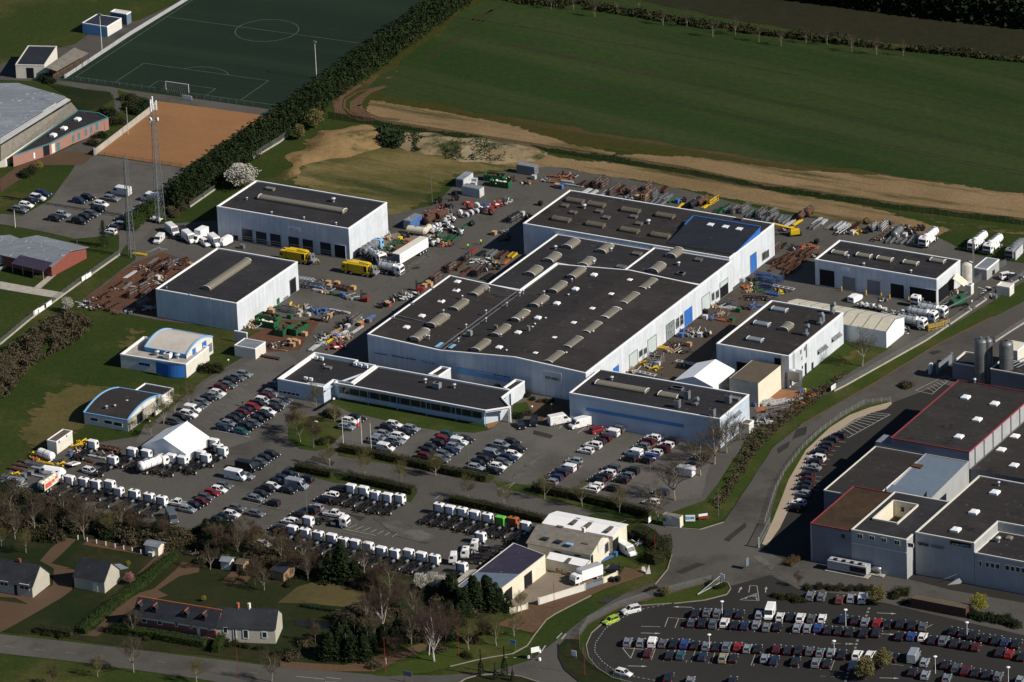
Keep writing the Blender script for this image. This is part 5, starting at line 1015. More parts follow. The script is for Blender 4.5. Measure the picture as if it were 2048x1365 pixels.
N5.cowl('e5',[(1828,520)],r=.55,H=1.3); N5.domes('e5',[(1912,495)],w_=1.5,m='grp')
t=empty('loading_ramp',G('e5',1650,850)); tag(t,'grey loading ramp with metal railing and shutter doors below the ribbon windows','loading ramp')
a=G('e5',1530,870,0); bb=MB(); bb.add([G('e5',1430,860,0),G('e5',1530,850,0),G('e5',1640,740,2.6),G('e5',1530,790,1.2)],[(0,1,2,3)]); bb.box(G('e5',1650,800,1.2),(5,2,2.4),AU); bb.build('ramp',M['grey'],t)
bb=MB(); bb.bar(G('e5',1400,815,1.2),G('e5',1540,760,2.4),.1); bb.bar(G('e5',1540,760,2.4),G('e5',1700,745,3.6),.1); bb.bar(G('e5',1645,860,0),G('e5',1645,750,3.2)*1.0,.1); bb.build('railing',M['steel'],t)
# silos and low plant behind
for i,(x,y,top,r_,lab) in enumerate([(1100,900,560,1.75,'tall steel silo with a blue-reflecting top behind the red-edged factory'),(1235,900,580,1.2,'slim steel silo between the two wider silos')]):
    z=6.0 if i==0 else 7.0; c=G('g2',x,y+330,0); t=empty('silo',(c.x,c.y,0)); tag(t,lab,'silo'); bb=MB(); H=12.0; bb.lathe(c,[(r_,0),(r_,H-.8),(r_*.9,H-.3),(r_*.35,H)],20); bb.build('tank',M['silo'],t,smooth=True); bb=MB(); bb.lathe(c+ZU*H,[(.4,-.1),(.4,.3),(.05,.35)],8); bb.build('hatch',M['steel'],t)
c=G('g2',1590,1290,0); t=empty('silo',(c.x,c.y,0)); tag(t,'widest steel silo, standing rightmost behind the red-edged factory','silo'); bb=MB(); bb.lathe(c,[(1.75,0),(1.75,11.2),(1.6,11.8),(.4,12.2)],20); bb.build('tank',M['silo'],t,smooth=True)
for z in (4,8): bb=MB(); bb.lathe(c,[(1.8,z-.1),(1.8,z+.1)],20); bb.build('band',M['steel'],t)
bb=MB()
for i in range(3): bb.tube(c+U*1.5+ZU*(6-i*.8)+V*1,c+U*6+ZU*(8-i*.8)+V*6,.15,n=6)
bb.build('pipe',M['steel'],t)
x=box_bld('plant_room','flat dark-roofed plant room with white parapet left of the steel silos','plant room',('g2',525,830),('g2',1020,900),('g2',1200,680),4.5,'walld','roof',par=.5,trim='wallw')
x=box_bld('plant_room','cream flat-topped building behind the steel silos at the right edge','plant room',('g2',1490,570),('g2',1820,590),('g2',1940,430),5.0,'wallw','wallc',par=.05)
x=box_bld('plant_room','shaded low plant building below the silos at the right edge','plant room',('g2',1280,950),('g2',2100,1100),('g2',2300,900),5.0,'walld','roof',par=.3,trim='wallw')
bb=MB(); gp=[('g2',300,990),('g2',60,930)]
x=box_bld('gate_pillar','white gate pillar box by the factory entrance off the curving road','pillar',('g2',65,880),('g2',95,890),('g2',155,850),2.4,'wall','wall')
wallrun('retaining_wall','slate-blue retaining wall of the loading dock near the steel silos',[(240,1050),(525,830)],2.4,.3,'walld','g2')
# --- outdoor plant at the front
t=empty('chiller',G('e5',640,720)); tag(t,'long white chiller with roof fans on a slab below the spiral stair','chiller'); P=rectU(('e5',500,660),('e5',790,730),('e5',830,700),2.6)
bb=MB(); bb.prism(P,.6,2.6,bottom=True); bb.build('housing',M['wallg'],t); bb=MB(); bb.prism(inset(P,-.5),lev(6),.1); bb.build('slab',M['conc'],t)
Lu=(P[1]-P[0])
for i in range(9): c=P[0].lerp(P[2],.5)*0+P[0]+Lu*((i+.6)/9.5)+V*.9; bb=MB(); bb.box(c+ZU*.15,(Lu.length/11,.9,.3),AU); bb.build('fan_box',M['black' if i%2 else 'steell'],t)
bb=MB(); bb.box(P[0]+Lu*.78-V*.05-ZU*1.0,(Lu.length*.4,.1,1.3),AU); bb.build('grille',M['black'],t)
t=empty('pump_skid',G('e5',880,760)); tag(t,'steel vessel and pipework skid beside the white chiller','pump skid'); c=G('e5',880,770)
bb=MB(); bb.tube(c-U*1.2+ZU*1.2,c+U*1.2+ZU*1.2,.75,n=12); bb.build('vessel',M['steel'],t,smooth=True); bb=MB()
for i in range(4): bb.bar(c+U*(1.5-.8*i)+V*.8,c+U*(1.5-.8*i)+V*.8+ZU*(4.5 if i==0 else 2.2),.14)
bb.bar(c+U*1.5-V*1,c+U*1.5-V*1+ZU*1.2,.2); bb.bar(c-U*1.5+ZU*2.2+V*.8,c+U*1.5+ZU*2.2+V*.8,.1); bb.build('pipe_frame',M['steell'],t); bb=MB(); bb.box(c+ZU*.1,(4.5,3,.25),AU); bb.build('slab',M['conc'],t)
x=box_bld('cabinet','bright blue box cabinet against the pale factory wall','cabinet',('e5',960,702),('e5',1000,712),('e5',1008,700),2.2,'bluel','bluel',par=0,trim=None)
t=empty('spiral_stair',G('e5',515,640)); tag(t,'galvanised spiral staircase on the slate-grey factory wall','staircase'); c=G('e5',500,655,0)-V*.2
bb=MB(); bb.tube(c,c+ZU*6.2,.1,n=6); bb.build('centre_post',M['steel'],t); bb=MB()
for i in range(26):
    a=i*.42; d=Vector((math.cos(a),math.sin(a),0)); bb.bar(c+d*.1+ZU*(.2+i*.23),c+d*1.15+ZU*(.2+i*.23),.3,.06); a2=(i+1)*.42; d2=Vector((math.cos(a2),math.sin(a2),0)); bb.bar(c+d*1.15+ZU*(1.2+i*.23),c+d2*1.15+ZU*(1.43+i*.23),.06)
bb.build('steps',M['steel'],t)
# hut and information boards at the junction
x=box_bld('bus_shelter_hut','small grey-roofed white hut with two doors on the grass at the junction','hut',('e4',480,65),('e4',628,75),('e4',648,50),2.7,'wallc','fib',par=0,trim=None)
for (x0,y0,x1,y1) in [(525,75,553,140),(590,80,625,145)]: x.panel(0,'e4',x0,y0,x1,y1,'wallw','door',z0=0)
x.panel(0,'e4',485,78,515,110,'silver','notice')
def board(label,k,x,y,w_,h_,z,ang,m='white',marks=()):
    c=G(k,x,y); t=empty('sign_board',c); tag(t,label,'sign'); u=Vector((math.cos(ang),math.sin(ang),0)); n_=Vector((u.y,-u.x,0))
    bb=MB(); bb.box(c+ZU*(z+h_/2),(w_,.08,h_),ang); bb.build('panel',M[m],t)
    for i,(sx,sz,sw,sh,mm) in enumerate(marks): bb=MB(); bb.box(c+u*(sx*w_)+n_*.06+ZU*(z+sz*h_),(sw*w_,.04,sh*h_),ang); bb.build('printed_panel',M[mm],t)
    for s_ in (-.42,.42): bb=MB(); bb.bar(c+u*(s_*w_)-n_*.06,c+u*(s_*w_)-n_*.06+ZU*(z+h_*.9),.1); bb.build('post',M['steel'],t)
board('blue and white information board standing between the hut and red sign','e4',705,118,2.3,1.6,.3,AU+.45,marks=[(-.25,.55,.4,.5,'bluel'),(.22,.55,.42,.35,'bluet')])
board('white banner above a red board on the grass right of the blue board','e4',805,98,2.2,.6,1.0,AU+.75,marks=())
board('low red panel under the white banner near the junction','e4',812,98,2.4,.5,.35,AU+.75,m='redp')
board('white panel fixed at the end of the dark hedge by the entrance road','e4',388,125,1.2,1.4,.3,R(60))
# --- left edge: sports hall, barn, clubhouse
sh=[G('c1',-300,1010,7.5),G('c1',60,1235,4.0)]
P=[G('c1',-160,1100,3.2),G('c1',130,1010+190,3.2)]
t=empty('sports_hall',G('c1',200,1100)); tag(t,'sports hall with a big sloping silver metal roof at the left edge','sports hall')
def face(name,m,pts,parent,th=.25):
    p=[G('c1',x,y,z) for x,y,z in pts]; bb=MB(); nn=(p[1]-p[0]).cross(p[-1]-p[0]); bb.slab(p if nn.z>0 else p[::-1],th); return bb.build(name,M[m],parent)
face('roof','silver',[(-250,660,9.5),(140,655,9.5),(510,760,8.8),(0,1075,8.0),(-300,1100,8)],t)
face('lower_roof','wallg',[(0,1085,7.9),(515,770,8.7),(550,785,8.2),(0,1130,7.4)],t); face('skirt_roof','fib',[(0,1140,7.2),(550,800,7.8),(600,860,4.2),(0,1260,3.4)],t)
p_=[G('c1',x,y,z) for x,y,z in [(0,1085,7.4),(515,770,8),(590,860,4),(0,1250,3.2)]]
bb=MB(); bb.prism([Vector((q.x,q.y,3.2)) for q in (G('c1',-260,900,3),G('c1',-250,1250,3),G('c1',40,1220,3),G('c1',560,870,3),G('c1',480,760,3))][::1],lev(1),3.2,top=False); bb.build('wall',M['wallw'],t)
Q=[G('c1',100,1215,3.2),G('c1',390,1120,3.2),G('c1',560,1030,3.4),G('c1',845,918,3.4),G('c1',770,880,3.2),G('c1',600,862,3.2)]
NP=Bld('clubhouse','pink rendered building with turquoise-edged flat roof and white domes beside the sports hall','clubhouse',Q,wall='pink',roof='roof',par=.2,trim='teal',tw=.35)
NP.domes('c1',[(605,932),(498,1002),(415,1055)],h=3.4,w_=1.6)
for i,(x0,y0,x1,y1,m_) in enumerate([(335,1145,388,1195,'dark'),(440,1120,470,1170,'teal'),(400,1130,430,1175,'wallw'),(260,1195,275,1235,'dome')]): NP.panel(0 if x0<390 else 1,'c1',x0,y0,x1,y1,m_,'door' if m_!='dome' else 'window',z0=0 if m_!='dome' else None)
for (x0,y0) in [(560,1062),(605,1040),(660,1010),(700,990),(745,965)]: NP.panel(2,'c1',x0,y0,x0+22,y0+45,'teal','window')
wallrun('boundary_wall','long cream concrete wall along the left side of the orange clay court',[(740,1210),(1210,850)],1.7,.25,'conc','c1')
x=box_bld('clubhouse','clubhouse with dark blue sloping roof and grandstand canopy by the football pitch corner','clubhouse',('c1',120,505),('c1',345,510),('c1',575,365),4.0,'wallw','roofn',par=.2,trim='wallw',ang='free')
x.panel(0,'c1',205,530,265,590,'dark','door',z0=0)
t=empty('grandstand',G('c1',560,520)); tag(t,'small covered grandstand with pale canopy along the pitch touchline','grandstand')
p=[G('c1',355,530,3.6),G('c1',440,560,3.0),G('c1',690,420,3.0),G('c1',580,375,3.6)]; bb=MB(); bb.slab(p,.12); bb.build('roof',M['fib'],t)
for i in range(6): a=G('c1',440+i*50,560-i*28,3.0); bb=MB(); bb.bar(Vector((a.x,a.y,0)),a,.12); bb.build('post',M['rust'],t)
bb=MB(); a=G('c1',400,600,0); c_=G('c1',640,470,0); bb.bar(a+ZU*.6,c_+ZU*.6,1.2,1.2); bb.build('terrace',M['drive'],t)
x=box_bld('team_cabin','blue and white portable changing cabin near the football pitch','cabin',('c1',632,185),('c1',843,205),('c1',968,140),3.0,'bluel','roofn',par=.1,ang=None)
x.pan(1,0,(x.P[2]-x.P[1]).length,0,3,'wallw','end_panel',proud=.04)
x=box_bld('team_cabin','small white-roofed cabin at the back of the blue changing cabin','cabin',('c1',858,95),('c1',990,110),('c1',1028,90),3.2,'blueg','wallw',par=.1,ang=None)
x=house('barn','brick pavilion with blue metal roof and slatted porch on the lower left lawn','pavilion',('c3',20,700),('c3',400,790),('c3',580,625),2.9,1.6,'brick','silver',over=.5)
b0=x
bb=MB(); P=x.P; u_=(P[1]-P[0]).normalized(); v_=(P[3]-P[0]).normalized(); q0=P[0]+ZU*.9; bb.slab([P[0].lerp(P[1],.32)-v_*3-ZU*.5,P[1]-u_*.3-v_*3-ZU*.5,P[1]-u_*.3+v_*1+ZU*.5,P[0].lerp(P[1],.32)+v_*1+ZU*.5],.1); bb.build('porch_roof',M['solar'],x.root)
for i in range(4): a=P[0].lerp(P[1],.34+.21*i)-v_*2.9; bb=MB(); bb.bar(Vector((a.x,a.y,0)),Vector((a.x,a.y,2.5)),.14); bb.build('post',M['conc'],x.root)
x=house('barn','smaller pale-roofed building joined at the far left of the brick pavilion','building',('c3',-160,640),('c3',0,700),('c3',150,580),2.8,1.2,'wallw','silver')
# --- cottages lower left
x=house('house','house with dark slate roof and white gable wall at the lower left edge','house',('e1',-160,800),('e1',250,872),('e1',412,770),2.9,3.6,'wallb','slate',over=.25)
for q in [('e1',0,825,65,870),('e1',152,848,228,900)]: x.panel(0,*q,'glass','window',frame='wallw',mull=1)
x.panel(0,'e1',108,840,135,915,'dark','door',z0=0); bb=MB(); bb.box(x.m0.lerp(x.m1,.62)+ZU*.4,(.6,.6,1),AU); bb.build('chimney',M['brick'],x.rf)
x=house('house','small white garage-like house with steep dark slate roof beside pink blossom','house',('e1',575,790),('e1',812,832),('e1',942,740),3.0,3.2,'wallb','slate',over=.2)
x.pan(0,5.0,6.3,0,2.2,'wallc','door',proud=.06); bb=MB(); bb.slab([G('e1',880,700,2.9),G('e1',940,742,2.3),G('e1',1005,728,2.3),G('e1',935,695,2.9)],.08); bb.build('lean_to_roof',M['silver'],x.root)
x=house('cottage','long terraced cottage with red-brick walls, slate roof and four tiled dormers','cottage',('e1',1045,1085),('e1',1680,1190),('e1',1745,1105),3.8,2.9,'brick','slate',over=.3,tilerim='tile')
P=x.P; Lc=(P[1]-P[0]).length; x.pan(0,.1,Lc-.1,0,.9,'wallw','plinth',proud=.05); x.pan(0,.1,Lc-.1,2.9,3.7,'wallw','frieze',proud=.05)
for q in [('e1',1105,1120,1145,1155),('e1',1228,1135,1265,1170),('e1',1365,1145,1388,1185),('e1',1480,1165,1500,1200),('e1',1622,1185,1645,1215)]: x.panel(0,*q,'glass','window',frame='wallw')
x.panel(0,'e1',1535,1170,1562,1235,'wallw','door',z0=0)
u_=(P[1]-P[0]).normalized(); v_=(P[3]-P[0]).normalized()
for (px_,py_) in [(1118,1010),(1245,1025),(1493,1060),(1637,1080)]:
    c=G('e1',px_,py_,5.0); s_=(c-P[0]).dot(u_); c=P[0]+u_*s_+v_*.6+ZU*.3; d=MB(); d.box(c+v_*.9+ZU*.7,(1.2,1.8,1.4),math.atan2(u_.y,u_.x)); o=d.build('dormer',M['slate'],x.rf if False else x.root)
    g=MB(); a,b_2,tp=c-u_*.75+ZU*1.4-v_*.1,c+u_*.75+ZU*1.4-v_*.1,c+ZU*2.2-v_*.1; g.slab([a,tp,tp+v_*2.6,a+v_*2.2][::-1],.1); g.slab([b_2,b_2+v_*2.2,tp+v_*2.6,tp],.1); g.build('dormer_roof',M['slate'],o)
    g=MB(); g.bar(tp+ZU*.1,tp+v_*2.4+ZU*.1,.2,.15); g.bar(a+ZU*.08,tp+ZU*.08,.12); g.build('dormer_ridge',M['tile'],o); g=MB(); g.box(c-v_*.03+ZU*.75,(.8,.06,.9),math.atan2(u_.y,u_.x)); g.build('window',M['glass'],o)
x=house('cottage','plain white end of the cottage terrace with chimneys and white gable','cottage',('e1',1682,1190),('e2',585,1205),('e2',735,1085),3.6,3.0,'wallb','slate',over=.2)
for q in [('e1',1740,1190,1775,1235),('e1',1895,1210,1938,1275)]: x.panel(0,*q,'glass','window',frame='wall')
x.panel(0,'e1',1820,1200,1843,1268,'dark','door',z0=0,frame='wall'); x.panel(0,'e2',483,1225,523,1272,'glass','window',frame='wall')
pass
for f_,m_ in ((.33,'tile'),(.52,'wallc')): bb=MB(); bb.box(x.m0.lerp(x.m1,f_)+ZU*.5,(.5,.7,1.7),AU); bb.build('chimney',M[m_],x.rf)
x=house('garden_shed','small shed with pale tin roof in the garden behind the house','shed',('e1',1130,545),('e1',1232,565),('e1',1275,530),2.3,.5,'wallc','silver')
x=house('garden_shed','dark blue-roofed garden shed under the bare tree by the truck park','shed',('e2',560,740),('e2',650,765),('e2',690,700),2.2,.6,'wood','roofn')
x=house('garden_shed','small pale-roofed shed among the dark bushes above the vegetable plots','shed',('e1',1720,670),('e1',1790,680),('e1',1805,645),2.2,.5,'wallw','silver')
x=house('garden_shed','brown wooden garden shed beside the pale-roofed one','shed',('e1',1840,690),('e1',1895,700),('e1',1905,660),2.2,.5,'wood','brownm')
# fibre-cement small canopy by solar shed
x=Bld('lean_to','flat grey lean-to at the corner of the truck park next to the solar shed','shed',[G('e3',235,830,2.4),G('e3',290,845,2.4) if 0 else G('e3',330,800,2.4),G('e3',400,735,2.4),G('e3',330,745,2.4)],wall='conc',roof='conc',par=0,trim=None)
# ---------------------------------------------------------------- vehicles
def loft(b,st,cap=True):
    "st: list of (x, [(y,z)...]) rings with equal counts"
    n=len(st[0][1]); vs=[(x,y,z) for x,r in st for y,z in r]
    fs=[(j*n+i,j*n+(i+1)%n,(j+1)*n+(i+1)%n,(j+1)*n+i) for j in range(len(st)-1) for i in range(n)]
    if cap: fs+=[tuple(range(n-1,-1,-1)),tuple((len(st)-1)*n+i for i in range(n))]
    return b.add(vs,fs)
def ring(w,z0,z1,c=.12): return [(-w,z0),(w,z0),(w,z1-c),(w-c,z1),(-w+c,z1),(-w,z1-c)]
WHEEL={}
def wheel(r,w):
    if (r,w) not in WHEEL:
        b=MB(); b.mi=0; b.lathe((0,0,0),[(.02,-w/2),(r*.95,-w/2),(r,-w/2+.03),(r,w/2-.03),(r*.95,w/2),(.02,w/2)],14,'y'); b.mi=1
        for s in(-1,1): b.lathe((0,0,0),[(.01,s*(w/2+.012)),(r*.6,s*(w/2+.012))],10,'y')
        o=b.build('wheel',[M['rubber'],M['steell']]); WHEEL[(r,w)]=o.data; bpy.data.objects.remove(o)
    return WHEEL[(r,w)]
def put_wheels(t,r,w,pts):
    for x,y in pts:
        o=bpy.data.objects.new('wheel',wheel(r,w)); COL.objects.link(o); o.parent=t; o.location=(x,y,r)
M['tail']=mat('tail_lamp_red',(.35,.01,.01),var=.05,rough=.3); M['lamp']=mat('headlamp',(.6,.62,.65),var=.05,rough=.15); M['amber']=mat('amber_lamp',(.6,.2,.02),var=.1)
def lamps(t,L,w,z,zf=None):
    for nm,x,m in (('tail_light',-L/2,'tail'),('headlight',L/2,'lamp')):
        for s in(-1,1):
            b=MB(); b.box((x*.985,s*(w-.13),z if nm=='tail_light' else (zf or z)),(.12,.28,.2)); o=b.build(nm,M[m]); o.parent=t
def proto_car(kind):
    t=empty('car'); 
    if kind in 'hsex':
        L,w,zb,zr={'h':(4.0,.86,.92,1.47),'s':(4.5,.88,.9,1.43),'e':(4.5,.89,.94,1.5),'x':(4.5,.92,1.05,1.68)}[kind]; f=L/2; rr={'h':-f+.32,'s':-f+1.15,'e':-f+.35,'x':-f+.32}[kind]
        gb0={'h':-f+.1,'s':-f+.75,'e':-f+.08,'x':-f+.1}[kind]
        b=MB(); loft(b,[(-f,ring(w*.86,.35,zb*.8)),(-f+.12,ring(w*.95,.22,zb)),(-f*.5,ring(w,.2,zb)),(f*.42,ring(w,.2,zb)),(f*.75,ring(w*.97,.2,zb-.08)),(f-.12,ring(w*.9,.22,zb-.24)),(f,ring(w*.78,.35,zb-.36))])
        # roof panel and pillars
        r0,r1=rr,.28; wr=w*.74; b.add([(r0,-wr,zr),(r1,-wr,zr),(r1,wr,zr),(r0,wr,zr),((r0+r1)/2,-wr,zr+.04),((r0+r1)/2,wr,zr+.04),(r0,-wr,zr-.06),(r1,-wr,zr-.06),(r1,wr,zr-.06),(r0,wr,zr-.06)],[(0,4,5,3),(4,1,2,5),(0,6,7,1),(1,7,8,2),(2,8,9,3),(3,9,6,0)])
        for s in(-1,1):
            b.bar((f*.42+.1,s*w*.86,zb-.02),(r1,s*wr,zr-.02),.08); b.bar((gb0,s*w*.84,zb-.02),(r0,s*wr,zr-.02),.14); b.bar((-.25,s*w*.87,zb-.02),(-.3,s*wr,zr-.02),.07)
        b.build('body',M['paint'],t)
        g=MB(); z1=zr-.03; g.add([(gb0,-w*.84,zb-.03),(f*.42+.12,-w*.84,zb-.03),(f*.42+.12,w*.84,zb-.03),(gb0,w*.84,zb-.03),(r0,-wr+.01,z1),(r1,-wr+.01,z1),(r1,wr-.01,z1),(r0,wr-.01,z1)],[(0,1,5,4),(1,2,6,5),(2,3,7,6),(3,0,4,7)]); g.build('windows',M['glass'],t)
        put_wheels(t,.31,.2,[(f*.66,w*.9),(f*.66,-w*.9),(-f*.62,w*.9),(-f*.62,-w*.9)]); lamps(t,L,w,.78,.62)
    elif kind=='v':
        L,w,zr=4.3,.9,1.85; f=L/2; b=MB(); loft(b,[(-f,ring(w*.95,.3,zr-.05)),(-f+.1,ring(w,.22,zr)),(f*.2,ring(w,.22,zr)),(f*.38,ring(w*.98,.22,zr-.15)),(f*.62,ring(w*.96,.22,1.08)),(f*.95,ring(w*.88,.25,.85)),(f,ring(w*.8,.35,.7))]); b.build('body',M['paint'],t)
        g=MB(); g.add([(f*.40,-w*.8,zr-.15),(f*.65,-w*.84,1.1),(f*.65,w*.84,1.1),(f*.40,w*.8,zr-.15)],[(0,1,2,3)]); 
        for s in(-1,1): q=[(f*.02,s*(w+.012),1.15),(f*.5,s*(w+.0),1.15),(f*.36,s*(w+.0),zr-.3),(f*.02,s*(w+.012),zr-.3)]; g.add(q,[(0,1,2,3) if s<0 else (3,2,1,0)])
        g.add([(-f-.01,-w*.75,1.2),(-f-.01,-.08,1.2),(-f-.01,-.08,zr-.3),(-f-.01,-w*.75,zr-.3),(-f-.01,.08,1.2),(-f-.01,w*.75,1.2),(-f-.01,w*.75,zr-.3),(-f-.01,.08,zr-.3)],[(3,2,1,0),(7,6,5,4)]); g.build('windows',M['glass'],t)
        put_wheels(t,.31,.2,[(f*.66,w*.9),(f*.66,-w*.9),(-f*.62,w*.9),(-f*.62,-w*.9)]); lamps(t,L,w,.9,.7)
    elif kind=='V':
        L,w,zr=5.6,1.02,2.45; f=L/2; b=MB(); loft(b,[(-f,ring(w*.97,.35,zr-.05)),(-f+.1,ring(w,.3,zr)),(f*.45,ring(w,.3,zr)),(f*.55,ring(w*.97,.3,zr-.2)),(f*.76,ring(w*.96,.3,1.3)),(f*.97,ring(w*.9,.3,1.0)),(f,ring(w*.82,.4,.8))]); b.build('body',M['paint'],t)
        g=MB(); g.add([(f*.565,-w*.86,zr-.22),(f*.78,-w*.88,1.32),(f*.78,w*.88,1.32),(f*.565,w*.86,zr-.22)],[(0,1,2,3)])
        for s in(-1,1): q=[(f*.28,s*(w+.012),1.4),(f*.7,s*w,1.4),(f*.55,s*w,2.05),(f*.28,s*(w+.012),2.05)]; g.add(q,[(0,1,2,3) if s<0 else (3,2,1,0)])
        g.build('windows',M['glass'],t); put_wheels(t,.35,.24,[(f*.66,w*.9),(f*.66,-w*.9),(-f*.62,w*.9),(-f*.62,-w*.9)]); lamps(t,L,w,1.0,.8)
    elif kind=='p':
        L,w=5.1,.92; f=L/2; b=MB(); loft(b,[(-f,ring(w*.95,.45,1.0)),(-f+.1,ring(w,.4,1.05)),(-.3,ring(w,.35,1.05)),(f*.38,ring(w,.35,1.08)),(f*.9,ring(w*.93,.35,.95)),(f,ring(w*.85,.45,.8))]); b.box((.35,0,1.7),(1.3,w*1.5,.06)); 
        for s in(-1,1): b.bar((1.25,s*w*.85,1.05),(.98,s*w*.74,1.7),.08); b.bar((-.35,s*w*.85,1.05),(-.28,s*w*.74,1.7),.12)
        b.build('body',M['paint'],t); g=MB(); g.add([(-.35,-w*.83,1.06),(1.25,-w*.83,1.06),(1.25,w*.83,1.06),(-.35,w*.83,1.06),(-.28,-w*.73,1.68),(.98,-w*.73,1.68),(.98,w*.73,1.68),(-.28,w*.73,1.68)],[(0,1,5,4),(1,2,6,5),(2,3,7,6),(3,0,4,7)]); g.build('windows',M['glass'],t)
        g=MB(); g.box((-1.5,0,1.06),(1.9,w*1.6,.03)); g.build('load_bed',M['grey'],t)
        put_wheels(t,.36,.24,[(f*.66,w*.9),(f*.66,-w*.9),(-f*.55,w*.9),(-f*.55,-w*.9)]); lamps(t,L,w,.9,.8)
    return t
CC={'w':('white',(.78,.78,.78)),'s':('silver',(.21,.235,.27)),'g':('grey',(.1,.115,.13)),'k':('black',(.012,.013,.017)),'b':('dark blue',(.015,.03,.08)),'B':('bright blue',(.022,.055,.22)),'r':('red',(.26,.012,.015)),'m':('dark red',(.075,.009,.012)),'l':('lime green',(.32,.45,.04)),'t':('teal',(.02,.09,.11)),'e':('beige',(.33,.31,.22)),'o':('brown',(.14,.05,.03))}
NM={'h':'car','s':'saloon car','e':'estate car','x':'tall car','v':'small van','V':'large van','p':'pickup'}
PROTO={}
def veh(k,x,y,col,kind,head,where,group,z=.7):
    if kind not in PROTO: PROTO[kind]=proto_car(kind); o=PROTO[kind]; first=True
    else: first=False; o=copy_tree(PROTO[kind])
    p=G(k,x,y,z); o.location=(p.x,p.y,lev(5)); o.rotation_euler=(0,0,head+rnd.uniform(-.02,.02))
    for ch in o.children:
        if ch.name.startswith('body'): c=CC[col][1]; j=rnd.uniform(.6,1.25) if col in 'kgbs' else rnd.uniform(.85,1.05); ch.color=(*[v*j for v in c],1)
    o.name={'h':'car','s':'car','e':'car','x':'car','v':'van','V':'van','p':'pickup_truck'}[kind]
    reg(o,CC[col][0]+' '+{'h':'car','s':'car','e':'car','x':'car','v':'small van','V':'large van','p':'pickup'}[kind],where,{'v':'van','V':'van','p':'pickup'}.get(kind,'car'),group); return o
def lot(k,head,where,group,txt):
    for tk in txt.split():
        a=tk.split(','); c=a[2][0]; kd=a[2][1:] or rnd.choice('hhhhex'); hd=head+(math.pi if len(a)>3 and a[3]=='r' else (R(float(a[3])) if len(a)>3 else 0))
        veh(k,float(a[0]),float(a[1]),c,kd,hd,where,group)
HU=AU; HL=AU+math.pi; HV=AU+math.pi/2
g_='cars in the works car parks'
lot('d2',HU,'in the single row along the lawn of the pavilions',g_,'1905,420,s 1855,447,g 1803,470,k 1782,507,g 1725,525,m 1700,567,w 1672,590,s 1620,612,k 1580,640,g 1545,672,g 1503,695,wv 1472,735,w 1415,765,k 1370,795,g')
lot('d3',HU,'in the double row below the white office corner',g_,'585,505,g 555,566,g 530,590,m 495,630,w 465,650,k 418,682,r 375,703,k 340,722,m 303,747,k 265,770,k 225,805,s 185,840,b 655,622,g 612,650,g 585,683,k 530,712,w 505,742,k 460,772,k 420,805,g 365,830,k 325,868,t')
lot('d3',HU,'beside the planted island near the flagpoles',g_,'1225,765,k 1170,785,w 1145,832,s')
lot('d3',HU,'in the first double row below the office lawn',g_,'1515,812,w 1650,843,s 1465,835,k 1610,875,k 1560,905,w 1440,887,s 1530,940,s 1400,918,s 1385,945,s 1490,965,k 1450,995,wv')
lot('d4',HU,'in the second double row below the office lawn',g_,'180,890,t 150,930,r 320,930,k 268,950,wv 118,962,k 230,985,s 50,990,k 205,1020,b 30,1022,k 150,1045,g 10,1062,m 122,1083,g')
lot('d4',HU,'in the third double row of the office car park',g_,'680,950,k 600,975,s 725,1000,k 557,1012,k 530,1042,sv 690,1045,w 465,1083,k 650,1078,b 425,1113,k 610,1105,g 400,1147,s 570,1140,w 540,1175,k')
lot('d4',HU,'near the blue-striped workshop front',g_,'750,815,k,-50 850,790,kx,-65 1048,785,wV,50 1210,812,wV,240 1345,853,r,60 1450,880,wv,r 1490,850,g,r')
lot('d4',HL,'in the short row left of the striped workshop',g_,'1395,920,m 1350,945,k 1310,975,wx 1255,1015,w')
lot('d4',HL,'in the double row right under the striped workshop',g_,'1775,915,w 1730,945,m 1910,940,k 1880,972,w 1690,980,g 1840,1005,m 1630,1035,wv 1790,1030,w 1590,1080,k 1745,1065,B 1715,1090,k')
lot('d4',HL,'in the small row at the centre hedge gap',g_,'1165,1095,s 1150,1130,g 1110,1155,wv 1050,1190,k 1015,1225,b 975,1260,s')
lot('d4',HL,'in the lowest double row before the avenue hedge',g_,'1455,1155,g 1605,1175,k 1425,1190,w 1570,1210,g 1380,1220,k 1530,1245,k 1340,1245,k 1330,1290,w 1455,1310,k 1290,1315,w')
lot('d5',HL,'under the bare trees by the striped workshop corner',g_,'395,1225,k 310,1290,k 290,1312,w 260,1345,wV'); lot('e3',HL,'alone beside the avenue hedge',g_,'1762,207,w 1840,130,b')
g_='cars in the lower works car park'
lot('d3',HU,'in the single row facing the truck park entrance',g_,'560,1045,k 512,1075,k 475,1108,g 430,1135,k 365,1150,kV 360,1215,s 280,1218,wV 190,1290,g 150,1320,w 95,1345,r')
lot('e1',HU,'in the row right of the long line of trucks',g_,'1605,170,g 1575,205,m 1520,235,k 1465,265,s 1395,218,wp,r 1340,335,gV,-45')
lot('d3',HU,'in the row beside the lamp at the truck park',g_,'700,1200,k 650,1235,b 610,1260,k 570,1295,w 535,1310,k 690,1325,k 755,1290,sV 820,1237,k,r')
lot('e2',HU,'in the middle of the lower asphalt park',g_,'480,145,k 435,180,s 565,215,k,r 290,255,g 440,298,g 250,302,w 200,330,k 150,350,k')
lot('e2',HL,'close to the upper truck cabs',g_,'1075,112,k 1020,152,w 965,190,k 900,250,s 850,275,k 770,302,k 700,355,w 600,415,k'); lot('e2',HU,'half hidden by the bare garden trees',g_,'492,540,w')
lot('e5',HU,'on the grass verge gap',g_,'') 
g_='cars at the sports ground'
lot('c3',HU,'in the left row of the sports car park',g_,'335,222,b 293,255,w 240,280,k 205,310,w 155,345,s')
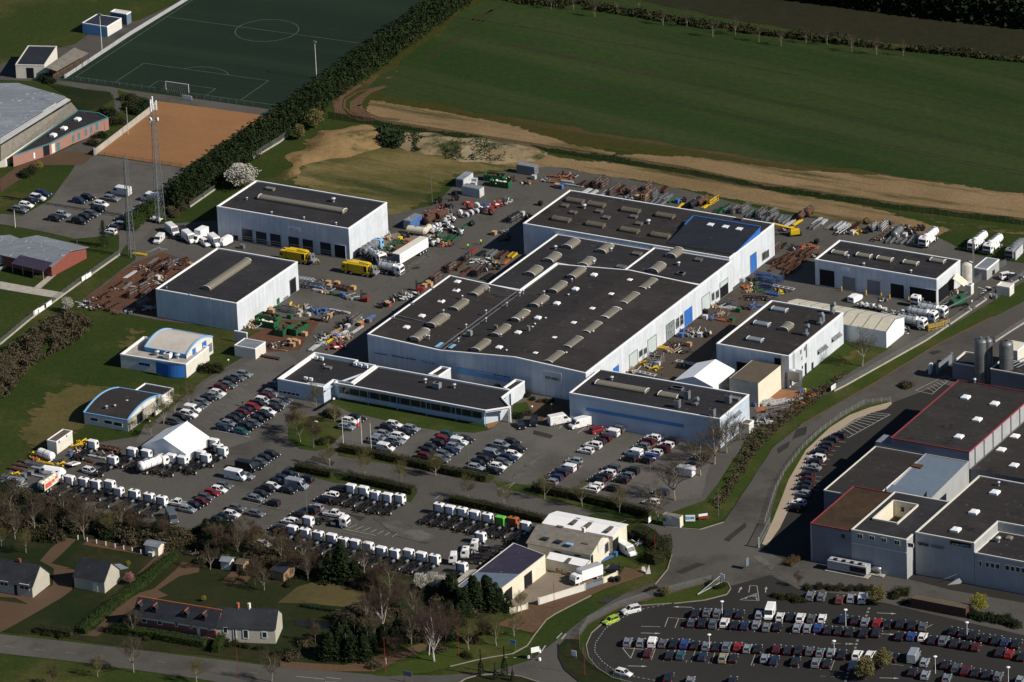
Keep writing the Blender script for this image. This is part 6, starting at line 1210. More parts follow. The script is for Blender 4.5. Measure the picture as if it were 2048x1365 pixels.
lot('c3',HU,'around the planted island of the sports car park',g_,'685,250,k 620,275,b 870,258,s 945,212,wV,r 790,302,w 765,342,k 490,382,s 430,415,k 715,378,g 665,405,k 620,435,k')
lot('c3',HL,'along the box hedge under the lattice masts',g_,'1180,262,wV 1130,310,s 1075,352,s 1030,380,k 960,420,k 920,465,s 880,490,k 855,517,w')
g_='vans beside the seven-door workshop'
lot('c3',HV,'in front of the seven-door workshop side',g_,'1345,515,wV,235 1435,507,k,235 1240,578,wv,190 1475,572,wV,235 1600,602,w,235 1675,600,wV,235')
g_='cars by the curved path'
lot('d6',HL,'in the shaded row along the beige path',g_,'580,897,k 520,930,k 485,970,k 460,1003,k 425,1035,k 410,1075,w 390,1102,k 375,1145,ss 330,1205,k 330,1240,m 320,1275,k 300,1310,k 300,1350,s'); lot('e5',HL,'at the lower end of the beige path row',g_,'265,213,w 240,250,k')
# factory car park: cars stand nose-up along the bay lines
_a=G('e4',660,1205); _b=G('e4',692,1117); HF=math.atan2((_b-_a).y,(_b-_a).x)
g_='cars in the factory car park'
lot('e4',HF,'in the top row of the factory car park',g_,'745,822,k 835,815,g 917,818,s 1005,822,k 1090,828,k 1243,832,s 1325,825,wV,r 1405,848,w 1485,850,k 1565,858,w 1650,862,g 1733,860,w')
lot('e6',HF,'in the top row of the factory car park',g_,'625,540,b 715,550,k 795,562,s 890,570,r 970,580,k 1075,578,kx 1165,590,k 1250,597,g')
lot('e6',HF-.12,'at the far right top of the factory car park',g_,'1490,635,k 1570,650,k 1650,665,k 1740,690,k 1830,705,k 1900,722,b 1990,735,k')
lot('e4',HF,'in the second row of the factory car park',g_,'715,893,g 797,897,k 885,902,g 972,895,w 1050,912,k 1130,917,b 1218,910,s 1300,928,s 1385,927,k 1537,935,s 1618,937,s 1700,935,B 1778,953,k 1860,957,k 1945,967,k')
lot('e6',HF-.08,'in the second row right of the dotted path',g_,'790,647,k 890,645,kx 1070,675,k 1160,675,B 1250,680,w 1325,705,k 1415,710,gx 1500,727,k 1590,745,k 1670,757,m 1860,800,k 1930,812,r 2030,835,k')
lot('e4',HF,'in the third row of the factory car park',g_,'215,1045,s 318,1048,s 410,1048,wv 490,1055,g 577,1057,k 660,1058,B 740,1070,k 828,1077,s 908,1083,k 988,1082,s 1075,1080,r 1150,1095,s 1230,1098,k 1378,1098,m 1465,1108,k 1550,1112,k 1635,1115,g 1718,1127,s 1802,1128,s 1885,1142,k')
lot('e6',HF-.1,'in the third row right of the dotted path',g_,'735,825,wx 835,825,w 915,838,w 1020,842,k 1180,840,sV 1265,880,s 1430,900,k 1515,925,g 1590,945,m 1665,962,k 1755,977,k 1845,990,g 2020,1020,s')
lot('e4',HF,'in the fourth row of the factory car park',g_,'375,1130,m 545,1147,k 628,1147,t 800,1157,b 960,1170,e 1040,1170,k 1285,1172,s 1360,1187,b 1525,1194,k 1685,1207,s 1770,1212,k 1970,1232,b'); lot('e6',HF-.08,'in the fourth row by the bare tree',g_,'800,905,g 1170,955,k 1270,980,s 1440,1005,s')
lot('e4',HF,'in the bottom row of the factory car park',g_,'535,1322,k 705,1347,s 1035,1347,k')
lot('e5',HF,'in the short row before the shrub island',g_,'362,938,s 448,945,s 590,967,o 678,958,s 768,960,wv')
lot('e4',0,'parked by the curved kerb of the factory car park',g_,'242,797,wx,205 85,877,l,218 185,1287,w,-35')
lot('e3',0,'parked at the road-bend workshops','cars at the road-bend workshops','1450,730,kx,180 1575,590,wV,-58')
lot('d1',0,'by the right-hand fence cabin','cars by the right-hand cabin','1903,862,w,20 1960,875,k,15'); lot('g3',0,'between the truck cabs and the tanker','cars in the truck park','1450,890,w,-35')
# ------------- lorries
def cab(t,x0,H=2.75,L=1.9,w=1.2,z=.75,mt='cab',hatch=True):
    keep=t.location.copy(); t.location=(0,0,0)
    b=MB(); x1=x0+L
    loft(b,[(x0,ring(w*.97,z,H,.14)),(x0+.15,ring(w,z,H+.04,.14)),(x1-.45,ring(w,z,H,.14)),(x1-.12,ring(w*.97,z,H-.35,.12)),(x1,ring(w*.95,z-.15,z+1.05,.1))]); c=b.build('cab',M[mt],t)
    g=MB(); g.add([(x1-.10,-w*.86,H-.42),(x1+.015,-w*.86,z+1.0),(x1+.015,w*.86,z+1.0),(x1-.10,w*.86,H-.42)],[(0,1,2,3)]); g.build('windscreen',M['glass'],c)
    for s in(-1,1):
        g=MB(); g.box((x0+L*.62,s*(w+.005),z+1.25),(L*.42,.03,.65)); g.build('side_window',M['glass'],c)
    g=MB(); g.box((x1-.02,0,z+.2),(.12,w*1.7,.5)); g.build('grille',M['black'],c)
    if hatch: g=MB(); g.box((x0+L*.5,0,H+.06),(.6,.6,.06)); g.build('roof_hatch',M['black'],c)
    t.location=keep
    return c
def proto_chassis(mt='cab',L=9.0,axles=2,hatch=True,H=2.75):
    t=empty('truck'); f=L/2; cab(t,f-2.0,H,mt=mt,hatch=hatch)
    b=MB()
    for s in(-1,1): b.box((-.6,s*.42,.95),(L-1.3,.09,.28))
    for i in range(6): b.box((-f+.4+i*(L-2.6)/5,0,.93),(.12,.8,.2))
    b.box((-f+.15,0,.75),(.1,2.2,.12)); b.build('chassis_frame',M['black'],t)
    for s in(-1,1): b=MB(); b.box((-f+2.1,s*1.0,1.12),(2.6,.5,.1)); b.box((.9,s*.75,.7),(1.8,.6,.5)); b.build('mudguard',M['black'],t)
    for i in range(axles+1):
        b=MB(); x=f-1.3 if i==0 else -f+1.5+(i-1)*1.35; b.tube((x,-1.1,.5),(x,1.1,.5),.12,n=6); b.build('axle',M['black'],t)
    put_wheels(t,.5,.3,[(f-1.3,1.05),(f-1.3,-1.05)]+[(-f+1.5+i*1.35,s*1.0) for i in range(axles) for s in(-1,1)])
    b=MB(); b.tube((.3,-.95,.85),(1.4,-.95,.85),.32,n=10); b.build('fuel_tank',M['steel'],t)
    b=MB(); b.box((.7,.95,.85),(.9,.5,.5)); b.build('battery_box',M['black'],t); b=MB(); b.box((f-2.3,.75,1.9),(.25,.3,1.9)); b.build('air_intake',M['black'],t)
    for s in(-1,1): b=MB(); b.box((-f+.08,s*.9,.78),(.06,.3,.14)); b.build('tail_light',M['amber'],t)
    return t
TP={}
def truck(k,x,y,head,where,kind='w',z=1.9,off=3.5,base=None,group='lorry cabs on bare chassis'):
    "x,y: photo position of the cab; the chassis trails behind it"
    hatch=rnd.random()<.4
    key=kind+('h' if hatch else '')
    if key not in TP: TP[key]=proto_chassis({'w':'cab','g':'lime','o':'orange'}[kind],hatch=hatch,axles=rnd.choice((1,2))); o=TP[key]
    else: o=copy_tree(TP[key])
    p=G(k,x,y,z); d=Vector((math.cos(head),math.sin(head),0)); o.location=Vector((p.x,p.y,lev(5)))-d*off; o.rotation_euler=(0,0,head)
    reg(o,base or {'w':'white-cab truck chassis','g':'green-cab truck chassis','o':'orange-cab truck chassis'}[kind],where,'truck',group)
for x,y in [(545,28),(655,45),(750,62),(858,65),(925,118),(1048,138),(1165,165),(1265,188)]: truck('e1',x,y,HV,'in the line above the bare garden thicket')
for x,y in [(1180,95),(1278,112),(1368,148),(1465,165),(1560,172)]: truck('e2',x,y,HV,'in the row under the avenue hedge')
for x,y,kd in [(112,243,'w'),(198,262,'w'),(292,278,'w'),(388,302,'w'),(488,322,'w'),(592,345,'g'),(690,352,'o'),(785,388,'w')]: truck('e3',x,y,HV,'in the row leading to the white-roofed workshop',kd)
for x,y in [(722,418),(820,440),(925,462),(1028,482),(1120,512),(1212,528),(1313,548),(1415,582),(1520,602),(1628,602),(1728,625),(1832,645)]: truck('e2',x,y,HV,'in the long row behind the dark garden tree')
for x,y,h in [(435,470,HV),(382,535,HL+.35),(310,592,HL+.4),(215,632,HL+.45),(290,705,HV)]: truck('e3',x,y,h,'in the curved line beside the solar-roofed shed')
for x,y,h in [(725,960,HV),(1032,1020,HV),(1142,1035,HV),(1338,1068,HV),(1425,1085,HV),(880,1085,HV),(1670,950,HV),(1735,1012,HV),(1700,990,HV),(1565,1042,HV),(1605,1068,HV)]: truck('d2',x,y,h,'around the white marquee')
truck('e2',1130,348,HU+.1,'facing the painted bays of the truck park',off=3.5,base='white-cab flatbed truck'); truck('e2',845,348,HV,'behind the lamp in the truck park')
lot('e2',0,'loaded crosswise behind a truck cab','pickup','1040,300,wp,-25')
def tanker(k,x,y,head,label,body='white',L=8.5,rear=False,col='cab',z=1.8,r=1.15,box=False):
    t=empty('tanker_truck'); p=G(k,x,y,z); t.location=(p.x,p.y,lev(5)); t.rotation_euler=(0,0,head); tag(t,label,'tanker truck' if not box else 'truck'); f=L/2
    def bd(b,n,m): o=b.build(n,M[m]); o.parent=t; return o
    cab(t,f-2.0,2.9,mt=col)
    b=MB()
    for s in(-1,1): b.box((-.5,s*.42,.95),(L-1.2,.09,.28))
    bd(b,'chassis_frame','black'); put_wheels(t,.5,.3,[(f-1.3,1.05),(f-1.3,-1.05)]+[(-f+1.4+i*1.35,s*1.0) for i in range(2) for s in(-1,1)])
    if not box:
        b=MB(); b.lathe((0,0,2.15),[(.05,-f),(r*.75,-f+.05),(r,-f+.4),(r,f-2.5),(r*.75,f-2.2),(.05,f-2.15)],16,'x'); o=bd(b,'tank',body); 
        for i in range(3): b=MB(); b.lathe((-f+1.2+i*1.7,0,2.15),[(r+.05,-.06),(r+.05,.06)],16,'x'); q=b.build('tank_band',M['steel']); q.parent=o
        b=MB(); b.box((-.8,0,2.2+r),(L*.5,.6,.12)); q=b.build('walkway',M['steel']); q.parent=o
        for i in range(3): b=MB(); b.lathe((-f+1.5+i*1.7,0,2.25+r),[(.3,0),(.3,.25),(.02,.3)],8); q=b.build('manhole',M['steel']); q.parent=o
        b=MB(); b.box((0,1.05,1.15),(3,.4,.6)); bd(b,'side_locker',body); b=MB(); b.lathe((-f-.1,-.2,1.9),[(.5,-.1),(.5,.15),(.2,.2)],10,'x'); bd(b,'hose_reel','steel'); b=MB(); b.bar((-f,.5,1),(-f,.5,3.2),.1); b.bar((-f-.05,.5,3.2),(-f+3.4,.2,3.6),.16); bd(b,'suction_boom','steel')
    return t,bd
tanker('d2',1195,1115,HV-.35,'white vacuum tanker truck parked in front of the white marquee'); tanker('d1',1285,560,HV+math.pi,'white tanker truck facing down near the orange-vested worker, by the fence')
tanker('d1',1668,590,HV+math.pi,'left of two white tankers with striped tank tops behind the five-door workshop'); tanker('d1',1788,612,HV+math.pi,'right of two white tankers with cluttered tops behind the five-door workshop')
tanker('d1',1960,650,HV+math.pi,'grey-backed tanker at the right edge near the fence',body='steel',col='grey'); tanker('g3',800,1060,HV,'cream and red lettered tank truck at the left end of the truck line',body='wallc')
t,bd=tanker('d1',1225,1015,HV+math.pi,'white truck with open flatbed backing into the five-door workshop',box=True); b=MB(); b.box((-1.2,0,1.35),(5.5,2.2,.5)); bd(b,'load_bed','steel')
for i,(x,y,lb) in enumerate([(1215,1240,'lowest'),(1300,1185,'middle'),(1375,1150,'uppermost')]): tanker('d1',x-60,y-25,HU,'%s of three white tankers between tunnel tent and yellow barrier'%lb,body='steell',L=8)
tanker('c4',1490,800,HU,'small white truck with silver tank beside the yellow sweeper and white trailer',body='steell',L=7); tanker('c4',1340,640,HV+.0,'silver tank truck with blue cab against the white workshop side wall',body='steel',col='bluel',L=9); tanker('c4',1380,700,HU-.5,'white cab truck wedged between silver tank truck and white trailer',body='white',L=6.5)
tp=G('g3',700,980,1.7)
# red tanker lettering panel
# yellow jetting trucks
def yellow(k,x,y,head,label):
    t=empty('jetting_truck'); p=G(k,x,y,1.8); t.location=(p.x,p.y,lev(5)); t.rotation_euler=(0,0,head); tag(t,label,'truck'); L=10.2; f=L/2
    def bd(b,n,m,par=t): o=b.build(n,M[m]); o.parent=par; return o
    cab(t,f-1.9,3.0,mt='yellow'); b=MB(); loft(b,[(f-2.2-5.6,ring(1.25,1.1,3.3,.3)),(f-2.2,ring(1.25,1.1,3.3,.3))]); o=bd(b,'body','yellow')
    for i in (0,1): b=MB(); b.box((f-3.6-i*2.7,0,3.36),(2.3,1.9,.14)); bd(b,'roof_cover','yellow',o)
    b=MB(); b.box((f-7.3,1.262,2.2),(.9,.03,1.6)); bd(b,'curved_stripe','black',o); b=MB(); b.box((f-7.3,-1.262,2.2),(.9,.03,1.6)); bd(b,'curved_stripe','black',o)
    b=MB(); b.box((-.5,-.85,1.0),(5.5,.7,.8)); bd(b,'side_locker','yellow'); b=MB(); b.box((-.5,.85,1.0),(5.5,.7,.8)); bd(b,'side_locker','yellow')
    b=MB(); b.lathe((-f+1.2,0,2.1),[(.4,-.6),(1.1,-.55),(1.1,-.45),(.5,-.4),(.5,.3),(1.1,.35),(1.1,.45),(.4,.5)],14,'x'); bd(b,'hose_reel','steel'); b=MB(); b.box((-f+.6,0,1.2),(1.4,2.3,.5)); bd(b,'rear_platform','grey'); b=MB(); b.bar((-f+1,.8,1.5),(-f+1,.8,3.4),.2); b.bar((-f+1,.8,3.4),(0,.5,3.7),.22); bd(b,'boom','yellow')
    b=MB()
    for s in(-1,1): b.box((-.5,s*.42,.9),(L-1.2,.1,.3))
    bd(b,'chassis_frame','black'); put_wheels(t,.5,.3,[(f-1.3,1.05),(f-1.3,-1.05),(f-2.9,1.05),(f-2.9,-1.05)]+[(-f+2.3+i*1.35,s*1.05) for i in range(2) for s in(-1,1)])
yellow('c4',765,705,HL,'yellow jetting truck just in front of the seven roller doors'); yellow('c4',1250,802,HL,'yellow jetting truck out on the open yard beside the silver tank truck')
# articulated white trailer
t=empty('semi_trailer'); a=G('c4',1545,745,1.6); c=G('c4',1735,630,1.6); t.location=((a.x+c.x)/2,(a.y+c.y)/2,lev(5)); d=(c-a); t.rotation_euler=(0,0,math.atan2(d.y,d.x)); tag(t,'long white box semi-trailer with stained roof beside the cream tank','semi-trailer')
def bt(b,n,m,par=None): o=b.build(n,M[m]); o.parent=par or t; return o
b=MB(); b.box((0,0,2.45),(13.4,2.5,2.7)); bx_=bt(b,'box_body','white'); b=MB(); b.box((0,0,3.83),(13.2,2.3,.06)); bt(b,'roof',M and 'wallw'); b=MB()
for x in (-5.9,-1.2,-.6,.1,.5,3.6,5.3): b.box((x,-1.262,2.6 if abs(x)>3 else 2.2),(.12,.02,.4))
bt(b,'side_marking','walld',bx_); b=MB(); b.box((0,0,.95),(12.8,1,.25)); bt(b,'chassis_frame','black'); put_wheels(t,.48,.3,[(3.0+i*1.35,s*1.05) for i in range(3) for s in(-1,1)])
for s in(-1,1): b=MB(); b.box((-4,s*.8,.5),(.15,.15,1.0)); bt(b,'landing_leg','steel')
b=MB(); b.box((-6.72,0,2.45),(.04,2.4,2.6)); bt(b,'front_panel','blueg')
# box lorry at the bend
t=empty('box_truck'); a=G('e3',1150,815,1.5); c=G('e3',1355,745,1.5); d=a-c; t.location=((a.x+c.x)/2,(a.y+c.y)/2,lev(5)); t.rotation_euler=(0,0,math.atan2(d.y,d.x)); tag(t,'white box truck with stained grey roof parked on the gravel yard','box truck')
cab(t,1.9,2.5,hatch=False); b=MB(); b.box((-1.2,0,2.1),(6.0,2.35,2.5)); bt(b,'box_body','white'); b=MB(); b.box((-1.2,0,3.37),(5.9,2.2,.05)); bt(b,'roof','wallg'); put_wheels(t,.45,.28,[(2.7,1.0),(2.7,-1.0),(-2.6,1.0),(-2.6,-1.0)]); b=MB(); b.box((-.5,0,.75),(7,1,.2)); bt(b,'chassis_frame','black')
# odd bodies: small box lorry, tank trailer, boat-like white body, white tank body
def simple(name,label,cat,k,x,y,head,parts,z=1.0,reglab=None,group=None,axis='x'):
    t=empty(name); p=G(k,x,y,z); t.location=(p.x,p.y,lev(5)); t.rotation_euler=(0,0,head)
    if reglab: reg(t,label,reglab,cat,group,axis)
    else: tag(t,label,cat)
    for nm,m,fn in parts: b=MB(); fn(b); o=b.build(nm,M[m]); o.parent=t
    return t
simple('box_truck','small white box-body truck in the row of vans by the seven-door workshop','truck','c3',1560,560,R(235),[('box_body','white',lambda b:b.box((-.8,0,2),(3.6,2.1,2.4))),('cab','cab',lambda b:loft(b,[(1.0,ring(.98,.5,2.0)),(2.0,ring(.95,.5,1.9)),(2.6,ring(.9,.5,1.1)),(3.0,ring(.8,.5,.9))])),('windscreen','glass',lambda b:b.add([(2.05,-.8,1.88),(2.6,-.8,1.14),(2.6,.8,1.14),(2.05,.8,1.88)],[(0,1,2,3)])),('chassis_frame','black',lambda b:b.box((0,0,.55),(5,1,.3)))])
simple('tank_trailer','rounded white trailer at the right end of the van row','trailer','c3',1762,595,R(235),[('body','white',lambda b:loft(b,[(-2.2,ring(.7,.6,1.6,.3)),(-1.7,ring(1.05,.5,2.3,.5)),(1.5,ring(1.05,.5,2.3,.5)),(2.2,ring(.7,.6,1.6,.3))])),('rim','grey',lambda b:b.box((0,0,.5),(4.6,1.2,.1)))])
simple('vehicle_body','white moulded vehicle body lying between two yellow-bollard doors and tunnel tent','vehicle body','d1',715,1025,R(50),[('shell','white',lambda b:loft(b,[(-2.2,ring(1.0,.1,1.5)),(0,ring(1.1,.1,1.6)),(1.4,ring(1.0,.1,1.2)),(2.3,ring(.6,.1,.7))])),('windows','glass',lambda b:b.box((-2.22,0,1.0),(.03,1.2,.4)))])
simple('storage_tank','long white tank body without wheels above the red lettered tanker','tank','g3',830,870,HU+.15,[('shell','white',lambda b:loft(b,[(-3,ring(.8,.1,1.2,.4)),(-2,ring(1.1,.1,1.7,.6)),(2.6,ring(1.1,.1,1.5,.5)),(3.4,ring(.8,.1,.9,.3))])),('opening','black',lambda b:b.box((-1.9,-1.0,1.2),(.8,.5,.4)))])
simple('vehicle_body','white moulded roof panel leaning beside the blue drum','vehicle body','g3',1170,760,HU-.5,[('shell','white',lambda b:b.slab([(-1.5,-1.2,.2),(1.8,-1.2,1.0),(1.8,1.2,1.0),(-1.5,1.2,.2)],.3)),('grille','grey',lambda b:b.box((1.0,0,1.3),(.6,.8,.08)))])
simple('storage_tank','old white ribbed tank with rusty end beside the tall box container','tank','g3',740,650,HU-.25,[('tank','white',lambda b:b.lathe((0,0,1.4),[(.1,-2.6),(.9,-2.4),(1.05,-2),(1.05,2),(.9,2.4),(.1,2.6)],14,'x')),('band','steel',lambda b:b.lathe((0,0,1.4),[(1.1,-.1),(1.1,.1)],14,'x')),('support','rust',lambda b:b.box((0,0,.3),(4,1.2,.6)))])
M['tred']=mat('faded_red_lettering',(.55,.09,.07),var=.35,scale=2)
tk=[o for o in bpy.data.objects if o.get('label','').startswith('cream and red')][0]
for (x0,x1,z0_,z1_) in [(-3.9,-1.2,1.5,2.7),(-.9,.2,1.9,2.7),(.6,1.6,2.3,3.0)]:
    b=MB(); b.box(((x0+x1)/2,-1.28,(z0_+z1_)/2),(x1-x0,.05,z1_-z0_)); o=b.build('red_lettering',M['tred']); o.parent=tk
b=MB(); b.box((-1.0,-1.2,2.1),(6.6,.08,2.0)); o=b.build('side_panel',M['wallc']); o.parent=tk
simple('forklift','red forklift with black mast on the open yard beside the steel stacks','forklift','c4',1275,1040,HL,[('body','redp',lambda b:(b.box((-.5,0,.6),(1.6,1.1,.8)),b.box((-1.2,0,.8),(.5,1.1,.9)))),('mast','black',lambda b:(b.bar((.6,-.4,0),(.6,-.4,3),.12),b.bar((.6,.4,0),(.6,.4,3),.12),b.bar((.6,-.4,2.9),(.6,.4,2.9),.1),b.box((1.2,0,.15),(1.2,.8,.08)))),('roof_guard','black',lambda b:(b.box((-.2,0,2.1),(1.1,1.0,.08)),*[b.bar((x,y,.9),(x,y,2.1),.07) for x in(-.7,.3) for y in(-.45,.45)]))],z=.8)
simple('forklift','dark forklift in the shade beside the wooden crates at the factory corner','forklift','c4',1705,960,HL+.3,[('body','redp',lambda b:b.box((-.5,0,.6),(1.8,1.2,.9))),('mast','black',lambda b:(b.bar((.6,-.4,0),(.6,-.4,3),.12),b.bar((.6,.4,0),(.6,.4,3),.12),b.box((1.2,0,.15),(1.2,.8,.08)))),('roof_guard','black',lambda b:(b.box((-.2,0,2.1),(1.1,1.0,.08)),*[b.bar((x,y,.9),(x,y,2.1),.08) for x in(-.7,.3) for y in(-.45,.45)]))],z=.8)
simple('crane_truck','yellow mobile crane machine in front of the rusty tank in the stockyard','crane','c6',1130,520,HL+.6,[('body','yellow',lambda b:(b.box((0,0,1.0),(2.4,1.8,1.2)),b.box((.6,0,1.9),(1.0,1.2,.8)))),('boom','yellow',lambda b:b.bar((0,0,1.8),(6,1.5,4.5),.3)),('chassis_frame','black',lambda b:b.box((0,0,.35),(3.4,1.8,.5)))])
simple('agricultural_sprayer','green machine with long grey boom by the silo','machine','d1',1515,1070,R(30),[('body','green',lambda b:(b.box((0,0,1.4),(4,2,1.2)),b.box((1,0,2.4),(1.6,1.6,.9)))),('boom','steel',lambda b:(b.bar((-4,-1,.8),(3.5,-1,2.4),.3,.3),b.bar((-4,1,1),(3.5,1,2.6),.2))),('chassis_frame','black',lambda b:b.box((0,0,.5),(4.5,1.6,.5)))],z=1)
# ---------------------------------------------------------------- trees, hedges, shrubs
M['bark']=mat('bark',(.1,.08,.055),var=.3,scale=2); M['barkp']=mat('pale_bark',(.24,.21,.16),var=.3,scale=2); M['barkw']=mat('birch_bark',(.42,.4,.36),var=.35,scale=2)
M['twig']=leafm('twigs',(.075,.06,.042),(.11,.09,.065)); M['twigr']=leafm('reddish_twigs',(.075,.052,.036),(.1,.07,.048)); M['twigg']=leafm('budding_twigs',(.1,.088,.035),(.14,.125,.05)); M['twigp']=leafm('purplish_birch_twigs',(.06,.038,.032),(.085,.055,.045))
M['conif']=leafm('conifer_foliage',(.008,.016,.006),(.018,.028,.008),s=.5); M['conhedge']=leafm('tall_conifer_foliage',(.008,.018,.005),(.02,.032,.008),s=.2)
M['hedge']=leafm('clipped_hedge_foliage',(.014,.02,.007),(.035,.032,.012),s=.6); M['hedgeb']=leafm('brown_beech_hedge',(.05,.03,.015),(.07,.045,.02),s=.8); M['hedgeg']=leafm('green_hedge_foliage',(.015,.03,.006),(.03,.045,.01),s=.6)
M['bush']=leafm('shrub_foliage',(.012,.018,.006),(.04,.036,.014),s=.5); M['bushy']=leafm('yellow_shrub',(.16,.15,.02),(.22,.2,.03)); M['bloss']=leafm('white_blossom',(.3,.29,.25),(.45,.43,.38),s=1.5); M['blossp']=leafm('pink_blossom',(.22,.1,.11),(.3,.14,.15),s=1.5)
M['cyp']=leafm('cypress_foliage',(.01,.018,.008),(.02,.03,.012),s=1); M['bramble']=leafm('bramble',(.045,.038,.022),(.08,.064,.038),s=.4); M['ivy']=leafm('ground_bramble',(.012,.025,.01),(.025,.04,.014),s=.5)
def leafq(b,c,s,r,nrm=None):
    "one leaf clump: a bent quad"
    a=r.uniform(0,6.283); e=r.uniform(-1.1,1.1); u=Vector((math.cos(a)*math.cos(e),math.sin(a)*math.cos(e),math.sin(e))); w_=Vector((-math.sin(a),math.cos(a),r.uniform(-.6,.6))).normalized()
    u=u*s*r.uniform(.6,1.3); w_=w_*s*r.uniform(.5,1.1); n=len(b.v); k=u.cross(w_).normalized()*s*.3
    b.v+=[tuple(c-u),tuple(c+w_+k),tuple(c+u),tuple(c-w_+k)]; b.f+=[(n,n+1,n+2,n+3)]; b.m.append(b.mi)
def branchy(seed,H=7.5,spread=.5,levels=4,trunk=.16,fork=.28,n0=6,tw=.028,fine=3,up=.35,trunks=1,crown_lean=0):
    r=random.Random(seed); T=MB(); C=MB(); tips=[]
    def grow(p,d,L,rad,lv):
        q=p+d*L; sub=T if lv<=1 else C
        m=p+d*L*.5+Vector((r.uniform(-1,1),r.uniform(-1,1),r.uniform(-.3,.6)))*L*.06
        sub.tube(p,m,rad,rad*.8,n=5 if lv<2 else 3,cap=False); sub.tube(m,q,rad*.8,rad*.55,n=5 if lv<2 else 3,cap=False)
        if lv>=levels: tips.append((q,d,L)); return
        k=n0 if lv==0 else r.choice((3,4))
        for i in range(k):
            t=r.uniform(fork,.98) if lv==0 else r.uniform(.35,1)
            s=p.lerp(m,t*2) if t<.5 else m.lerp(q,t*2-1)
            a=r.uniform(0,6.283) if lv else i*2.4+r.uniform(-.4,.4); sd=Vector((math.cos(a),math.sin(a),0)); nd=(d*.75+sd*spread*r.uniform(.8,1.5)+ZU*up*r.uniform(.3,1)).normalized()
            grow(s,nd,L*r.uniform(.5,.68) if lv else H*r.uniform(.28,.42)*(1.15-t*.45),rad*(.5 if lv else .45),lv+1)
        if lv>0 or trunks==1: grow(q,(d+Vector((r.uniform(-.2,.2),r.uniform(-.2,.2),.2))).normalized(),L*.55,rad*.5,lv+1)
    for i in range(trunks):
        a=i*2.1; d=Vector((math.cos(a)*.18*(trunks>1)+r.uniform(-.04,.04),math.sin(a)*.18*(trunks>1)+r.uniform(-.04,.04),1)).normalized(); grow(Vector((.15*i,0,-.3)),d,H*.55,trunk*(.7 if trunks>1 else 1),0)
    for q,d,L in tips:
        for j in range(fine):
            e=(d+Vector((r.uniform(-1,1),r.uniform(-1,1),r.uniform(-.6,1)))*.8).normalized()*r.uniform(.35,.8); s=e.cross(ZU).normalized()*tw; n=len(C.v); C.v+=[tuple(q-s),tuple(q+s),tuple(q+e)]; C.f.append((n,n+1,n+2)); C.m.append(0)
            n=len(C.v); k=e.cross(s).normalized()*tw; C.v+=[tuple(q-k),tuple(q+k),tuple(q+e)]; C.f.append((n,n+1,n+2)); C.m.append(0)
    return T,C,tips
TREES={}
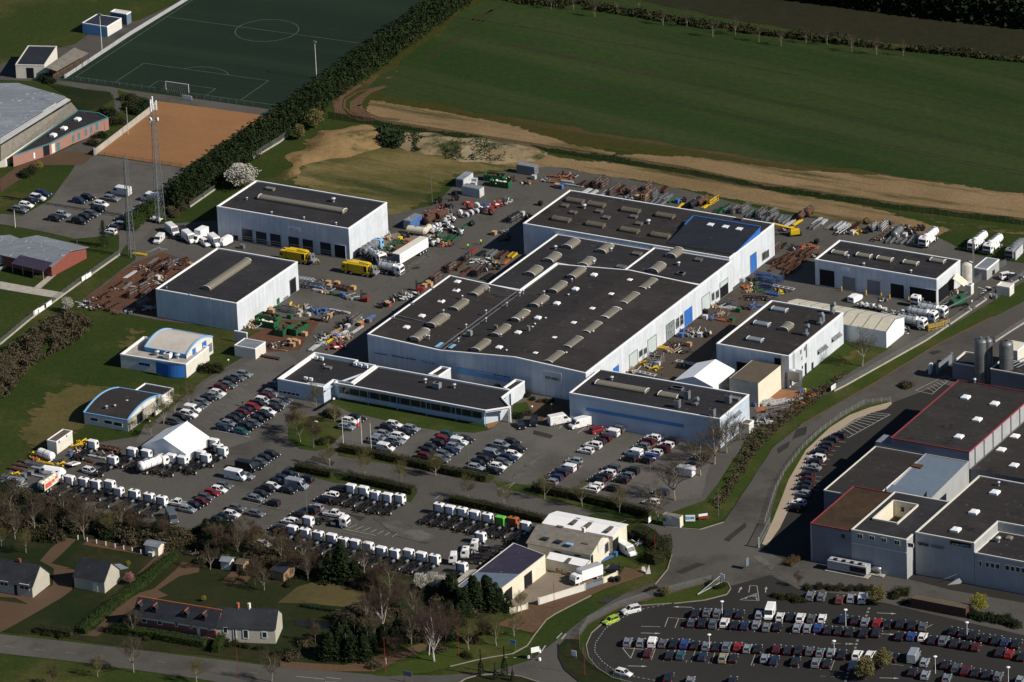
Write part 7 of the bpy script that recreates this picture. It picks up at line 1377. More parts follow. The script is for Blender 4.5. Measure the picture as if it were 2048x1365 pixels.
def tree_proto(kind):
    r=random.Random(sum(map(ord,kind)))
    base,var=kind.split('_') if '_' in kind else (kind,'0'); sd=int(var)+11
    t=empty('bare_tree')
    if base in('bud','bare','red','big','birch','sapling'):
        P=dict(bud=dict(H=6.5,spread=.6,levels=4,trunk=.13,fine=2,tw=.013),bare=dict(H=8,spread=.6,levels=4,trunk=.15,fine=2,tw=.015),red=dict(H=7,spread=.55,levels=4,trunk=.12,fine=3,tw=.016),big=dict(H=12,spread=.7,levels=4,trunk=.28,n0=8,fine=2,tw=.022),birch=dict(H=13,spread=.45,levels=4,trunk=.22,n0=9,fine=3,tw=.018,trunks=1),sapling=dict(H=6,spread=.35,levels=3,trunk=.08,fine=2))[base]
        T,C,tips=branchy(sd,**P)
        if base=='bud':
            for q,d,L in tips:
                if r.random()<.35:
                    for j in range(1): leafq(C,q+Vector((r.uniform(-.4,.4),r.uniform(-.4,.4),r.uniform(-.3,.5))),.07,r)
        if base=='red':
            for q,d,L in tips:
                for j in range(1): leafq(C,q+Vector((r.uniform(-.4,.4),r.uniform(-.4,.4),r.uniform(-.3,.5))),.07,r)
        T.build('trunk',M[{'birch':'barkw','bud':'barkp','sapling':'barkp','big':'barkp','bare':'barkp','red':'bark'}[base]],t); C.build('crown',M[{'bud':'twigg','red':'twigr','birch':'twigp'}.get(base,'twig')],t)
    elif base=='bloss' or base=='pink' or base=='round' or base=='yell':
        T,C,tips=branchy(sd,H=5,spread=.7,levels=2,trunk=.14,n0=6); T.build('trunk',M['bark'],t); B_=MB()
        for i in range(2600):
            a=r.uniform(0,6.283); z=r.uniform(-1,1); q=math.sqrt(1-z*z); d=Vector((q*math.cos(a),q*math.sin(a),z)); R_=2.6*(.62+.38*noise.noise(d*1.7+Vector((sd,0,0))))*1.25*(r.random()**.28); leafq(B_,Vector((0,0,2.9))+Vector((d.x*R_,d.y*R_,d.z*R_*.95)),.13 if base!='round' else .16,r)
        B_.build('crown',M[{'bloss':'bloss','pink':'blossp','round':'twigg','yell':'bushy'}[base]],t)
    elif base=='con':
        T=MB(); T.tube((0,0,-.3),(0,0,6.5),.2,.05,n=6); T.build('trunk',M['bark'],t); C=MB()
        lob=[(Vector((r.uniform(-1.7,1.7),r.uniform(-1.7,1.7),0)),r.uniform(.55,1.05)) for _ in range(6)]
        for i in range(3200):
            o,hs=r.choice(lob); z=r.random()**1.15; rr=(1-z)**.5*1.55*(.75+.35*noise.noise(Vector((z*5,i*.01,sd)))); a=r.uniform(0,6.283); rr*=r.uniform(.6,1.05); leafq(C,Vector((math.cos(a)*rr,math.sin(a)*rr,.2+z*7.2*hs))+o*(1-z*.3),.2,r)
        C.build('crown',M['conif'],t)
    elif base=='spruce':
        T=MB(); T.tube((0,0,-.3),(0,0,9),.2,.03,n=6); T.build('trunk',M['bark'],t); C=MB()
        for lv in range(16):
            z=1+lv*.52; L=3.0*(1-lv/17)**.9
            for j in range(9):
                a=j*.7+lv*.5+r.uniform(-.2,.2); Lr=L*r.uniform(.6,1.1)
                for s in range(10): t_=s/9; leafq(C,Vector((math.cos(a)*Lr*t_,math.sin(a)*Lr*t_,z+.2*t_-.9*t_*t_*Lr*.35))+Vector((r.uniform(-.15,.15),r.uniform(-.15,.15),r.uniform(-.1,.1))),.17,r)
        C.build('crown',M['conif'],t)
    elif base=='cyp':
        T=MB(); T.tube((0,0,-.3),(0,0,3),.08,.02,n=5); T.build('trunk',M['bark'],t); C=MB()
        for i in range(700): z=r.random(); rr=.42*math.sin(min(1,z*1.25+.25)*math.pi)**.6*(1.15-z*.8); a=r.uniform(0,6.283); leafq(C,Vector((math.cos(a)*rr,math.sin(a)*rr,.15+z*4)),.1,r)
        C.build('crown',M['cyp'],t)
    elif base in('shrub','dark','bram'):
        C=MB(); ks=[(Vector((r.uniform(-1,1),r.uniform(-1,1),0)),r.uniform(.6,1)) for _ in range(4)]
        T=MB()
        for i in range(5): a=i*1.3; T.tube((0,0,-.2),(math.cos(a)*.7,math.sin(a)*.7,1.1),.04,.015,n=4,cap=False)
        T.build('stems',M['bark'],t)
        for i in range(1500):
            o,s=r.choice(ks); a=r.uniform(0,6.283); z=r.random(); q=math.sqrt(1-z*z); d=Vector((q*math.cos(a),q*math.sin(a),z)); R_=s*1.3*(r.random()**.3)*(1+.3*noise.noise(d*2)); leafq(C,o+Vector((d.x*R_,d.y*R_,.1+d.z*R_*1.1)),.13,r)
        C.build('foliage',M[{'shrub':'bush','dark':'conif','bram':'bramble'}[base]],t)
    return t
def plant(kind,k,x,y,sc,base,where,cat='tree',group=None,z=0,nm=None,sx=None):
    if kind not in TREES: TREES[kind]=tree_proto(kind); o=TREES[kind]
    else: o=copy_tree(TREES[kind])
    p=G(k,x,y,0); o.location=(p.x,p.y,lev(5) if not z else z); s=sx or sc; o.scale=(s,s,sc); o.rotation_euler=(0,0,rnd.uniform(0,6.28)); o.name=nm or {'con':'conifer','spr':'conifer','cyp':'cypress','blo':'blossom_tree','pin':'blossom_tree','shr':'shrub','dar':'shrub','bra':'shrub','bir':'birch_tree','rou':'budding_tree'}.get(kind[:3],'bare_tree')
    reg(o,base,where,cat,group or (None)); return o
for i,(k,x,y,s) in enumerate([('e1',90,330,1.1),('e1',400,420,1),('e1',500,330,1),('e1',600,400,1.1),('e1',760,420,1),('e1',860,470,.9),('e1',950,440,1),('e1',1060,470,.9),('e1',1170,480,.8),('e1',1290,500,.8),('e1',120,500,.9),('e1',10,560,.9)]): plant(['bare_1','red_0','bare_2','red_1','bare_0','bud_1'][i%6],k,x,y,s,'bare scrub tree','in the thicket left of the cottages')
for i,(k,x,y,s) in enumerate([('e2',180,640,1),('e2',300,640,1.1),('e2',420,600,1.1),('e2',520,660,.9),('e2',640,680,1),('e2',720,780,1),('e2',900,760,.9),('e2',800,680,.9),('e2',430,860,.9),('e2',500,900,.8),('e2',1280,770,1),('e2',1350,900,.9),('e2',1420,870,1),('e1',1640,740,.8),('e2',1560,1010,1.0),('e2',1480,930,1.0)]): plant(['red_0','bare_1','red_2','bare_0','bare_2','red_1'][i%6],k,x,y,s*.95,'bare garden scrub tree','between truck park and cottages')
for i,(k,x,y,s) in enumerate([('f2',330,640,.8),('f2',880,640,.9),('f2',1080,760,.9),('f2',1220,640,1),('f2',1290,580,1),('f2',1540,620,1),('f2',1640,560,.9),('f2',1500,520,1),('f2',1100,330,.9),('f2',1240,380,1),('f2',820,420,.8),('f2',1900,600,.9)]): plant(['red_0','bare_1','red_2','bare_0','bare_2','red_1'][i%6],k,x,y,s*.95,'bare understorey tree','among the birches by the road')
gt='trees along the works avenue'
for i,(k,x,y,s) in enumerate([('d3',1012,1152,1.0),('d3',1290,1222,1.05),('d3',1573,1287,.95),('d3',1837,1215,.85),('d4',83,1215,.85),('e3',332,190,.95),('e3',935,185,.95),('e3',1228,245,1.0),('e3',1516,297,1.0),('e3',620,248,.95)]):
    plant('bud_%d'%(i%3),k,x,y,s,'bare budding tree','standing along the works avenue hedges',group=gt)
for i,(k,x,y,s) in enumerate([('d3',750,895,.95),('d3',785,950,1.15),('d3',892,992,1.0),('d3',1050,795,.75),('d3',905,690,1.0),('d3',730,860,.8)]):
    plant(['red_0','bud_1','red_1','bud_2','bud_0','red_2'][i],k,x,y,s,'bare '+('reddish' if i in(0,2,5) else 'yellow-budded')+' tree','on the planted island near the flagpoles')
for i,(k,x,y,s) in enumerate([('d5',600,1192,.85),('d5',503,1278,.95),('d5',395,1368,.9),('e3',1948,195,.85),('e3',1812,365,.8),('d5',705,1075,.45)]): plant('big_%d'%(i%2),k,x,y,s,'tall pale-barked bare tree','around the corner of the blue-striped workshop')
plant('big_1','d5',1655,517,.8,'spreading bare tree casting a long shadow','on the lawn before the tunnel tent')
for i,(k,x,y,s) in enumerate([('d2',1365,720,1.05),('d2',1275,812,1.0),('d2',1470,640,.8),('d2',1180,895,.7),('d2',1035,870,.5)]): plant('bud_%d'%(i%3),k,x,y,s,'yellow-budded bare tree','beside the curved-roof pavilions')
for i,(k,x,y,s) in enumerate([('e1',268,442,1.15),('e1',205,607,.9),('e1',660,505,1.1),('e1',30,400,1.0),('e1',320,330,.8)]): plant(['bare_0','bud_1','bare_1','red_0','red_1'][i],k,x,y,s,'bare garden tree','in the gardens behind the lowest left houses')
plant('birch_0','f2',1437,805,1.05,'tall white-trunked birch with purplish twigs','on the grass by the roundabout'); plant('birch_1','f2',960,560,.95,'white birch','behind the dark yews beside the cottage garden'); plant('birch_2','f2',1387,745,.85,'slimmer white birch','just left of the tallest roadside birch'); plant('bare_2','e2',840,825,.9,'pale bare tree','above the dry lawn by the blue-roofed shed')
for i,(k,x,y,s) in enumerate([('f4',228,722,1.1),('f4',560,672,1.15),('f4',772,562,1.0),('e3',750,1075,.8)]): plant('bud_%d'%((i+1)%3),k,x,y,s,'slim budding roadside tree','on the grass strip by the roundabout',group='roadside trees')
for i,(k,x,y,s) in enumerate([('f3',715,632,.8),('f3',978,600,1.05),('f3',1440,680,.9),('f3',1988,672,.95),('f3',970,330,.8),('f3',1270,300,.7),('f3',390,690,.6)]): plant(['bud_0','bare_1','bud_2','bare_0','bare_2','bud_1','red_0'][i],k,x,y,s,'bare roadside tree','beside the main road below the cottages',group='roadside trees')
for i,(x,y,s) in enumerate([(1004,8,.8),(1046,8,.8),(1102,26,.9),(1147,28,.8),(1190,42,1),(1234,28,.9),(1278,32,.9),(1320,58,1),(1366,62,1),(1418,82,1.1),(1462,78,1),(1508,92,1),(1551,100,1),(1600,95,.9),(1642,98,.9),(1690,112,1),(1738,118,1),(1790,120,.9)]): plant('sapling_%d'%(i%3),'P',x*.5+500 if 0 else 1000+(x-1000)*1.02 if x>1300 else x,y-8,s*.85,'thin pale sapling','in the rough ground beyond the wheat field',group='saplings beyond the field')
# conifers
for i,(k,x,y,s) in enumerate([('e3',230,1000,1.0),('e3',350,1060,1.15),('e3',440,1050,1.2),('e3',530,1000,1.0),('e3',610,1040,.7),('e3',270,1120,1.0),('e3',180,950,.8),('f2',1620,480,.9)]): plant('con_%d'%(i%3),k,x,y,s*.95,'dark green conifer','in front of the solar shed',group='conifers by the solar shed',sx=s*1.5)
for i,(k,x,y,s) in enumerate([('f2',500,760,.95),('f2',620,770,1.0),('f2',730,770,.9),('f2',820,720,.85),('f2',560,640,.9),('f2',700,640,.8)]): plant('con_%d'%(i%3),k,x,y,s*.95,'broad dark evergreen','beside the road below the dry lawn',group='roadside evergreens',sx=s*1.6)
for i,(k,x,y,s) in enumerate([('f2',1100,620,.9),('f2',1170,560,.8),('f2',980,640,.8)]): plant('con_%d'%((i+1)%3),k,x,y,s*.8,'dark yew','between the two white birches',sx=s*1.3)
plant('con_1','e2',1060,815,1.25,'tall dark evergreen','in front of the long truck line',sx=1.9); plant('con_2','e2',1180,800,.7,'smaller dark evergreen','at the foot of the tall dark evergreen',sx=1.3); plant('con_0','e2',980,800,.6,'low dark evergreen','left of the tall dark evergreen')
plant('spruce_0','c3',812,632,.8,'drooping dark spruce','by the sports car park entrance')
for i,(x,y,s) in enumerate([(60,480,.8),(130,560,1.0),(230,520,1.0),(300,560,.9),(180,620,.8),(340,450,.7),(60,600,.9),(440,560,.6)]): plant(['con_0','red_1','con_2','red_2','con_1','bare_1','con_2','bud_1'][i],'e2',x,y,s*.75,['dark evergreen','bare reddish tree','dark evergreen','bare reddish tree','dark evergreen','bare tree','dark evergreen','yellow-budded tree'][i],'at the end of the lower car park',sx=s*1.1)
# garden shrubs
gs='garden shrubs'
for i,(x,y,s) in enumerate([(620,420,1.3),(720,440,1.5),(800,430,1.4),(880,450,1.6),(960,480,1.5),(1040,500,1.6),(1120,500,1.7),(1200,490,1.6),(1270,500,1.4),(1350,520,1.5),(1400,500,1.2),(500,380,1.6),(430,330,1.7),(360,260,1.6),(560,300,1.3),(250,200,1.4),(160,160,1.3),(680,350,1.4),(900,380,1.4),(1080,420,1.3),(1210,430,1.2),(80,110,1.2)]): plant('bram_%d'%(i%3) if i%3 else 'dark_%d'%(i%2),'e1',x,y,s*1.25,'bare brown bush' if i%3 else 'dark evergreen bush','in the thicket behind the line of trucks','shrub',gs)
for i,(x,y,s) in enumerate([(560,640,1.3),(620,600,1.2),(700,700,1.2),(780,740,1.1),(860,720,1.1),(450,600,1.3),(500,680,1.1),(400,640,1.2),(1230,820,1.2),(1300,840,1.2),(1360,860,1.0),(1000,800,1.0),(700,860,.8),(350,760,.9),(480,780,.9),(650,540,1.2),(1260,880,.9)]): plant('bram_%d'%(i%3) if i%2 else 'shrub_%d'%(i%3),'e2',x,y,s*1.2,'brown bush' if i%2 else 'green bush','in the gardens between cottages and truck park','shrub',gs)
for i,(x,y,s) in enumerate([(40,740,1),(110,790,1),(560,700,.8),(880,860,.9),(1190,620,1.1),(1090,400,1.3),(700,560,1),(1000,420,1.1),(1200,420,1),(1550,500,1.2),(1650,480,1.2),(250,640,1),(1740,760,.8),(1500,700,1),(1900,540,1),(1780,620,1)]): plant('bram_%d'%(i%3) if i%2 else 'shrub_%d'%(i%3),'f2',x,y,s*1.2,'brown bush' if i%2 else 'green bush','among the trees above the roundabout road','shrub',gs)
for i,(x,y,s) in enumerate([(1090,290,.8),(1200,310,.8),(1330,330,.8),(1450,350,.8),(1700,400,.8),(1800,420,.8),(1900,430,.8),(1560,380,.7),(280,300,.7),(350,330,.7),(450,340,.7),(1640,370,.9),(1080,360,.7)]): plant('shrub_%d'%(i%3),'f3',x,y,s,'green bush','along the road front of the cottages','shrub',gs)
rq=random.Random(3)
for i in range(50): t_=rq.random(); plant(['bram_0','dark_0','bram_1','shrub_2','bram_2'][i%5],'e1',20+t_*1400,(260+t_*240)+rq.uniform(-60,90)+(90 if t_<.3 else 0),rq.uniform(1.1,2.0),['brown scrub bush','black-green scrub bush','brown scrub bush','olive scrub bush','brown scrub bush'][i%5],'in the belt below the trucks','shrub',gs)
for i in range(50): plant(['bram_0','dark_1','bram_1','shrub_0','bram_2'][i%5],'e2',rq.uniform(0,900),rq.uniform(430,760),rq.uniform(1.0,1.8),['brown scrub bush','black-green scrub bush','brown scrub bush','olive scrub bush','brown scrub bush'][i%5],'between gardens and truck cabs','shrub',gs)
for i in range(45): t_=rq.random(); plant(['bram_0','dark_1','bram_1','bram_2'][i%4],'f2',500+t_*1300,720-t_*180+rq.uniform(-330,40),rq.uniform(.9,1.7),['brown thicket bush','black-green thicket bush','brown thicket bush','brown thicket bush'][i%4],'under the roadside birches','shrub',gs)
plant('bloss_0','c4',330,175,1.35,'white blossoming tree','between the tall conifer hedge and the seven-door workshop',sx=2.1); plant('bloss_1','c3',525,1140,.75,'pale blossoming tree','by the fence beside the rusty scrap yard'); plant('yell_0','e5',1680,1075,1.0,'pale yellow-green rounded tree','beside the dark cycle shelter of the factory'); plant('pink_0','e1',1010,850,.6,'pink blossoming tree','between the white slate-roofed house and hedge'); plant('yell_1','e1',1000,715,.3,'small yellow shrub','behind the garage-like house','shrub'); plant('yell_0','e1',1590,985,.3,'small bright yellow shrub','behind the cottage ridge','shrub'); plant('yell_1','c1',310,1320,.45,'yellow shrub','below the pink clubhouse','shrub')
for i,(x,y,s) in enumerate([(60,885,.85),(130,900,.8),(-30,900,.9),(200,890,.7),(620,880,.8)]): plant('bloss_%d'%(i%2),'e3',x,y,s,'white blossoming shrub','behind the dark conifers of the solar shed','shrub','blossom by the solar shed')
plant('round_0','c2',515,1000,1.15,'rounded olive-green tree','at the end of the tall conifer hedge'); plant('round_1','c2',385,1085,.85,'lower rounded bush','in front of the tall conifer hedge end','shrub'); plant('round_0','f1',825,195,.55,'rounded yellow-green bush','by the fence bend of the factory car park','shrub'); plant('round_1','e5',885,1010,.95,'green-yellow bushy tree','beside the white small van of the factory'); plant('round_0','g1',380,640,1.0,'olive bare tree','in front of white cars at the picture bottom'); plant('round_1','g1',180,760,1.1,'olive bare tree','cut by the bottom edge right of centre'); plant('red_1','e5',265,870,.5,'small dark red tree','at the tip of the factory shrub island')
for i,(x,y) in enumerate([(375,1010),(660,1005),(545,1060),(755,1075)]): plant('cyp_%d'%(i%2),'f4',x,y+20,[1.3,1.45,.9,.85][i]*1.2,'slender dark cypress','on the roundabout island',group='cypresses')
for i,(x,y) in enumerate([(430,560),(372,595)]): pass
for i,(x,y,s) in enumerate([(1020,800,1.3),(1080,850,1.3),(1120,790,1.2),(1000,740,1.0),(870,880,1.2),(820,930,1.2),(900,940,1.2),(850,850,1.2),(780,1040,1),(720,1100,.9),(340,590,1.1),(400,610,1),(240,1310,1),(180,1340,1)]): plant('dark_%d'%(i%2) if i%3 else 'shrub_1','c1',x,y+30,s*1.2,'dark shrub' if i%3 else 'green shrub','around the pink clubhouse path','shrub',gs)
for i,(x,y,s) in enumerate([(100,950,.9),(180,960,1),(250,975,1),(290,985,.9),(350,890,.9),(430,885,.9),(510,890,.9),(590,890,.9),(660,900,.9),(740,890,.9),(810,900,.9),(1020,960,1),(1060,930,1),(1110,1000,.8)]): plant('shrub_%d'%(i%3),'e5',x,y,s*.95,'olive shrub','on the island of the factory car park','shrub','factory island shrubs')
for i,(x,y,s) in enumerate([(1650,1110,1.2),(1720,1130,1.2),(1800,1140,1.2),(1880,1150,1.2),(1960,1180,1.2),(1560,1080,1),(1480,1065,.9),(1400,1055,.8)]): plant('dark_%d'%(i%2),'e5',x,y,s,'black-green bush','in the dark hedge by the cycle shelter','shrub','factory island shrubs')
for i,(x,y,s) in enumerate([(410,640,.7),(390,660,.6),(1230,95,.7),(1300,120,.7),(1340,100,.6),(480,655,.5)]): plant('shrub_%d'%(i%3),'e4' if i in(0,1,5) else 'f1',x,y,s,'small shrub','near the factory entrance lawns','shrub',gs)
for i,(k,x,y,s) in enumerate([('d3',1010,745,1.2),('d3',1060,760,1.1),('d3',990,960,1.2),('d3',950,960,1.0),('d3',730,770,.9),('d4',790,590,.9),('d4',840,620,.6),('d4',900,640,.6),('d4',960,640,.8),('d4',720,760,1.0),('d4',790,740,.9),('d2',1660,400,1.6),('d2',1600,385,1.2),('d6',1120,530,1),('d6',1090,510,.8),('d4',565,520,.7)]): plant(['dark_0','bram_1','shrub_0'][i%3],k,x,y,s,['dark evergreen shrub','brown bare shrub','olive shrub'][i%3],'in the planting around the works car parks','shrub',gs)
for i in range(9): plant('bram_%d'%(i%3),'c3',1370+i*20-(i%3)*40,400-i*18,.9,'low brown bush','on the slope left of the seven-door workshop','shrub',gs)
# thicket and bank growth
def scatter(name,m,pts,n,s,hmax,label,cat,k='P',kind=None,h0=0,nz=.12,part='foliage'):
    P=[G(k,*p) for p in pts]; xs=[p.x for p in P]; ys=[p.y for p in P]; b=MB(); r=random.Random(len(label)); c=sum(P,Vector())/len(P); cnt=0
    while cnt<n:
        x=r.uniform(min(xs),max(xs)); y=r.uniform(min(ys),max(ys)); ins=False
        for i in range(len(P)):
            a,d=P[i],P[(i+1)%len(P)]
            if (a.y>y)!=(d.y>y) and x<(d.x-a.x)*(y-a.y)/(d.y-a.y)+a.x: ins=not ins
        if not ins: continue
        q=noise.noise(Vector((x*nz,y*nz,7)))+.35
        if q<0: cnt+=.3; continue
        leafq(b,Vector((x,y,h0+r.random()*hmax*min(1,q*1.6))),s,r); cnt+=1
    t=empty(name,(c.x,c.y,0)); b.build(part,M[m],t); tag(t,label,cat)
    if kind: t['kind']=kind
    return t
scatter('bramble_thicket','bramble',[(0,712),(60,668),(128,622),(150,632),(188,650),(160,680),(60,735),(20,790),(0,800)],11000,.3,2.0,'brown bramble thicket along the lower left fence by the lawn','thicket',kind='stuff',nz=.3)
scatter('bramble_thicket','ivy',[(748,262),(770,258),(800,268),(815,282),(800,300),(770,295),(750,280)],1500,.35,3.2,'dark green bramble clump on top of the earth bank','thicket',kind='stuff',h0=.2)
scatter('bramble_thicket','ivy',[(820,275),(860,280),(880,292),(830,305)],700,.3,2.6,'second dark bramble patch right of the largest one on the bank','thicket',kind='stuff',h0=.2)
scatter('bramble_thicket','ivy',[(880,290),(950,285),(1020,310),(1010,325),(900,320)],1100,.28,2.4,'scattered green brambles on the chalky bank','thicket',kind='stuff',h0=.2,nz=.25)
scatter('bramble_thicket','bramble',[(1560,815),(1650,770),(1700,745),(1640,800),(1560,858),(1520,900),(1480,960),(1440,1020),(1425,1010),(1470,940),(1500,870)],5000,.25,1.3,'scrubby brown hedgerow between works fence and curving road','hedge',kind='stuff',nz=.4)
scatter('bramble_thicket','bush',[(980,-8),(1160,2),(1400,45),(1700,80),(2048,122),(2100,132),(2048,126),(1700,92),(1400,56),(1180,20),(1000,5)],4200,.5,1.8,'low dark hedgerow along the far edge of the wheat field','hedge',kind='stuff')
scatter('far_wood','conif',[(1480,-8),(1600,4),(1850,38),(2048,60),(2200,80),(2300,60),(2300,-60),(1480,-60)],16000,1.0,9,'dark wood at the far top right corner','wood',kind='stuff',nz=.01)
# clipped hedges and the tall conifer screen
def hedge(label,pts,wd,h,m,k='P',dens=26,leaf=.13,name='hedge',cat='hedge',wob=.12,part='foliage',spiky=0):
    P=[G(*(p if isinstance(p[0],str) else (k,*p)),0) for p in pts]; c=sum(P,Vector())/len(P); t=empty(name,(c.x,c.y,0)); tag(t,label,cat); b=MB(); r=random.Random(len(label)*7)
    core=MB()
    for a,d in zip(P,P[1:]): core.bar(a+ZU*(h*.42-.1),d+ZU*(h*.42-.1),wd*.72,h*.86)
    for a,d in zip(P,P[1:]):
        L_=(d-a).length; dn=(d-a).normalized(); pr=Vector((-dn.y,dn.x,0)); n=int(L_*(wd+2*h)*dens)
        for i in range(n):
            s=r.uniform(-wd*.2,L_+wd*.2); per=r.uniform(0,wd+2*h); q=a+dn*s; hh=h*(1+(noise.noise(q*.35)*.08 if not spiky else 0))
            if spiky: hh=h*(.82+.3*abs(noise.noise(Vector((s*.55+h,pts[0][1]*0+3,0))))+.12*noise.noise(q*.15))
            if per<h: o=pr*(-wd/2*(1-(per/h)**3*(.3 if not spiky else .75)))+ZU*(per/h*hh)
            elif per>h+wd: z=(per-h-wd); o=pr*(wd/2*(1-(z/h)**3*(.3 if not spiky else .75)))+ZU*(z/h*hh)
            else: w0=per-h-wd/2; o=pr*w0*(1 if not spiky else .5)+ZU*(hh-(abs(w0)*.9 if spiky else 0)*0)
            o+=Vector((r.gauss(0,wob),r.gauss(0,wob),r.gauss(0,wob))); 
            if spiky: o*=r.uniform(.86,1.03)
            leafq(b,q+o,leaf,r)
    core.build('branches',M['bark' if not spiky else 'conhedge'] if 0 else M[m],t); b.build(part,M[m],t); return t
P=[G('P',*q,0) for q in [(345,412),(400,379),(470,329),(525,289),(575,254),(640,209),(700,164),(760,119),(830,69),(905,16),(960,-21)]]; c=sum(P,Vector())/len(P)
t=empty('conifer_hedge',(c.x,c.y,0)); tag(t,'tall ragged dark conifer hedge running between football pitch and wheat field','hedge'); b=MB(); tk=MB(); r=random.Random(5)
for a,d in zip(P,P[1:]):
    L_=(d-a).length; dn=(d-a)/L_; pr=Vector((-dn.y,dn.x,0)); n=int(L_/1.05)
    for i in range(n):
        for s_ in (-1.5,.2,1.7):
            q=a+dn*((i+r.random())/n*L_)+pr*(s_+r.gauss(0,.35)); H=(6.2 if abs(s_)>1 else 7.4)*r.uniform(.8,1.12)*(1+.1*noise.noise(q*.05)); R0=r.uniform(1.3,1.9); tk.tube(q,q+ZU*H*.4,.1,.04,n=4,cap=False)
            for j in range(85): z=r.random()**1.2; rr=R0*1.1*(1-z)**.5*r.uniform(.75,1.15); an=r.uniform(0,6.283); leafq(b,q+Vector((math.cos(an)*rr,math.sin(an)*rr,.1+z*H)),.36,r)
tk.build('trunks',M['bark'],t); b.build('foliage',M['conhedge'],t)
hedge('clipped box hedge under the lattice masts beside parked cars',[('c3',1010,515),('c3',1190,350),('c3',1220,370)],3.2,3.0,'hedgeg',dens=10,leaf=.22)
hedge('long brown-green hedge between office car park and avenue, left of the gap',[('d3',1095,1020),('d3',1380,1072),('d3',1690,1140),('d3',2020,1215),('d4',485,1255)],2.0,1.7,'hedge')
hedge('long brown-green hedge along the avenue, right of the car park gap',[('e3',840,120),('e3',1180,185),('e3',1480,255),('e3',1760,330)],2.2,1.9,'hedge')
hedge('hedge along the lower car park, left of the two lower avenue hedges',[('d3',750,1165),('d3',1030,1225)],2.0,1.7,'hedge'); hedge('hedge behind the short row of white truck cabs',[('e2',1165,35),('e2',1400,85),('e2',1665,145)],2.2,1.8,'hedge')
hedge('hedge behind the truck row with the green and orange cabs',[('e3',200,205),('e3',560,280),('e3',935,370)],2.0,1.6,'hedge')
hedge('rounded green hedge at the junction beside the road-bend workshops',[('e3',1640,470),('e3',1760,520),('e3',1800,560)],3.6,2.4,'hedge',dens=14,leaf=.18); hedge('tall clipped corner hedge at the tip of the road bend',[('e3',1760,690),('e3',1850,650),('e3',1860,560)],4.0,2.8,'hedge',dens=14,leaf=.18)
hedge('long clipped green garden hedge between the house and cottage plots',[('e1',640,1240),('e1',900,1020),('e1',1130,850),('e1',1370,640)],2.4,1.7,'hedgeg'); hedge('dark hedge along the roadside in front of the cottages',[('f3',800,300),('f3',1150,350),('f3',1500,410)],2.4,1.6,'hedgeg')
hedge('dark low roadside hedge at the house entrance',[('e1',300,1215),('e1',560,1255)],1.8,1.3,'hedge'); hedge('small brown trough hedge near the factory entrance',[('e5',185,710),('e5',275,645)],2.2,1.0,'hedgeb'); hedge('low brown beech hedge beside the dry lawn and truck park',[('e2',1180,860),('e2',1340,905)],1.8,1.5,'bramble')
hedge('brown scrub hedge along the lawn by the fence at far left',[(0,770),(20,735)],4,3.0,'bramble',dens=8,leaf=.25)
hedge('dark leafy vegetable row across the cottage garden',[('f2',210,290),('f2',400,320),('f2',680,370)],1.4,.7,'ivy'); hedge('shorter leafy vegetable row below the long one',[('f2',420,400),('f2',520,415)],1.0,.6,'ivy')
hedge('dark curved hedge at the head of the factory cycle shelter',[('e5',1020,950),('e5',1050,930),('e5',1130,935)],2.4,1.6,'hedge'); hedge('green hedge at the end of cottage terrace by the road',[('f3',1580,460),('f3',1640,360)],1.6,2.2,'hedgeg')
# ---------------------------------------------------------------- stockyard goods
IM={'R':('rust','rusty'),'S':('steel','grey steel'),'L':('steell','bright steel'),'W':('jwhite','white'),'Y':('yellow','yellow'),'G':('green','green'),'O':('orange','orange'),'B':('crate_blue','blue'),'D':('redp','red'),'K':('black','black'),'P':('ply','plywood'),'N':('wood','wooden'),'C':('pvcc','cream')}
IK={'f':('frame_stack','stack of frames','steelwork'),'b':('beam_bundle','beam bundle','steelwork'),'r':('storage_rack','storage rack','rack'),'c':('crate','crate','crate'),'p':('pallet_load','pallet of sacks','pallet'),'t':('storage_tank','cylindrical tank','tank'),'g':('pipe_ring','large pipe ring','pipe'),'s':('skip','open skip full of scrap','skip'),'j':('scrap_heap','heap of parts','scrap'),'k':('bin','square bin','bin'),'d':('drum','drum','drum'),'h':('trailer_chassis','trailer chassis frame','trailer'),'n':('container','storage container','container'),'m':('vessel','small vessel with fittings','vessel')}
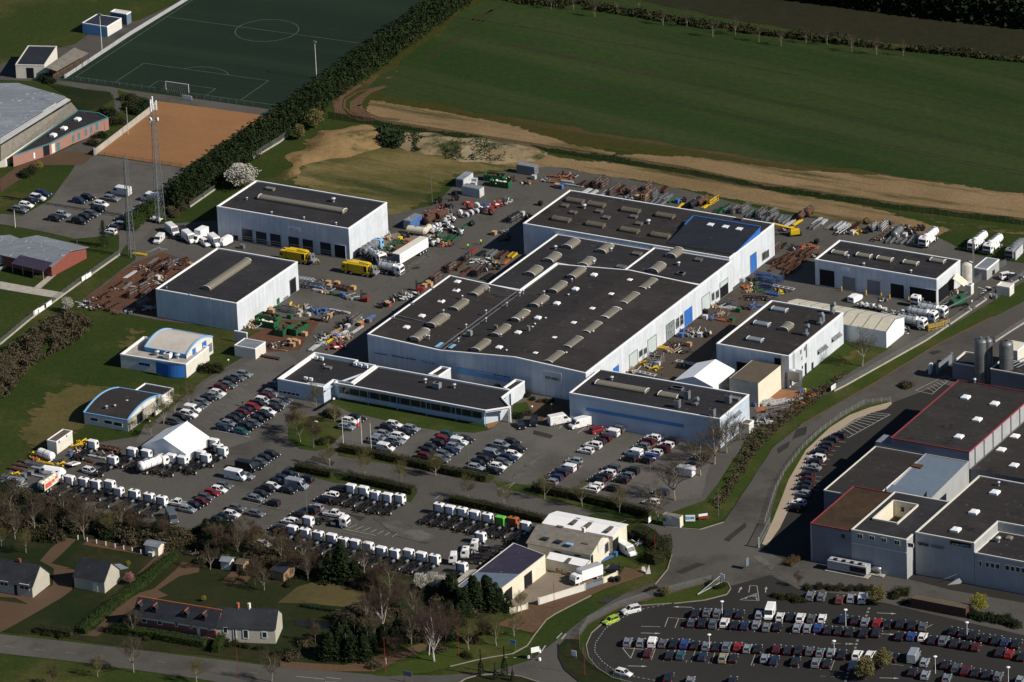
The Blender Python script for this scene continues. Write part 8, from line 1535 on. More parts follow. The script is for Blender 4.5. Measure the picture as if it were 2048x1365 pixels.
def item(kd,m,v):
    r=random.Random(hash_(kd+m)+v*31); t=empty(IK[kd][0]); mt=IM[m][0]
    def P_(nm,fn,mm=mt): b=MB(); fn(b); o=b.build(nm,M[mm]); o.parent=t; return o
    if kd=='f':
        n=r.randint(3,6); L=r.uniform(3.5,6.5); W_=r.uniform(1.2,2.0)
        for i in range(n):
            def F(b,i=i):
                z=.15+i*.24; dx=r.uniform(-.4,.4)
                for s in(-1,1): b.box((dx,s*W_/2,z),(L,.12,.14))
                for k in range(5): b.box((dx-L/2+.06+k*(L-.12)/4,0,z),(.1,W_-.12,.12))
            P_('frame',F)
    elif kd=='b':
        L=r.uniform(4,7)
        for i in range(r.randint(5,8)): P_('beam',lambda b:b.box((r.uniform(-.4,.4),(i%4)*.32-.5,.15+(i//4)*.26),(L,.2,.2)))
        for s in(-1,1): P_('bearer',lambda b:b.box((s*L*.3,0,.03),(.12,1.8,.08)),'wood')
    elif kd=='r':
        L=r.uniform(4,6)
        for x in(-L/2,0,L/2):
            for y in(-.6,.6): P_('upright',lambda b:b.bar((x,y,0),(x,y,2.6),.12))
        for z in(.5,1.3,2.1):
            P_('shelf',lambda b:[b.box((0,s*.6,z),(L,.1,.12)) for s in(-1,1)] and b.box((0,0,z),(L,.1,.05)))
            for q in range(3): P_('stored_bar',lambda b:b.box((r.uniform(-.3,.3),-.4+q*.35,z+.16),(L*r.uniform(.6,.95),.16,.16)),r.choice([mt,'rust','steel']))
    elif kd=='c': P_('box',lambda b:b.box((0,0,.55),(1.3,1.1,.85))); P_('lid',lambda b:b.box((0,0,1.0),(1.36,1.16,.05)),'ply'); P_('pallet',lambda b:b.box((0,0,.06),(1.3,1.1,.12)),'wood')
    elif kd=='p':
        P_('pallet',lambda b:b.box((0,0,.07),(1.4,1.2,.14)),'wood')
        for i in range(6): P_('sack',lambda b:loft(b,[(-.42+(i%2)*.0,[(y+(i%2)*.5-.5+.25,z+.15+(i//2)*.24) for y,z in ring(.2,0,.2,.06)]),(.5,[(y+(i%2)*.5-.5+.25,z+.15+(i//2)*.24) for y,z in ring(.2,0,.2,.06)])]))
    elif kd=='t':
        L=r.uniform(2.2,2.8); R_=r.uniform(.8,1.0); P_('shell',lambda b:b.lathe((0,0,R_+.25),[(.05,-L),(R_*.8,-L*.97),(R_,-L*.88),(R_,L*.88),(R_*.8,L*.97),(.05,L)],16,'x'))
        for s in(-1,1): P_('cradle',lambda b:b.box((s*L*.6,0,.2),(.3,R_*1.6,.45)),'rust')
        P_('manhole',lambda b:b.lathe((0,0,2*R_+.2),[(.3,-.1),(.3,.2),(.02,.25)],8),'steel')
    elif kd=='g': R_=r.uniform(.7,1.1); P_('ring',lambda b:b.lathe((0,0,R_),[(R_,-.5),(R_,.5),(R_-.1,.5),(R_-.1,-.5),(R_,-.5)],16,'x'))
    elif kd=='s':
        P_('floor',lambda b:b.box((0,0,.15),(5.6,2.3,.15)))
        for s in(-1,1): P_('side',lambda b:(b.box((0,s*1.15,.95),(5.6,.08,1.6)),*[b.box((-2.6+k*.87,s*1.22,.95),(.1,.08,1.5)) for k in range(7)])); P_('end',lambda b:b.box((s*2.8,0,.95),(.08,2.4,1.6)))
        P_('scrap',lambda b:[b.box((r.uniform(-2.3,2.3),r.uniform(-.8,.8),r.uniform(.7,1.5)),(r.uniform(.3,1.4),r.uniform(.2,.6),r.uniform(.1,.3)),r.uniform(0,3)) for _ in range(26)],'wallw' if v%2 else 'rust')
    elif kd=='j':
        n=14
        for i in range(n):
            a=r.uniform(0,3.14); x,y=r.gauss(0,1.1),r.gauss(0,.8); L=r.uniform(.5,2.0); mm=mt if r.random()<.7 else r.choice(['rust','steel','black','wallw'])
            if i%3==0: P_('part',lambda b:b.tube((x,y,.35),(x+math.cos(a)*L,y+math.sin(a)*L,.35+r.uniform(0,.6)),r.uniform(.12,.35),n=8),mm)
            elif i%3==1: P_('part',lambda b:b.box((x,y,.3),(L*.6,r.uniform(.3,.8),r.uniform(.2,.7)),a),mm)
            else: P_('part',lambda b:b.bar((x,y,.1),(x+math.cos(a)*L*1.6,y+math.sin(a)*L*1.6,r.uniform(.2,1.3)),.12),mm)
    elif kd=='k': P_('body',lambda b:b.box((0,0,.55),(1.2,1.0,1.0))); P_('rim',lambda b:b.box((0,0,1.06),(1.28,1.08,.07)))
    elif kd=='d': P_('shell',lambda b:b.lathe((0,0,0),[(.02,0),(.32,.02),(.34,.45),(.32,.9),(.02,.92)],12)); P_('rim',lambda b:b.lathe((0,0,.45),[(.36,-.03),(.36,.03)],12),'steel')
    elif kd=='h':
        for s in(-1,1): P_('rail',lambda b:b.box((0,s*.5,.8),(6.5,.16,.22)))
        for k in range(5): P_('cross_member',lambda b:b.box((-3+k*1.5,0,.8),(.14,.86,.16)))
        put_wheels(t,.42,.28,[(-1.5,.9),(-1.5,-.9),(-.4,.9),(-.4,-.9)])
    elif kd=='n': P_('wall',lambda b:b.box((0,0,1.25),(5.6,2.3,2.4))); P_('roof',lambda b:b.box((0,0,2.5),(5.5,2.2,.08)),'ply' if v%2 else 'silver'); P_('door',lambda b:b.box((-2.82,0,1.2),(.05,2.0,2.1)),'grey')
    elif kd=='m':
        P_('vessel',lambda b:b.lathe((0,0,.3),[(.05,0),(.45,.1),(.5,.3),(.5,1.0),(.3,1.25),(.05,1.3)],12),mt)
        for k in range(3): a=k*2.1+v; P_('fitting',lambda b:b.tube((math.cos(a)*.3,math.sin(a)*.3,.8),(math.cos(a)*1.1,math.sin(a)*1.1,.9+k*.2),.14,n=6),'steell')
        P_('base',lambda b:b.box((0,0,.15),(1.1,.9,.3)),'black')
    return t
def hash_(s): return sum(ord(c)*(i+3) for i,c in enumerate(s))
IT={}
M['jwhite']=mat('dull_white_paint',(.45,.46,.47),var=.35,scale=2)
def zone(k,where,txt,ang=AU,grp=None):
    for n,tk in enumerate(txt.split()):
        a=tk.split(','); kd,m=a[2][0],a[2][1]; v=n%3; key=(kd,m,v)
        if key not in IT: IT[key]=item(kd,m,v); o=IT[key]
        else: o=copy_tree(IT[key])
        p=G(k,float(a[0]),float(a[1]),.4); o.location=(p.x,p.y,lev(5)); o.rotation_euler=(0,0,(R(float(a[3])) if len(a)>3 else ang)+rnd.uniform(-.12,.12)); s=rnd.uniform(.7,.92) if kd in 'fbrj' else 1; o.scale=(s,s,s)
        nm,lb,cat=IK[kd]; reg(o,IM[m][1]+' '+lb,where,cat,grp or 'goods stored '+where.split(',')[0])
av=HV
zone('c3','in the scrap yard by the mast','1290,740,fR 1350,745,bB 1420,745,fR 1190,745,bS 1130,790,jR 1220,775,fR 1280,775,jS 1340,780,jW 1240,800,fR 1400,790,jR 1180,820,jR 1100,820,bR 1010,850,bL 1060,860,bR 960,900,bR 1010,895,bR 920,940,fR 990,935,bS 860,975,bR 930,965,jR 820,1010,fR 880,1000,bR 760,1040,jR 700,1060,jR 830,1085,fR 880,1110,fR 780,1095,jR 660,1085,jW 740,1110,jR 930,1130,bR 990,1140,jS 1160,840,fR 1230,880,kW 1270,860,jN 1300,840,fR 1170,900,rR 1250,920,jW 1200,935,jR 1330,810,rR 1100,940,jR 1120,970,rR 1290,890,bR 1180,960,fR 1350,870,bR 1040,1010,rR 1150,1020,rR 1120,1080,rS 1170,1110,jW 1450,760,jR 1490,765,jN',av)
zone('c4','before the warehouse door','830,905,fL 900,925,fS 860,945,hS 950,950,bB 930,975,bL 1000,920,cN 1010,950,cN 1070,925,cP 1100,955,fR 1195,960,cP 1020,1000,dK 1055,1005,bG 1110,1015,kB 1150,1025,jW 960,905,jR 985,985,jN')
zone('c4','along the warehouse side wall','395,1195,cN 395,1225,cP 350,1255,jN 420,1260,jN 540,1125,cP 560,1140,cN 640,1110,jG 690,1140,rS 735,1100,jY 560,1170,bD 820,1120,jS 700,1185,kG 780,1140,pC 770,1170,pW 845,1165,pW 920,1140,jB 970,1135,kB 1040,1150,jK 920,1200,bK 990,1205,jR 1090,1135,bW 600,1215,kG 1010,1180,cN',AU)
zone('c4','below the warehouse corner','540,1205,sG 520,1245,sG 655,1295,sG,60 770,1290,sG,60 815,1320,cP 460,1210,jN'); zone('d3','by the small white cabin','540,200,dK 570,190,jW 600,205,jR 640,190,dK 655,175,jK 700,165,cP 735,165,cP 720,195,cN 760,175,cP 620,225,bN 545,285,bR')
zone('g4','between yard lane and factory wall','770,570,bW 880,580,bL 1060,560,bB 700,640,jK 850,630,rS 960,610,jN 1050,620,kS 920,670,cO 720,710,kW 860,740,bL 760,690,bS 620,700,jK 560,740,bN 640,800,bW 700,830,jW 540,860,kB 480,820,bN 640,870,jN 740,850,jN 440,910,bY 520,1000,jD 640,1010,jD 330,880,jW 390,860,jK 270,980,bL 200,1020,bL 340,960,jW 1310,340,pW 1340,370,cD 1420,300,jK 1500,290,jK 1560,260,jW 1640,240,jL 1720,230,jW 1250,400,jK',av)
zone('c4','at the front factory corner','1780,920,cP 1810,905,bR 1750,945,cN 1850,895,rR',av)
zone('c5','before the tall rear hall','190,900,fR 260,910,fR 210,930,rR 330,935,fR 300,960,bR 420,960,rK 490,985,fK 330,845,rK 410,860,jW 490,865,jW 560,880,jN 630,865,bO 440,800,fK 520,805,fS 600,815,fR 680,820,fY 370,780,bD 40,1020,bR 40,1050,cP 650,640,jS 540,650,cN 640,690,jK 760,500,kW 800,520,jK 700,540,rK 900,420,kK 480,930,jK 560,920,jK',av)
zone('c5','in the back yard corner','545,225,sG 590,270,sG 310,255,nW,60 375,340,nW 390,240,kL 385,270,kW 800,170,nS 850,215,kL 790,255,jO 930,225,jS 1010,200,bO 1000,245,bO 1080,205,jO 1030,280,cN 1060,290,kB 1160,270,bL 1110,240,bL 660,220,jR 1130,200,jR')
zone('c5','along the yard lane','110,400,jK 150,440,jK 100,470,jD 170,480,jW 200,450,gK 200,520,jR 130,520,tR 40,520,tR 230,340,kK 240,380,jK 330,410,jD 350,455,gD 400,450,gW 470,440,jB 540,430,jD 600,420,jD 640,405,jW 520,450,jD 320,520,gL 355,505,gL 400,490,gL 440,480,kK 520,495,gR 270,500,gW 220,550,mW 160,560,mW 180,590,mW 90,600,mL 60,640,mW 120,640,mL 210,620,mL 250,640,mK 280,655,mL 320,580,bG 365,580,gK 180,690,fG 230,680,fG 100,720,mW 60,740,mW 150,735,jO 200,730,jR 30,700,mS 10,640,tC',av)
zone('c4','beside the seven-door workshop','1660,465,nB 1690,530,tC,-32 1760,400,tR 1790,440,tR 1840,380,gR 1900,350,jR 1860,420,jR 1920,400,jW 1500,620,jG 1560,600,jG 1620,590,jO 1640,610,jR 1450,650,jG 1600,560,jK 1540,640,bR 1500,690,jK 1560,580,kY 1590,640,bB 1480,560,jN 1300,690,jK 1250,690,jK 1820,600,jR 1860,560,gG 1900,590,jG 1820,500,mL 1870,480,mW 1930,470,mW 1960,500,mW 1990,520,mK 1850,520,mW',av)
zone('c5','at the field fence behind the hall','1230,260,fR 1290,265,fR 1350,270,rR 1400,275,rR 1260,315,bL 1320,325,bL 1390,335,bL 1460,330,rR 1500,300,rR 1560,335,jK 1530,300,fR 1620,330,rR 1660,370,cN 1700,340,fR 1740,300,rR 1730,370,rN 1790,350,rS 1800,400,fS 1850,405,fS 1880,370,fS 1920,385,bG 1860,310,fR 1990,430,bY 1970,400,kB 1580,370,jS',av)
zone('c6','at the field fence past the hall','260,280,jK 350,310,tK,60 410,290,tR,60 440,310,bY 490,290,rY 540,355,fG 580,330,fG 620,340,fS 660,360,rS 700,345,fS 740,350,rS 790,380,fS 830,370,fG 870,390,rS 920,400,fS 960,390,rS 1000,415,fS 1050,430,fS 1100,440,bL 1070,460,bL 1190,400,tR,60 1240,380,tR,60 1150,440,bY 1050,495,jR 1300,430,bL 1350,440,bL 1290,470,fS 1400,470,bS 1480,480,fL 1540,470,bL 1510,510,hL 1580,530,kW 1600,480,fR 1620,520,jY 1690,450,gR 1750,490,rL 1820,490,rW 1850,460,jK 1800,560,hR 1900,490,jS 1930,540,tS 1880,580,fS 1960,590,fS 1700,520,jK',av)
zone('d1','behind the five-door workshop','1060,500,jK 1110,495,mK 1150,520,jK 1200,500,jK 1060,560,jS 1100,550,kW 1170,560,jK 1330,550,dO 1160,590,fS 1230,500,jK 1900,690,kS 1960,700,nW',av)
zone('c6','left of the five-door workshop','1040,620,bK 990,660,rR 1120,650,jK 1200,640,jO 1290,640,jO 1260,660,bO 1300,600,kK 1050,715,fR 1110,705,fR 1170,690,fR 1230,680,fR 1280,700,jR 1020,745,fR 1080,740,fR 1150,750,fR 1000,780,fR 1060,790,fR 1120,800,fR 960,750,fR 1070,830,fR 960,800,bR 1200,730,fR',av)
zone('c6','beside the lit factory wall','890,890,rB 930,920,rB 980,900,rB 910,960,rB 990,950,bB 1040,965,hW 960,1000,fB 1000,990,jY 720,900,kL 790,890,jK 760,950,jO 820,920,jG 840,970,jG 780,980,jN 900,1040,jK 820,1040,hK,-10 620,1085,rS 560,1080,jS 520,1100,jN 590,1110,bL 650,1110,bL 740,1110,jK 690,1135,kG 790,1105,jB 430,1145,kK 430,1190,kW 480,1190,jB 540,1200,bO 600,1205,bO 640,1210,kG 270,1290,jB 300,1320,jW 340,1310,jN 390,1330,kW 440,1330,gK 240,1330,kB 400,1310,jW 560,1160,jN')
zone('d5','near the factory shutter doors','180,340,jK 220,370,jR 240,400,jK 305,350,kN 30,490,rW 60,500,kL 30,530,jY 110,370,bY 290,500,hW 160,390,jN'); zone('d4','behind the blue-striped workshop','1700,330,jY 1800,310,rW 1770,330,kW 1740,350,jS 1900,200,jK 1960,200,jR 1860,200,bY 1715,425,hW 1620,400,jN 1930,240,jN')
zone('d1','behind the tunnel tent','760,1100,mW 800,1105,mW 850,1115,mL 900,1125,mW 940,1135,kW 1000,1150,jL 1080,1160,mW 1130,1140,mW 940,1045,jS 1390,1000,kO 1450,1000,kC 1500,990,cW 1370,1025,jR 1430,1010,jK 1600,1120,jK 1750,980,jW 1800,1030,kS 1720,1040,jK 1340,1270,rY,30 1390,1250,rY,30 1445,1240,dB 1100,1290,jW',av)
zone('d5','on the orange-stained concrete','920,800,fL 1000,800,fL 1060,815,fL 960,870,rS 1010,860,rS 900,900,fS 960,910,fS 870,960,jW 820,820,dB 800,810,dB 1170,715,dB 1190,710,dB 1210,705,dY 1140,770,bL 930,950,jW 1040,800,bL',R(20))
zone('g3','in the left truck park corner','120,1030,bS 200,1020,fS 150,1100,fS 260,1060,fL 330,990,bS 380,980,kS 490,940,kS 560,800,fS 610,840,bL 250,860,bR 330,800,bR 400,740,bR 640,970,bL 600,700,jO 560,650,jY 680,720,jY 740,760,bY 830,740,jK 980,780,jY 1130,640,dB 1150,620,dB 1210,490,jY 1260,470,jY 1280,580,jN 1330,420,jY 1240,610,jR 1700,540,fR 1800,550,fR 1650,520,fR 1860,580,jR 1560,660,bW 1300,700,bR 1400,720,bR 1660,650,jR 330,1150,jW 100,1170,jW 240,940,jY')
zone('e3','by the road-bend workshops','1420,640,bB,40 1480,620,kB 1045,750,kN 1130,770,kN 750,850,bN 710,870,kG 945,710,kB 1620,470,kS 1670,530,jW 1500,815,kK 1460,820,kK'); zone('c3','around the van row','1890,640,kS 1380,570,bK 1085,690,bY 1200,430,mW 1240,440,mW')
zone('e1','in the cottage gardens','1420,600,jK 1530,610,jN 1180,620,kW')
# ---------------------------------------------------------------- masts, poles, fences, people
def mast(label,k,x,y,H,w0,w1,ant):
    p=G(k,x,y); t=empty('lattice_mast',p); tag(t,label,'mast'); n=int(H/2)
    L=[(0,0)]; 
    def c(i,z): w_=w0+(w1-w0)*z/H; a=i*2.094+.4; return p+Vector((math.cos(a)*w_,math.sin(a)*w_,z))
    for i in range(3): b=MB(); b.tube(c(i,0),c(i,H),.13,.07,n=6); b.build('leg',M['steel'],t)
    b=MB()
    for j in range(n):
        z0,z1=H*j/n,H*(j+1)/n
        for i in range(3): b.bar(c(i,z0),c((i+1)%3,z1),.06); b.bar(c(i,z1),c((i+1)%3,z1),.05)
    b.build('bracing',M['steel'],t); b=MB(); b.bar(p+ZU*.5,p+ZU*(H-1),.16); b.build('cable_tray',M['walld'],t)
    if ant:
        for i in range(3): a=i*2.1; q=p+Vector((math.cos(a)*1.0,math.sin(a)*1.0,H-2)); b=MB(); b.box(q+ZU*2,(.4,.3,2.6),a); b.build('antenna_panel',M['white'],t)
        for i,(z,a) in enumerate([(H-4,0),(H-5,2),(H-3.5,4)]): q=p+Vector((math.cos(a)*1.1,math.sin(a)*1.1,z)); b=MB(); b.tube(q,q+Vector((math.cos(a)*.3,math.sin(a)*.3,0)),.55,.5,n=12); b.build('dish',M['white'],t)
        b=MB(); b.tube(p+ZU*(H-1.5),p+ZU*(H+2.5),.22,n=8); b.build('top_mast',M['white'],t)
    else: b=MB(); b.bar(p+ZU*H,p+ZU*(H+2),.08); b.build('top_mast',M['steel'],t)
mast('lattice mast crowned with white antenna panels at the end of the conifer hedge','P',320,443,33,1.5,.7,1); mast('slimmer plain lattice mast beside the rusty scrap yard','P',263,513,28,1.1,.6,0)
def pole(k,x,y,H,base,where,m='steel',head='lamp',cat='street lamp',r=.09,nm='street_lamp',dirv=None,grp=None):
    p=G(k,x,y); t=empty(nm,p); reg(t,base,where,cat,grp); b=MB(); b.tube(p,p+ZU*H,r,r*.6,n=8); b.build('pole',M[m],t)
    if head=='lamp': d=dirv or -U; b=MB(); b.bar(p+ZU*H,p+ZU*(H+.25)+d*1.0,.07); b.build('arm',M[m],t); b=MB(); b.box(p+ZU*(H+.28)+d*1.2,(.75,.32,.14),math.atan2(d.y,d.x)); b.build('lamp_head',M['dome'],t)
    if head=='disc': b=MB(); b.lathe(p+ZU*H,[(.02,-.02),(.45,.0),(.4,.12),(.02,.2)],12); b.build('lamp_head',M['dome'],t)
    if head=='globe': b=MB(); b.lathe(p+ZU*(H+.2),[(.02,-.25),(.2,-.15),(.28,0),(.2,.18),(.02,.26)],10); b.build('lamp_globe',M['dome'],t,smooth=True)
    if head=='flood': b=MB(); b.box(p+ZU*H,(.9,.4,.5),AU); b.build('floodlight',M['steel'],t)
    return t
for k,x,y,H in [('c1',797,410,11.5),('c2',520,615,11)]: pole(k,x,y,H,'tall slim white floodlight pole','at the football pitch',m='white',head='flood',cat='floodlight')
pole('c4',1812,300,7.6,'thin grey lamp pole','on the meadow edge by the yard',head=None,cat='pole'); pole('c3',120,490,5,'thin white pole','at the sports car park corner',m='white',head=None,cat='pole'); pole('c1',1000,1050,8,'thin pale pole','at the cream wall of the clay court',m='steell',head=None,cat='pole'); pole('c3',612,755,6,'thin pale pole','right of the brick pavilion',head=None,cat='pole')
for k,x,y in [('d3',343,1165),('d4',343,1165)][1:]: pole(k,x,y,7,'tall lamp post','among the office car rows',head='lamp')
pole('e2',835,310,8,'tall grey lamp post','standing at the truck cab rows',head='lamp'); pole('d4',1760,1290,7,'lamp post with white head','at the lowest double car row',head='lamp',dirv=U); pole('P',1437,1033,7.2,'tall plain lamp post','on the verge above the junction',head=None); pole('d3',885,1000,7,'lamp post with white head','over the planted island',head='lamp',dirv=U)
for k,x,y in [('d3',225,405),('d4',838,770),('d4',990,750),('d2',1175,885)]: pole(k,x,y,3,'white globe lamp','by the works buildings and lawns',head='globe',nm='garden_lamp',r=.05)
for k,x,y in [('e4',955,865),('e4',855,1125),('e4',1828,1175),('e4',1918,930),('e6',1600,705),('e6',1350,975),('e6',1925,1060)]: pole(k,x,y,4.2,'white-topped lamp post','between car rows of the factory car park',head='disc',r=.07,m='white',grp='factory car park lamps')
for k,x,y,H in [('f2',982,900,8.5),('f2',1665,775,6.5),('e3',1010,1040,7),('f1',88,915,8),('f3',1740,640,7.5),('e3',1797,660,6.5),('f4',1625,1040,7)][:6]: pole(k,x,y,H,'red roadside post','along the main road and pavement',m='redp',head=None,r=.07,grp='red lamp posts')
for i,(x,y) in enumerate([(1118,970),(1190,985),(1263,965),(1337,1018)]):
    t=pole('d3',x,y,7.2 if i!=1 else 5,'bare white flagpole' if i!=2 else 'flagpole with a red and white flag','in front of the planted island',m='white' if i!=1 else 'steel',head=None,cat='flagpole',nm='flagpole',r=.07)
    if i==2:
        p=t.location; n=8
        for m_,o in (('white',0),('flagr',.9)):
            b=MB(); vs=[(p.x-.1-.25*j*.5,p.y+.12*math.sin(j*.9),p.z+7.0-z*1.0-j*.12-o) for z in(0,1) for j in range(n)]; b.add(vs,[(j,j+1,n+j+1,n+j) for j in range(n-1)]); b.build('flag',M[m_],t)
# goal, benches
for A_,c0 in (('football goal with white posts at the near end of the pitch',0),):
    t=empty('football_goal',PT(0,0,lev(3))); tag(t,A_,'goal'); q=[PT(-3.66,0,lev(3)),PT(3.66,0,lev(3))]; b=MB(); b.bar(q[0],q[0]+ZU*2.44,.14); b.bar(q[1],q[1]+ZU*2.44,.14); b.bar(q[0]+ZU*2.44,q[1]+ZU*2.44,.14); b.build('goal_frame',M['white'],t)
    b=MB(); w_=PT(0,-2,lev(3))-PT(0,0,lev(3))
    for i in range(13): s=q[0].lerp(q[1],i/12); b.bar(s+ZU*2.4,s+w_,.02)
    for j in range(5): b.bar(q[0].lerp(q[0]+w_,j/5)+ZU*2.4*(1-j/5),q[1].lerp(q[1]+w_,j/5)+ZU*2.4*(1-j/5),.02)
    b.build('net',M['grey'],t)
M['mesh']=mat('wire_mesh_grey',(.2,.22,.22)); n_=M['mesh'].node_tree; bs=n_.nodes['Principled BSDF']; tr=N(n_,'ShaderNodeBsdfTransparent'); mx=N(n_,'ShaderNodeMixShader'); mx.inputs[0].default_value=.12; n_.links.new(tr.outputs[0],mx.inputs[1]); n_.links.new(bs.outputs[0],mx.inputs[2]); n_.links.new(mx.outputs[0],n_.nodes['Material Output'].inputs[0])
def fence(label,pts,h=1.8,step=2.5,k='P',post='steel',kick=None,rail=True,pw=.09,panel='mesh',nm='fence'):
    P=[G(*(p if isinstance(p[0],str) else (k,*p)),lev(5)) for p in pts]; c=sum(P,Vector())/len(P); t=empty(nm,(c.x,c.y,0)); tag(t,label,'fence'); b=MB(); m_=MB(); kk=MB(); cnt=0
    for a,d in zip(P,P[1:]):
        n=max(1,round((d-a).length/step))
        for i in range(n):
            q=a.lerp(d,i/n)
            if cnt<98: p_=MB(); p_.bar(q,q+ZU*(h+.1),pw); p_.build('post',M[post],t)
            else: b.bar(q,q+ZU*(h+.1),pw)
            cnt+=1
        m_.slab([a,d,d+ZU*h,a+ZU*h],.01)
        if kick: kk.bar(a+ZU*.15,d+ZU*.15,.2,.45)
    if b.v: o=b.build('post',M[post],t); o['kind']='stuff'
    m_.build('mesh_panel',M[panel],t)
    if kick: kk.build('base_board',M[kick],t)
M['meshg']=M['mesh'].copy(); M['meshg'].name='wire_mesh_green'
for nd in M['meshg'].node_tree.nodes:
    if nd.type=='MIX' : nd.inputs[6].default_value=(.01,.025,.012,1); nd.inputs[7].default_value=(.015,.035,.017,1)
    if nd.type=='MIX_SHADER': nd.inputs[0].default_value=.35
fence('long dark green mesh fence between the works and the wheat field',[(655,237),(760,252),(1020,292),(1370,347),(1500,375),(1800,420),(2060,452)],2.0,2.3,post='green',panel='meshg')
fence('mesh fence on a white concrete base between the works and the curving road',[(2060,548),(1985,592),(1853,682),(1692,772),(1668,784)],1.8,3,kick='conc'); fence('mesh fence with a pale kerb between conifer hedge and works lawn',[(505,318),(560,285),(575,273)],1.8,2.2,kick='conc'); fence('low mesh fence with white boards along the lower left lawn',[(0,690),(60,640),(128,590),(190,545),(240,510)],1.6,2.5,kick='conc')
fence('mesh fence with a pale kerb left of the seven-door workshop',[(380,415),(430,380)],1.5,2.5,kick='conc')
for x,y,s in [(285,1170,1),(325,1150,1),(383,1110,1),(660,905,1),(692,888,1)]:
    p=G('c3',x,y); b=MB(); t=empty('advert_board',p); reg(t,'white board','fixed on the lower left lawn fence','board'); b.bar(p+ZU*.9-V*1.3,p+ZU*.9+V*1.3,.08,1.2); b.build('panel',M['white'],t)
    for s_ in(-1,1): b=MB(); b.bar(p+V*s_,p+V*s_+ZU*1.4,.08); b.build('post',M['steel'],t)
fence('low pale railing behind the near goal of the football pitch',[('c1',500,620),('c1',820,655),('c1',1160,700),('c1',1410,752),('c1',2030,835)],1.1,2.4,post='steel',pw=.06)
wallrun('touchline_barrier','long pale advertising barrier along the left touchline of the football pitch',[(505,612),(1020,270),(1480,-10)],1.0,.12,'wallg','c1',cat='barrier')
fence('wooden-post wire fence along the curved beige path',[('d6',985,640),('d6',780,660),('d6',600,760),('d6',440,880),('d6',300,1010),('d6',170,1180),('d6',90,1330),('e5',0,400)],1.3,2.6,post='conc'); fence('metal mesh fence with tall posts round the bend of the factory car park',[('f1',1250,60),('f1',900,150),('f1',700,200),('f1',400,300),('f1',120,440),('f1',40,560),('f1',45,680),('f1',100,780),('f1',220,870),('f1',420,965),('f1',540,1000)],1.7,2.6)
fence('dark railing at the bottom edge of the clay court',[('c1',745,1208),('c1',1480,1312)],1.0,3,post='rust'); fence('grey panel fence at the factory lot by the upper right road',[(2060,640),(2020,665),(1990,685)],1.6,2.5,kick='conc')
fence('mesh fence beside the cabins at the right edge',[('d1',1640,930),('d1',1890,780)],1.8,2.5); fence('white-post garden fence around the vegetable patch',[('e1',610,505),('e1',900,570),('e1',1100,615),('e1',1180,640)],1.0,2.7,post='white',pw=.2)
for i,(x,y,s) in enumerate([(332,668,0)]): pass
# gates and signs near the factory entrance
t=empty('sliding_gate',G('e4',1240,310)); tag(t,'tall open grey sliding gate at the end of the curved beige path','gate'); a=G('e4',1240,315);c=G('e4',1330,140); b=MB(); b.bar(a+ZU*.4,c+ZU*.4,.1); b.bar(a+ZU*2.2,c+ZU*2.2,.1)
b.build('gate_frame',M['steel'],t); b=MB(); b.slab([a+ZU*.4,c+ZU*.4,c+ZU*2.2,a+ZU*2.2],.02); b.build('mesh_panel',M['mesh'],t); b=MB(); b.bar(a,a+ZU*2.6,.35); b.build('pillar',M['wallg'],t)
t=empty('sliding_gate',G('e4',820,650)); tag(t,'grey cantilever gate with triangular frame on the grass wedge','gate'); a=G('e4',760,690);c=G('e4',950,590); b=MB(); b.bar(a+ZU*.3,c+ZU*.3,.12); b.bar(c+ZU*.3,c+ZU*2.1,.1); b.bar(a+ZU*.3,c+ZU*2.1,.1); b.build('gate_frame',M['steell'],t); b=MB(); b.slab([a+ZU*.3,c+ZU*.3,c+ZU*2.1],.02); b.build('mesh_panel',M['mesh'],t); b=MB(); b.bar(c,c+ZU*2.6,.3); b.build('pillar',M['steel'],t)
board('white square sign on the gate post at the factory entrance','e4',955,600,1.1,1.1,1.5,AU); board('grey sign panel on its island in the middle of the junction','e4',1150,480,1.3,2.0,.8,R(60),m='blueg'); board('white direction sign with shadow on the roundabout splitter','f4',1030,830,2.0,1.3,1.6,R(20)); board('blue direction sign on the grass by the roundabout','f4',765,740,1.4,.8,2.0,AU,m='bluet'); board('white notice on a post in the corner lawn','f4',1495,825,1.2,1.3,.6,AU); board('dark back of a road sign at the bottom road','f2',1192,1000,2.2,1.2,1.5,AU,m='walld'); board('white bus-stop panel on the red lamp post pavement','f2',985,850,.4,1.4,.6,AU); board('double white board by the works fence above the curving road','d5',1432,712,2.2,1.2,.5,R(55)); board('white electrical cabinet pair on the verge below the evergreens','f2',672,800,1.3,.9,.1,AU); board('white board on the railing behind the goal','c1',1460,780,3.2,1.1,.2,AU)
for x,y in [(945,825),(1080,850),(1080,755)]: p=G('f4',x,y); b=MB(); b.lathe(p,[(.35,0),(.3,.6),(.05,.7)],8); o=b.build('bollard',M['white'],None,loc=p); reg(o,'white traffic bollard','on the roundabout splitter island','bollard')
x=box_bld('cycle_shelter','long dark-roofed cycle shelter beside the factory hedge','shelter',('e5',1150,960),('e5',1570,1050),('e5',1590,1010),2.3,'rust','brownm',par=0,trim=None)
for x,y,lb in [(1283,860,'concrete'),]: pass
for (k,x,y,lb) in [('e3',1740,770,'white angular stone sculpture'),('e3',1705,755,'broken stone block')]: p=G(k,x,y); b=MB(); b.add([p+Vector(q) for q in [(-.6,-.3,0),(.6,-.3,0),(.6,.4,0),(-.6,.4,0),(.3,0,2.2 if 'sculpt' in lb else 1.2),(-.3,.1,1.3)]],[(0,1,4,5),(1,2,4),(2,3,5,4),(3,0,5)]); o=b.build('sculpture',M['wallw'],None,loc=p); tag(o,lb+' by the clipped corner hedge at the road bend','sculpture')
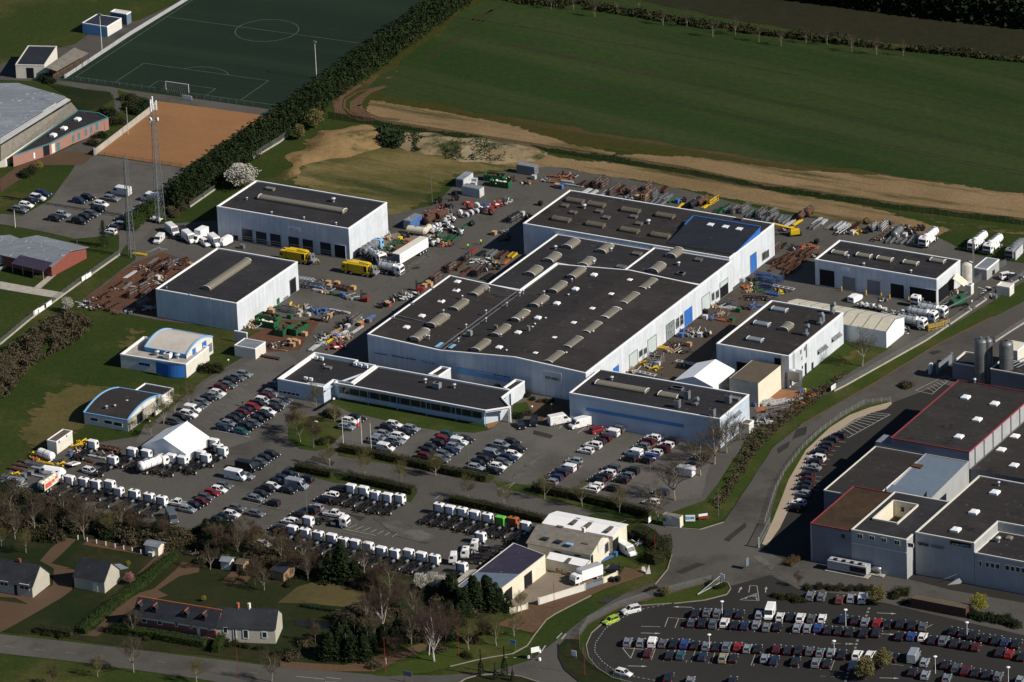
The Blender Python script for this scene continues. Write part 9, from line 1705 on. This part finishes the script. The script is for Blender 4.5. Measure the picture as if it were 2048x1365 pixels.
# rocks and a drain on the meadow, people
def person(k,x,y,label,top,legs,ang=0,arm=.1):
    p=G(k,x,y); me=bpy.data.meshes.new('person'); J=[(0,0,.95),(0,0,1.2),(0,0,1.42),(0,0,1.52),(0,0,1.68),(.17,0,1.4),(.24,arm,1.15),(.22,arm+.12,.93),(-.17,0,1.4),(-.24,-arm*.5,1.15),(-.22,.05,.9),(.1,0,.9),(.12,.1,.48),(.12,.02,.06),(.12,.16,.03),(-.1,0,.9),(-.12,-.08,.48),(-.12,-.15,.06),(-.12,-.02,.03)]
    E_=[(0,1),(1,2),(2,3),(3,4),(2,5),(5,6),(6,7),(2,8),(8,9),(9,10),(0,11),(11,12),(12,13),(13,14),(0,15),(15,16),(16,17),(17,18)]; Rr=[.15,.14,.16,.06,.11,.07,.05,.04,.07,.05,.04,.1,.07,.05,.04,.1,.07,.05,.04]
    me.from_pydata(J,E_,[]); o=bpy.data.objects.new('person',me); COL.objects.link(o); md_=o.modifiers.new('skin','SKIN'); 
    for v,r_ in zip(me.skin_vertices[0].data if me.skin_vertices else [],Rr): v.radius=(r_,r_)
    if not me.skin_vertices:
        import bmesh; bm=bmesh.new(); bm.from_mesh(me); ly=bm.verts.layers.skin.verify()
        for v,r_ in zip(bm.verts,Rr): v[ly].radius=(r_,r_); v[ly].use_root=(v.index==0)
        bm.to_mesh(me); bm.free()
    o.modifiers.new('sub','SUBSURF').levels=1; dg=bpy.context.evaluated_depsgraph_get(); m2=bpy.data.meshes.new_from_object(o.evaluated_get(dg)); bpy.data.objects.remove(o)
    for m_ in (top,legs,'skin'): m2.materials.append(M[m_])
    for f in m2.polygons: z=f.center.z; f.material_index=2 if z>1.5 or (z<1.0 and abs(f.center.x)>.19 and z>.8) else (0 if z>.92 else 1); f.use_smooth=True
    o=bpy.data.objects.new('person',m2); COL.objects.link(o); o.location=(p.x,p.y,lev(5)); o.rotation_euler=(0,0,ang); tag(o,label,'person'); h=MB(); h.lathe((0,-.01,1.7),[(.01,-.02),(.11,-.01),(.1,.08),(.01,.13)],10); hh=h.build('hair',M['black']); hh.parent=o
M['skin']=mat('skin',(.5,.3,.2),var=.05); M['hivis']=mat('hi_vis_yellow',(.5,.7,.05),var=.05); M['jean']=mat('dark_trousers',(.02,.03,.06),var=.1)
person('d3',333,672,'person in dark clothes walking between two car rows',"black",'jean',1); person('c5',335,775,'worker in a yellow vest at the rusty frames','hivis','jean',0); person('c5',437,740,'worker in a pale yellow top beside the red frame machine','hivis','black',.5); person('c4',925,780,'worker in a hi-vis vest behind the yellow jetting truck','hivis','jean',2)
person('d1',1342,590,'worker in an orange-red jacket beside the white tanker','orange','jean',2); person('d1',1622,1095,'person in a white shirt at the silo corner of the yard','white','jean',1); person('d5',92,610,'person in black standing behind the blue-striped workshop','black','jean',1); person('e4',875,570,'person in dark clothes by the wire fence at the junction','black','jean',1)
finish_labels()
